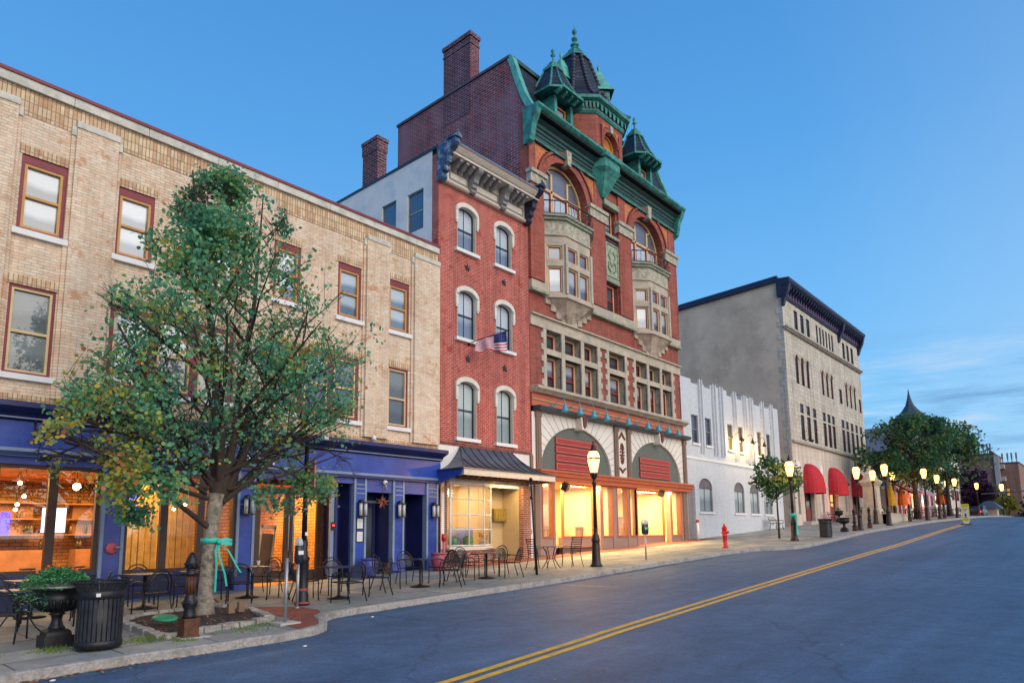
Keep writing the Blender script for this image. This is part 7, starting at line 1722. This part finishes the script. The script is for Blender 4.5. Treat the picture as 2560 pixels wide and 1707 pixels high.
# ribbon on the trunk
r=root('teal_ribbon','bright teal ribbon tied in a bow around the street tree trunk','ribbon',(bx,by,bz+1.45)); m=MB(); z=bz+1.42
m.lathe(bx+.03,by,[(.172,z),(.176,z+.1)],14); m.build('band',teal,r)
m=MB(); kx,ky=bx+.12,by-.17
def rib(pl,w0):
    vs=[];n_=len(pl)
    for i,p in enumerate(pl): vs+=[(p[0],p[1],p[2]-w0/2),(p[0],p[1],p[2]+w0/2)]
    m.add(vs,[[2*i,2*i+2,2*i+3,2*i+1] for i in range(n_-1)],True)
rib([(kx,ky,z+.03),(kx+.12,ky-.04,z+.08),(kx+.26,ky-.05,z+.04),(kx+.24,ky-.08,z-.02),(kx+.1,ky-.06,z+.0),(kx,ky,z+.02)],.07); m.ball((kx,ky-.02,z+.02),.045,8,6); m.build('bow',teal,r)
def tail(pl,w0):
    vs=[]
    for p in pl: vs+=[(p[0]-w0/2,p[1],p[2]),(p[0]+w0/2,p[1]+.02,p[2])]
    m.add(vs,[[2*i,2*i+2,2*i+3,2*i+1] for i in range(len(pl)-1)],True)
for pl in ([(kx,ky,z),(kx-.07,ky-.05,z-.15),(kx-.03,ky-.04,z-.4),(kx-.04,ky-.05,z-.95)],[(kx,ky,z),(kx+.02,ky-.06,z-.3),(kx+.14,ky-.05,z-.6),(kx+.2,ky-.03,z-.85)],[(kx,ky,z),(kx+.2,ky-.04,z-.15),(kx+.42,ky-.02,z-.5),(kx+.5,ky,z-.6)]):
    m=MB(); tail(pl,.05); m.build('tail',teal,r)
# ---- generic smaller trees
def tree(name,lab,x,y,z,h,rx,rz_,zc,lm_,bm,leaves,ls,tr=.1,seed=1,th=None,base=.4,group=None,gen=1,nl=16,ry=None):
    global TEST; random.seed(seed); r=root(name,lab,'tree',(x,y,z),group); th=th or zc-rz_*.7; ry=ry or rx
    m=MB(); m.tube([(x,y,z-.1),(x+.03,y,z+th*.5),(x,y,z+th)],[tr*1.3,tr,tr*.9],8); m.build('trunk',bm,r)
    m=MB(); tw=[];e=[]; top=[(x,y,z+th),(x+ru(-.2,.2),y,z+(th+h)/2),(x+ru(-.3,.3),y,z+h*.97)]; m.tube(top,[tr*.85,tr*.45,.01],6,cap=False); tw.append([Vector(p) for p in top])
    TEST=lambda p: crown_test(p,(x,y,z+zc),rx,ry,rz_)<1.15
    for i in range(nl):
        hh=th+(h-th)*ru(0,.8); a=i*2.4+ru(-.3,.3); k=math.sqrt(max(.05,1-((hh+rz_*.25-zc)/rz_)**2)) if abs(hh+rz_*.25-zc)<rz_ else .35
        limb(m,(x,y,z+hh),(cos(a),sin(a),ru(.2,.9)),rx*k*ru(.85,1.25)*(.68 if gen==2 else 1),tr*.4,tw,gen,e,.3,.05,4)
    TEST=None; m.build('branches',bm,r)
    L=LeafMesh(); seg=[(a,b) for pts in tw for a,b in zip(pts[1:],pts[2:])]; c=0; tries=0
    while c<leaves and tries<leaves*6:
        tries+=1; a,b=random.choice(seg); p=a.lerp(b,rnd()); s_=rx*.09; q=p+Vector((random.gauss(0,s_),random.gauss(0,s_),random.gauss(0,s_)))
        d=crown_test(q,(x,y,z+zc),rx,ry,rz_)
        if d>1.1 or mn.noise(q*(1.6/rx*1.6)+Vector((seed,0,0)))+.4*mn.noise(q*2.5)<-.10: continue
        for k in range(3): w_=q+Vector((random.gauss(0,ls),random.gauss(0,ls),random.gauss(0,ls)))*.7; L.leaf(w_,ls*ru(.75,1.25),min(.99,max(0,base+mn.noise(w_*.8)*.6+random.gauss(0,.13)))); c+=1
    L.build('crown',lm_,r); return r
tree('linden_tree','small round dark green tree beside the lamp with the teal ribbon',37.6,13.9,gs(37.6,13.9),4.6,1.65,1.45,3.15,dark_l,barkd,1700,.14,.055,5,1.6,.45,ry=1.3)
tree('large_street_tree','big spreading tree above the orange umbrellas, left of two',67,12.9,gs(67,12.9),8.8,4.5,3.9,5.1,dark_l,barkd,8500,.2,.24,8,2.0,.42,nl=22,gen=2)
tree('large_street_tree','big tree right of its twin, reaching over the crossing sign',79,12.4,gs(77,12.4),9.2,4.3,4.1,5.2,dark_l,barkd,7500,.2,.2,12,1.9,.48,nl=20,gen=2)
tree('purple_tree','dark purple leaved tree beyond the big street trees',128,18.0,1.5,10,4.2,4.0,6.2,purple_l,barkd,2600,.42,.2,15,2.2,.5)
tree('purple_tree','lower dark purple tree right of the kiosk',150,10.6,1.0,6.5,2.6,2.8,3.6,purple_l,barkd,1300,.4,.15,16,1.2,.5)
tree('olive_tree','rounded olive green tree behind the kiosk',132,16.2,2.0,7.2,3.4,3.0,4.4,lime_l,barkd,2200,.36,.2,18,1.6,.5)
tree('olive_tree','low yellow green tree at the far right end of the street',170,10.5,.0,6.6,4.2,2.8,3.6,lime_l,barkd,1800,.45,.2,19,1.0,.45)
tree('olive_tree','small yellow lit tree just right of the kiosk',124,12.0,2.6,4.4,1.5,1.8,2.4,lime_l,barkd,800,.28,.1,22,.8,.85)
tree('hazy_tree','distant blue green tree at the right edge beneath the signal',215,11.5,-2.5,9.5,5.5,3.6,5.6,dark_l,barkd,1600,.6,.2,25,1.0,.6)
tree('hazy_tree','distant green tree filling the gap right of the apartment block',190,7.5,-2,7.5,4.8,3.2,4.6,lime_l,barkd,1600,.55,.2,27,1.0,.2)
x,y=35.9,12.35; z=gs(x,y); r=root('teal_ribbon','long teal ribbon hanging from the lamp by the small tree','ribbon',(x,y,z+1.0)); m=MB(); m.lathe(x,y+.15,[(.15,z+1.2),(.16,z+1.4)],10); m.build('band',teal,r)
for dx in (-.36,-.22): m=MB(); m.add([(x+dx,y-.1,z+.3),(x+dx+.12,y-.1,z+.3),(x-.05,y-.05,z+1.35),(x-.15,y-.05,z+1.35)],[[0,1,2,3]]); m.build('tail',teal,r)
# ------------------------------------------------------------------ world, sun, camera
w=bpy.data.worlds.new('World'); sc.world=w; w.use_nodes=True; t=w.node_tree; bg=t.nodes['Background']
tc=t.nodes.new('ShaderNodeTexCoord'); sp=t.nodes.new('ShaderNodeSeparateXYZ'); t.links.new(tc.outputs['Generated'],sp.inputs[0])
def ramp(stops):
    r=t.nodes.new('ShaderNodeValToRGB'); e=r.color_ramp.elements
    while len(e)<len(stops): e.new(.5)
    for q,(p,c) in zip(e,stops): q.position=p; q.color=(*c,1)
    t.links.new(sp.outputs[2],r.inputs[0]); return r.outputs[0]
north=ramp([(0,(.38,.70,.97)),(.10,(.28,.64,.98)),(.28,(.18,.51,.94)),(.50,(.10,.37,.81)),(.72,(.065,.27,.66)),(1,(.03,.18,.52))])
south=ramp([(0,(.66,.70,.80)),(.12,(.70,.78,.90)),(.35,(.52,.66,.88)),(.7,(.20,.38,.72)),(1,(.05,.21,.55))])
my=t.nodes.new('ShaderNodeMapRange'); my.inputs[1].default_value=.25; my.inputs[2].default_value=-.9; t.links.new(sp.outputs[1],my.inputs[0])
mx=t.nodes.new('ShaderNodeMix'); mx.data_type='RGBA'; t.links.new(my.outputs[0],mx.inputs[0]); t.links.new(north,mx.inputs[6]); t.links.new(south,mx.inputs[7])
# thin cloud streaks low in the sky
mp=t.nodes.new('ShaderNodeMapping'); mp.inputs['Scale'].default_value=(2.2,2.2,17); t.links.new(tc.outputs['Generated'],mp.inputs[0])
nz=t.nodes.new('ShaderNodeTexNoise'); nz.inputs['Scale'].default_value=2.6; nz.inputs['Detail'].default_value=7; nz.inputs['Roughness'].default_value=.62; t.links.new(mp.outputs[0],nz.inputs['Vector'])
cr=t.nodes.new('ShaderNodeValToRGB'); cr.color_ramp.elements[0].position=.5; cr.color_ramp.elements[1].position=.66; t.links.new(nz.outputs['Fac'],cr.inputs[0])
el=t.nodes.new('ShaderNodeValToRGB'); e=el.color_ramp.elements; e[0].position=0.0;e[0].color=(.9,.9,.9,1); e[1].position=.16; e[1].color=(.75,.75,.75,1); q=e.new(.26); q.color=(0,0,0,1); t.links.new(sp.outputs[2],el.inputs[0])
mm=t.nodes.new('ShaderNodeMath'); mm.operation='MULTIPLY'; t.links.new(cr.outputs[0],mm.inputs[0]); t.links.new(el.outputs[0],mm.inputs[1])
xr=t.nodes.new('ShaderNodeMapRange'); xr.inputs[1].default_value=.75; xr.inputs[2].default_value=.93; t.links.new(sp.outputs[0],xr.inputs[0])
m2=t.nodes.new('ShaderNodeMath'); m2.operation='MULTIPLY'; t.links.new(mm.outputs[0],m2.inputs[0]); t.links.new(xr.outputs[0],m2.inputs[1])
mc=t.nodes.new('ShaderNodeMix'); mc.data_type='RGBA'; t.links.new(m2.outputs[0],mc.inputs[0]); t.links.new(mx.outputs[2],mc.inputs[6]); mc.inputs[7].default_value=(.16,.36,.66,1)
c2=t.nodes.new('ShaderNodeValToRGB'); c2.color_ramp.elements[0].position=.30; c2.color_ramp.elements[0].color=(1,1,1,1); c2.color_ramp.elements[1].position=.47; c2.color_ramp.elements[1].color=(0,0,0,1); t.links.new(nz.outputs['Fac'],c2.inputs[0])
m3=t.nodes.new('ShaderNodeMath'); m3.operation='MULTIPLY'; t.links.new(c2.outputs[0],m3.inputs[0]); t.links.new(el.outputs[0],m3.inputs[1])
m4=t.nodes.new('ShaderNodeMath'); m4.operation='MULTIPLY'; t.links.new(m3.outputs[0],m4.inputs[0]); t.links.new(xr.outputs[0],m4.inputs[1])
md=t.nodes.new('ShaderNodeMix'); md.data_type='RGBA'; t.links.new(m4.outputs[0],md.inputs[0]); t.links.new(mc.outputs[2],md.inputs[6]); md.inputs[7].default_value=(.62,.74,.92,1); mc=md
# the physical sky adds its dusk tint
sky=t.nodes.new('ShaderNodeTexSky'); sky.sky_type='NISHITA'; sky.sun_disc=False; sky.sun_elevation=R(12); sky.sun_rotation=R(200)
ad=t.nodes.new('ShaderNodeMix'); ad.data_type='RGBA'; ad.blend_type='ADD'; ad.inputs[0].default_value=.003
t.links.new(mc.outputs[2],ad.inputs[6]); t.links.new(sky.outputs[0],ad.inputs[7]); t.links.new(ad.outputs[2],bg.inputs['Color']); bg.inputs['Strength'].default_value=SKYK
sl=bpy.data.lights.new('sun','SUN'); sl.energy=SUNK; sl.angle=R(68); sl.color=(1,.86,.66); so=bpy.data.objects.new('sun',sl); COL.objects.link(so)
so.rotation_euler=Vector((-.12,-1,.42)).to_track_quat('Z','Y').to_euler()
cam=bpy.data.cameras.new('camera'); co=bpy.data.objects.new('camera',cam); COL.objects.link(co); sc.camera=co
yaw,pit,rol=R(41.384),R(7.923),R(-.638)
f=Vector((cos(yaw)*cos(pit),sin(yaw)*cos(pit),sin(pit))); r0=Vector((sin(yaw),-cos(yaw),0)); u0=r0.cross(f)
r_=cos(rol)*r0+sin(rol)*u0; u_=-sin(rol)*r0+cos(rol)*u0
mw=Matrix.Identity(4)
for i in range(3): mw[i][0]=r_[i]; mw[i][1]=u_[i]; mw[i][2]=-f[i]
mw[2][3]=1.75; co.matrix_world=mw
cam.sensor_width=36; cam.lens=1707/2560*36; cam.shift_y=(1100.7-853.5)/2560; cam.clip_end=3000; cam.clip_start=.05
sc.view_settings.view_transform='Standard'; sc.view_settings.look='None'; sc.view_settings.exposure=0; sc.view_settings.gamma=1
try:
    sc.cycles.use_denoising=True; sc.cycles.denoiser='OPENIMAGEDENOISE'; sc.cycles.denoising_prefilter='ACCURATE'
except Exception: pass
sc.cycles.max_bounces=6; sc.cycles.diffuse_bounces=3; sc.cycles.glossy_bounces=3; sc.cycles.transparent_max_bounces=12
sc.cycles.caustics_reflective=False; sc.cycles.caustics_refractive=False; sc.cycles.sample_clamp_indirect=6
for o in [o for o in bpy.data.objects if '_o' in o]: del o['_o']
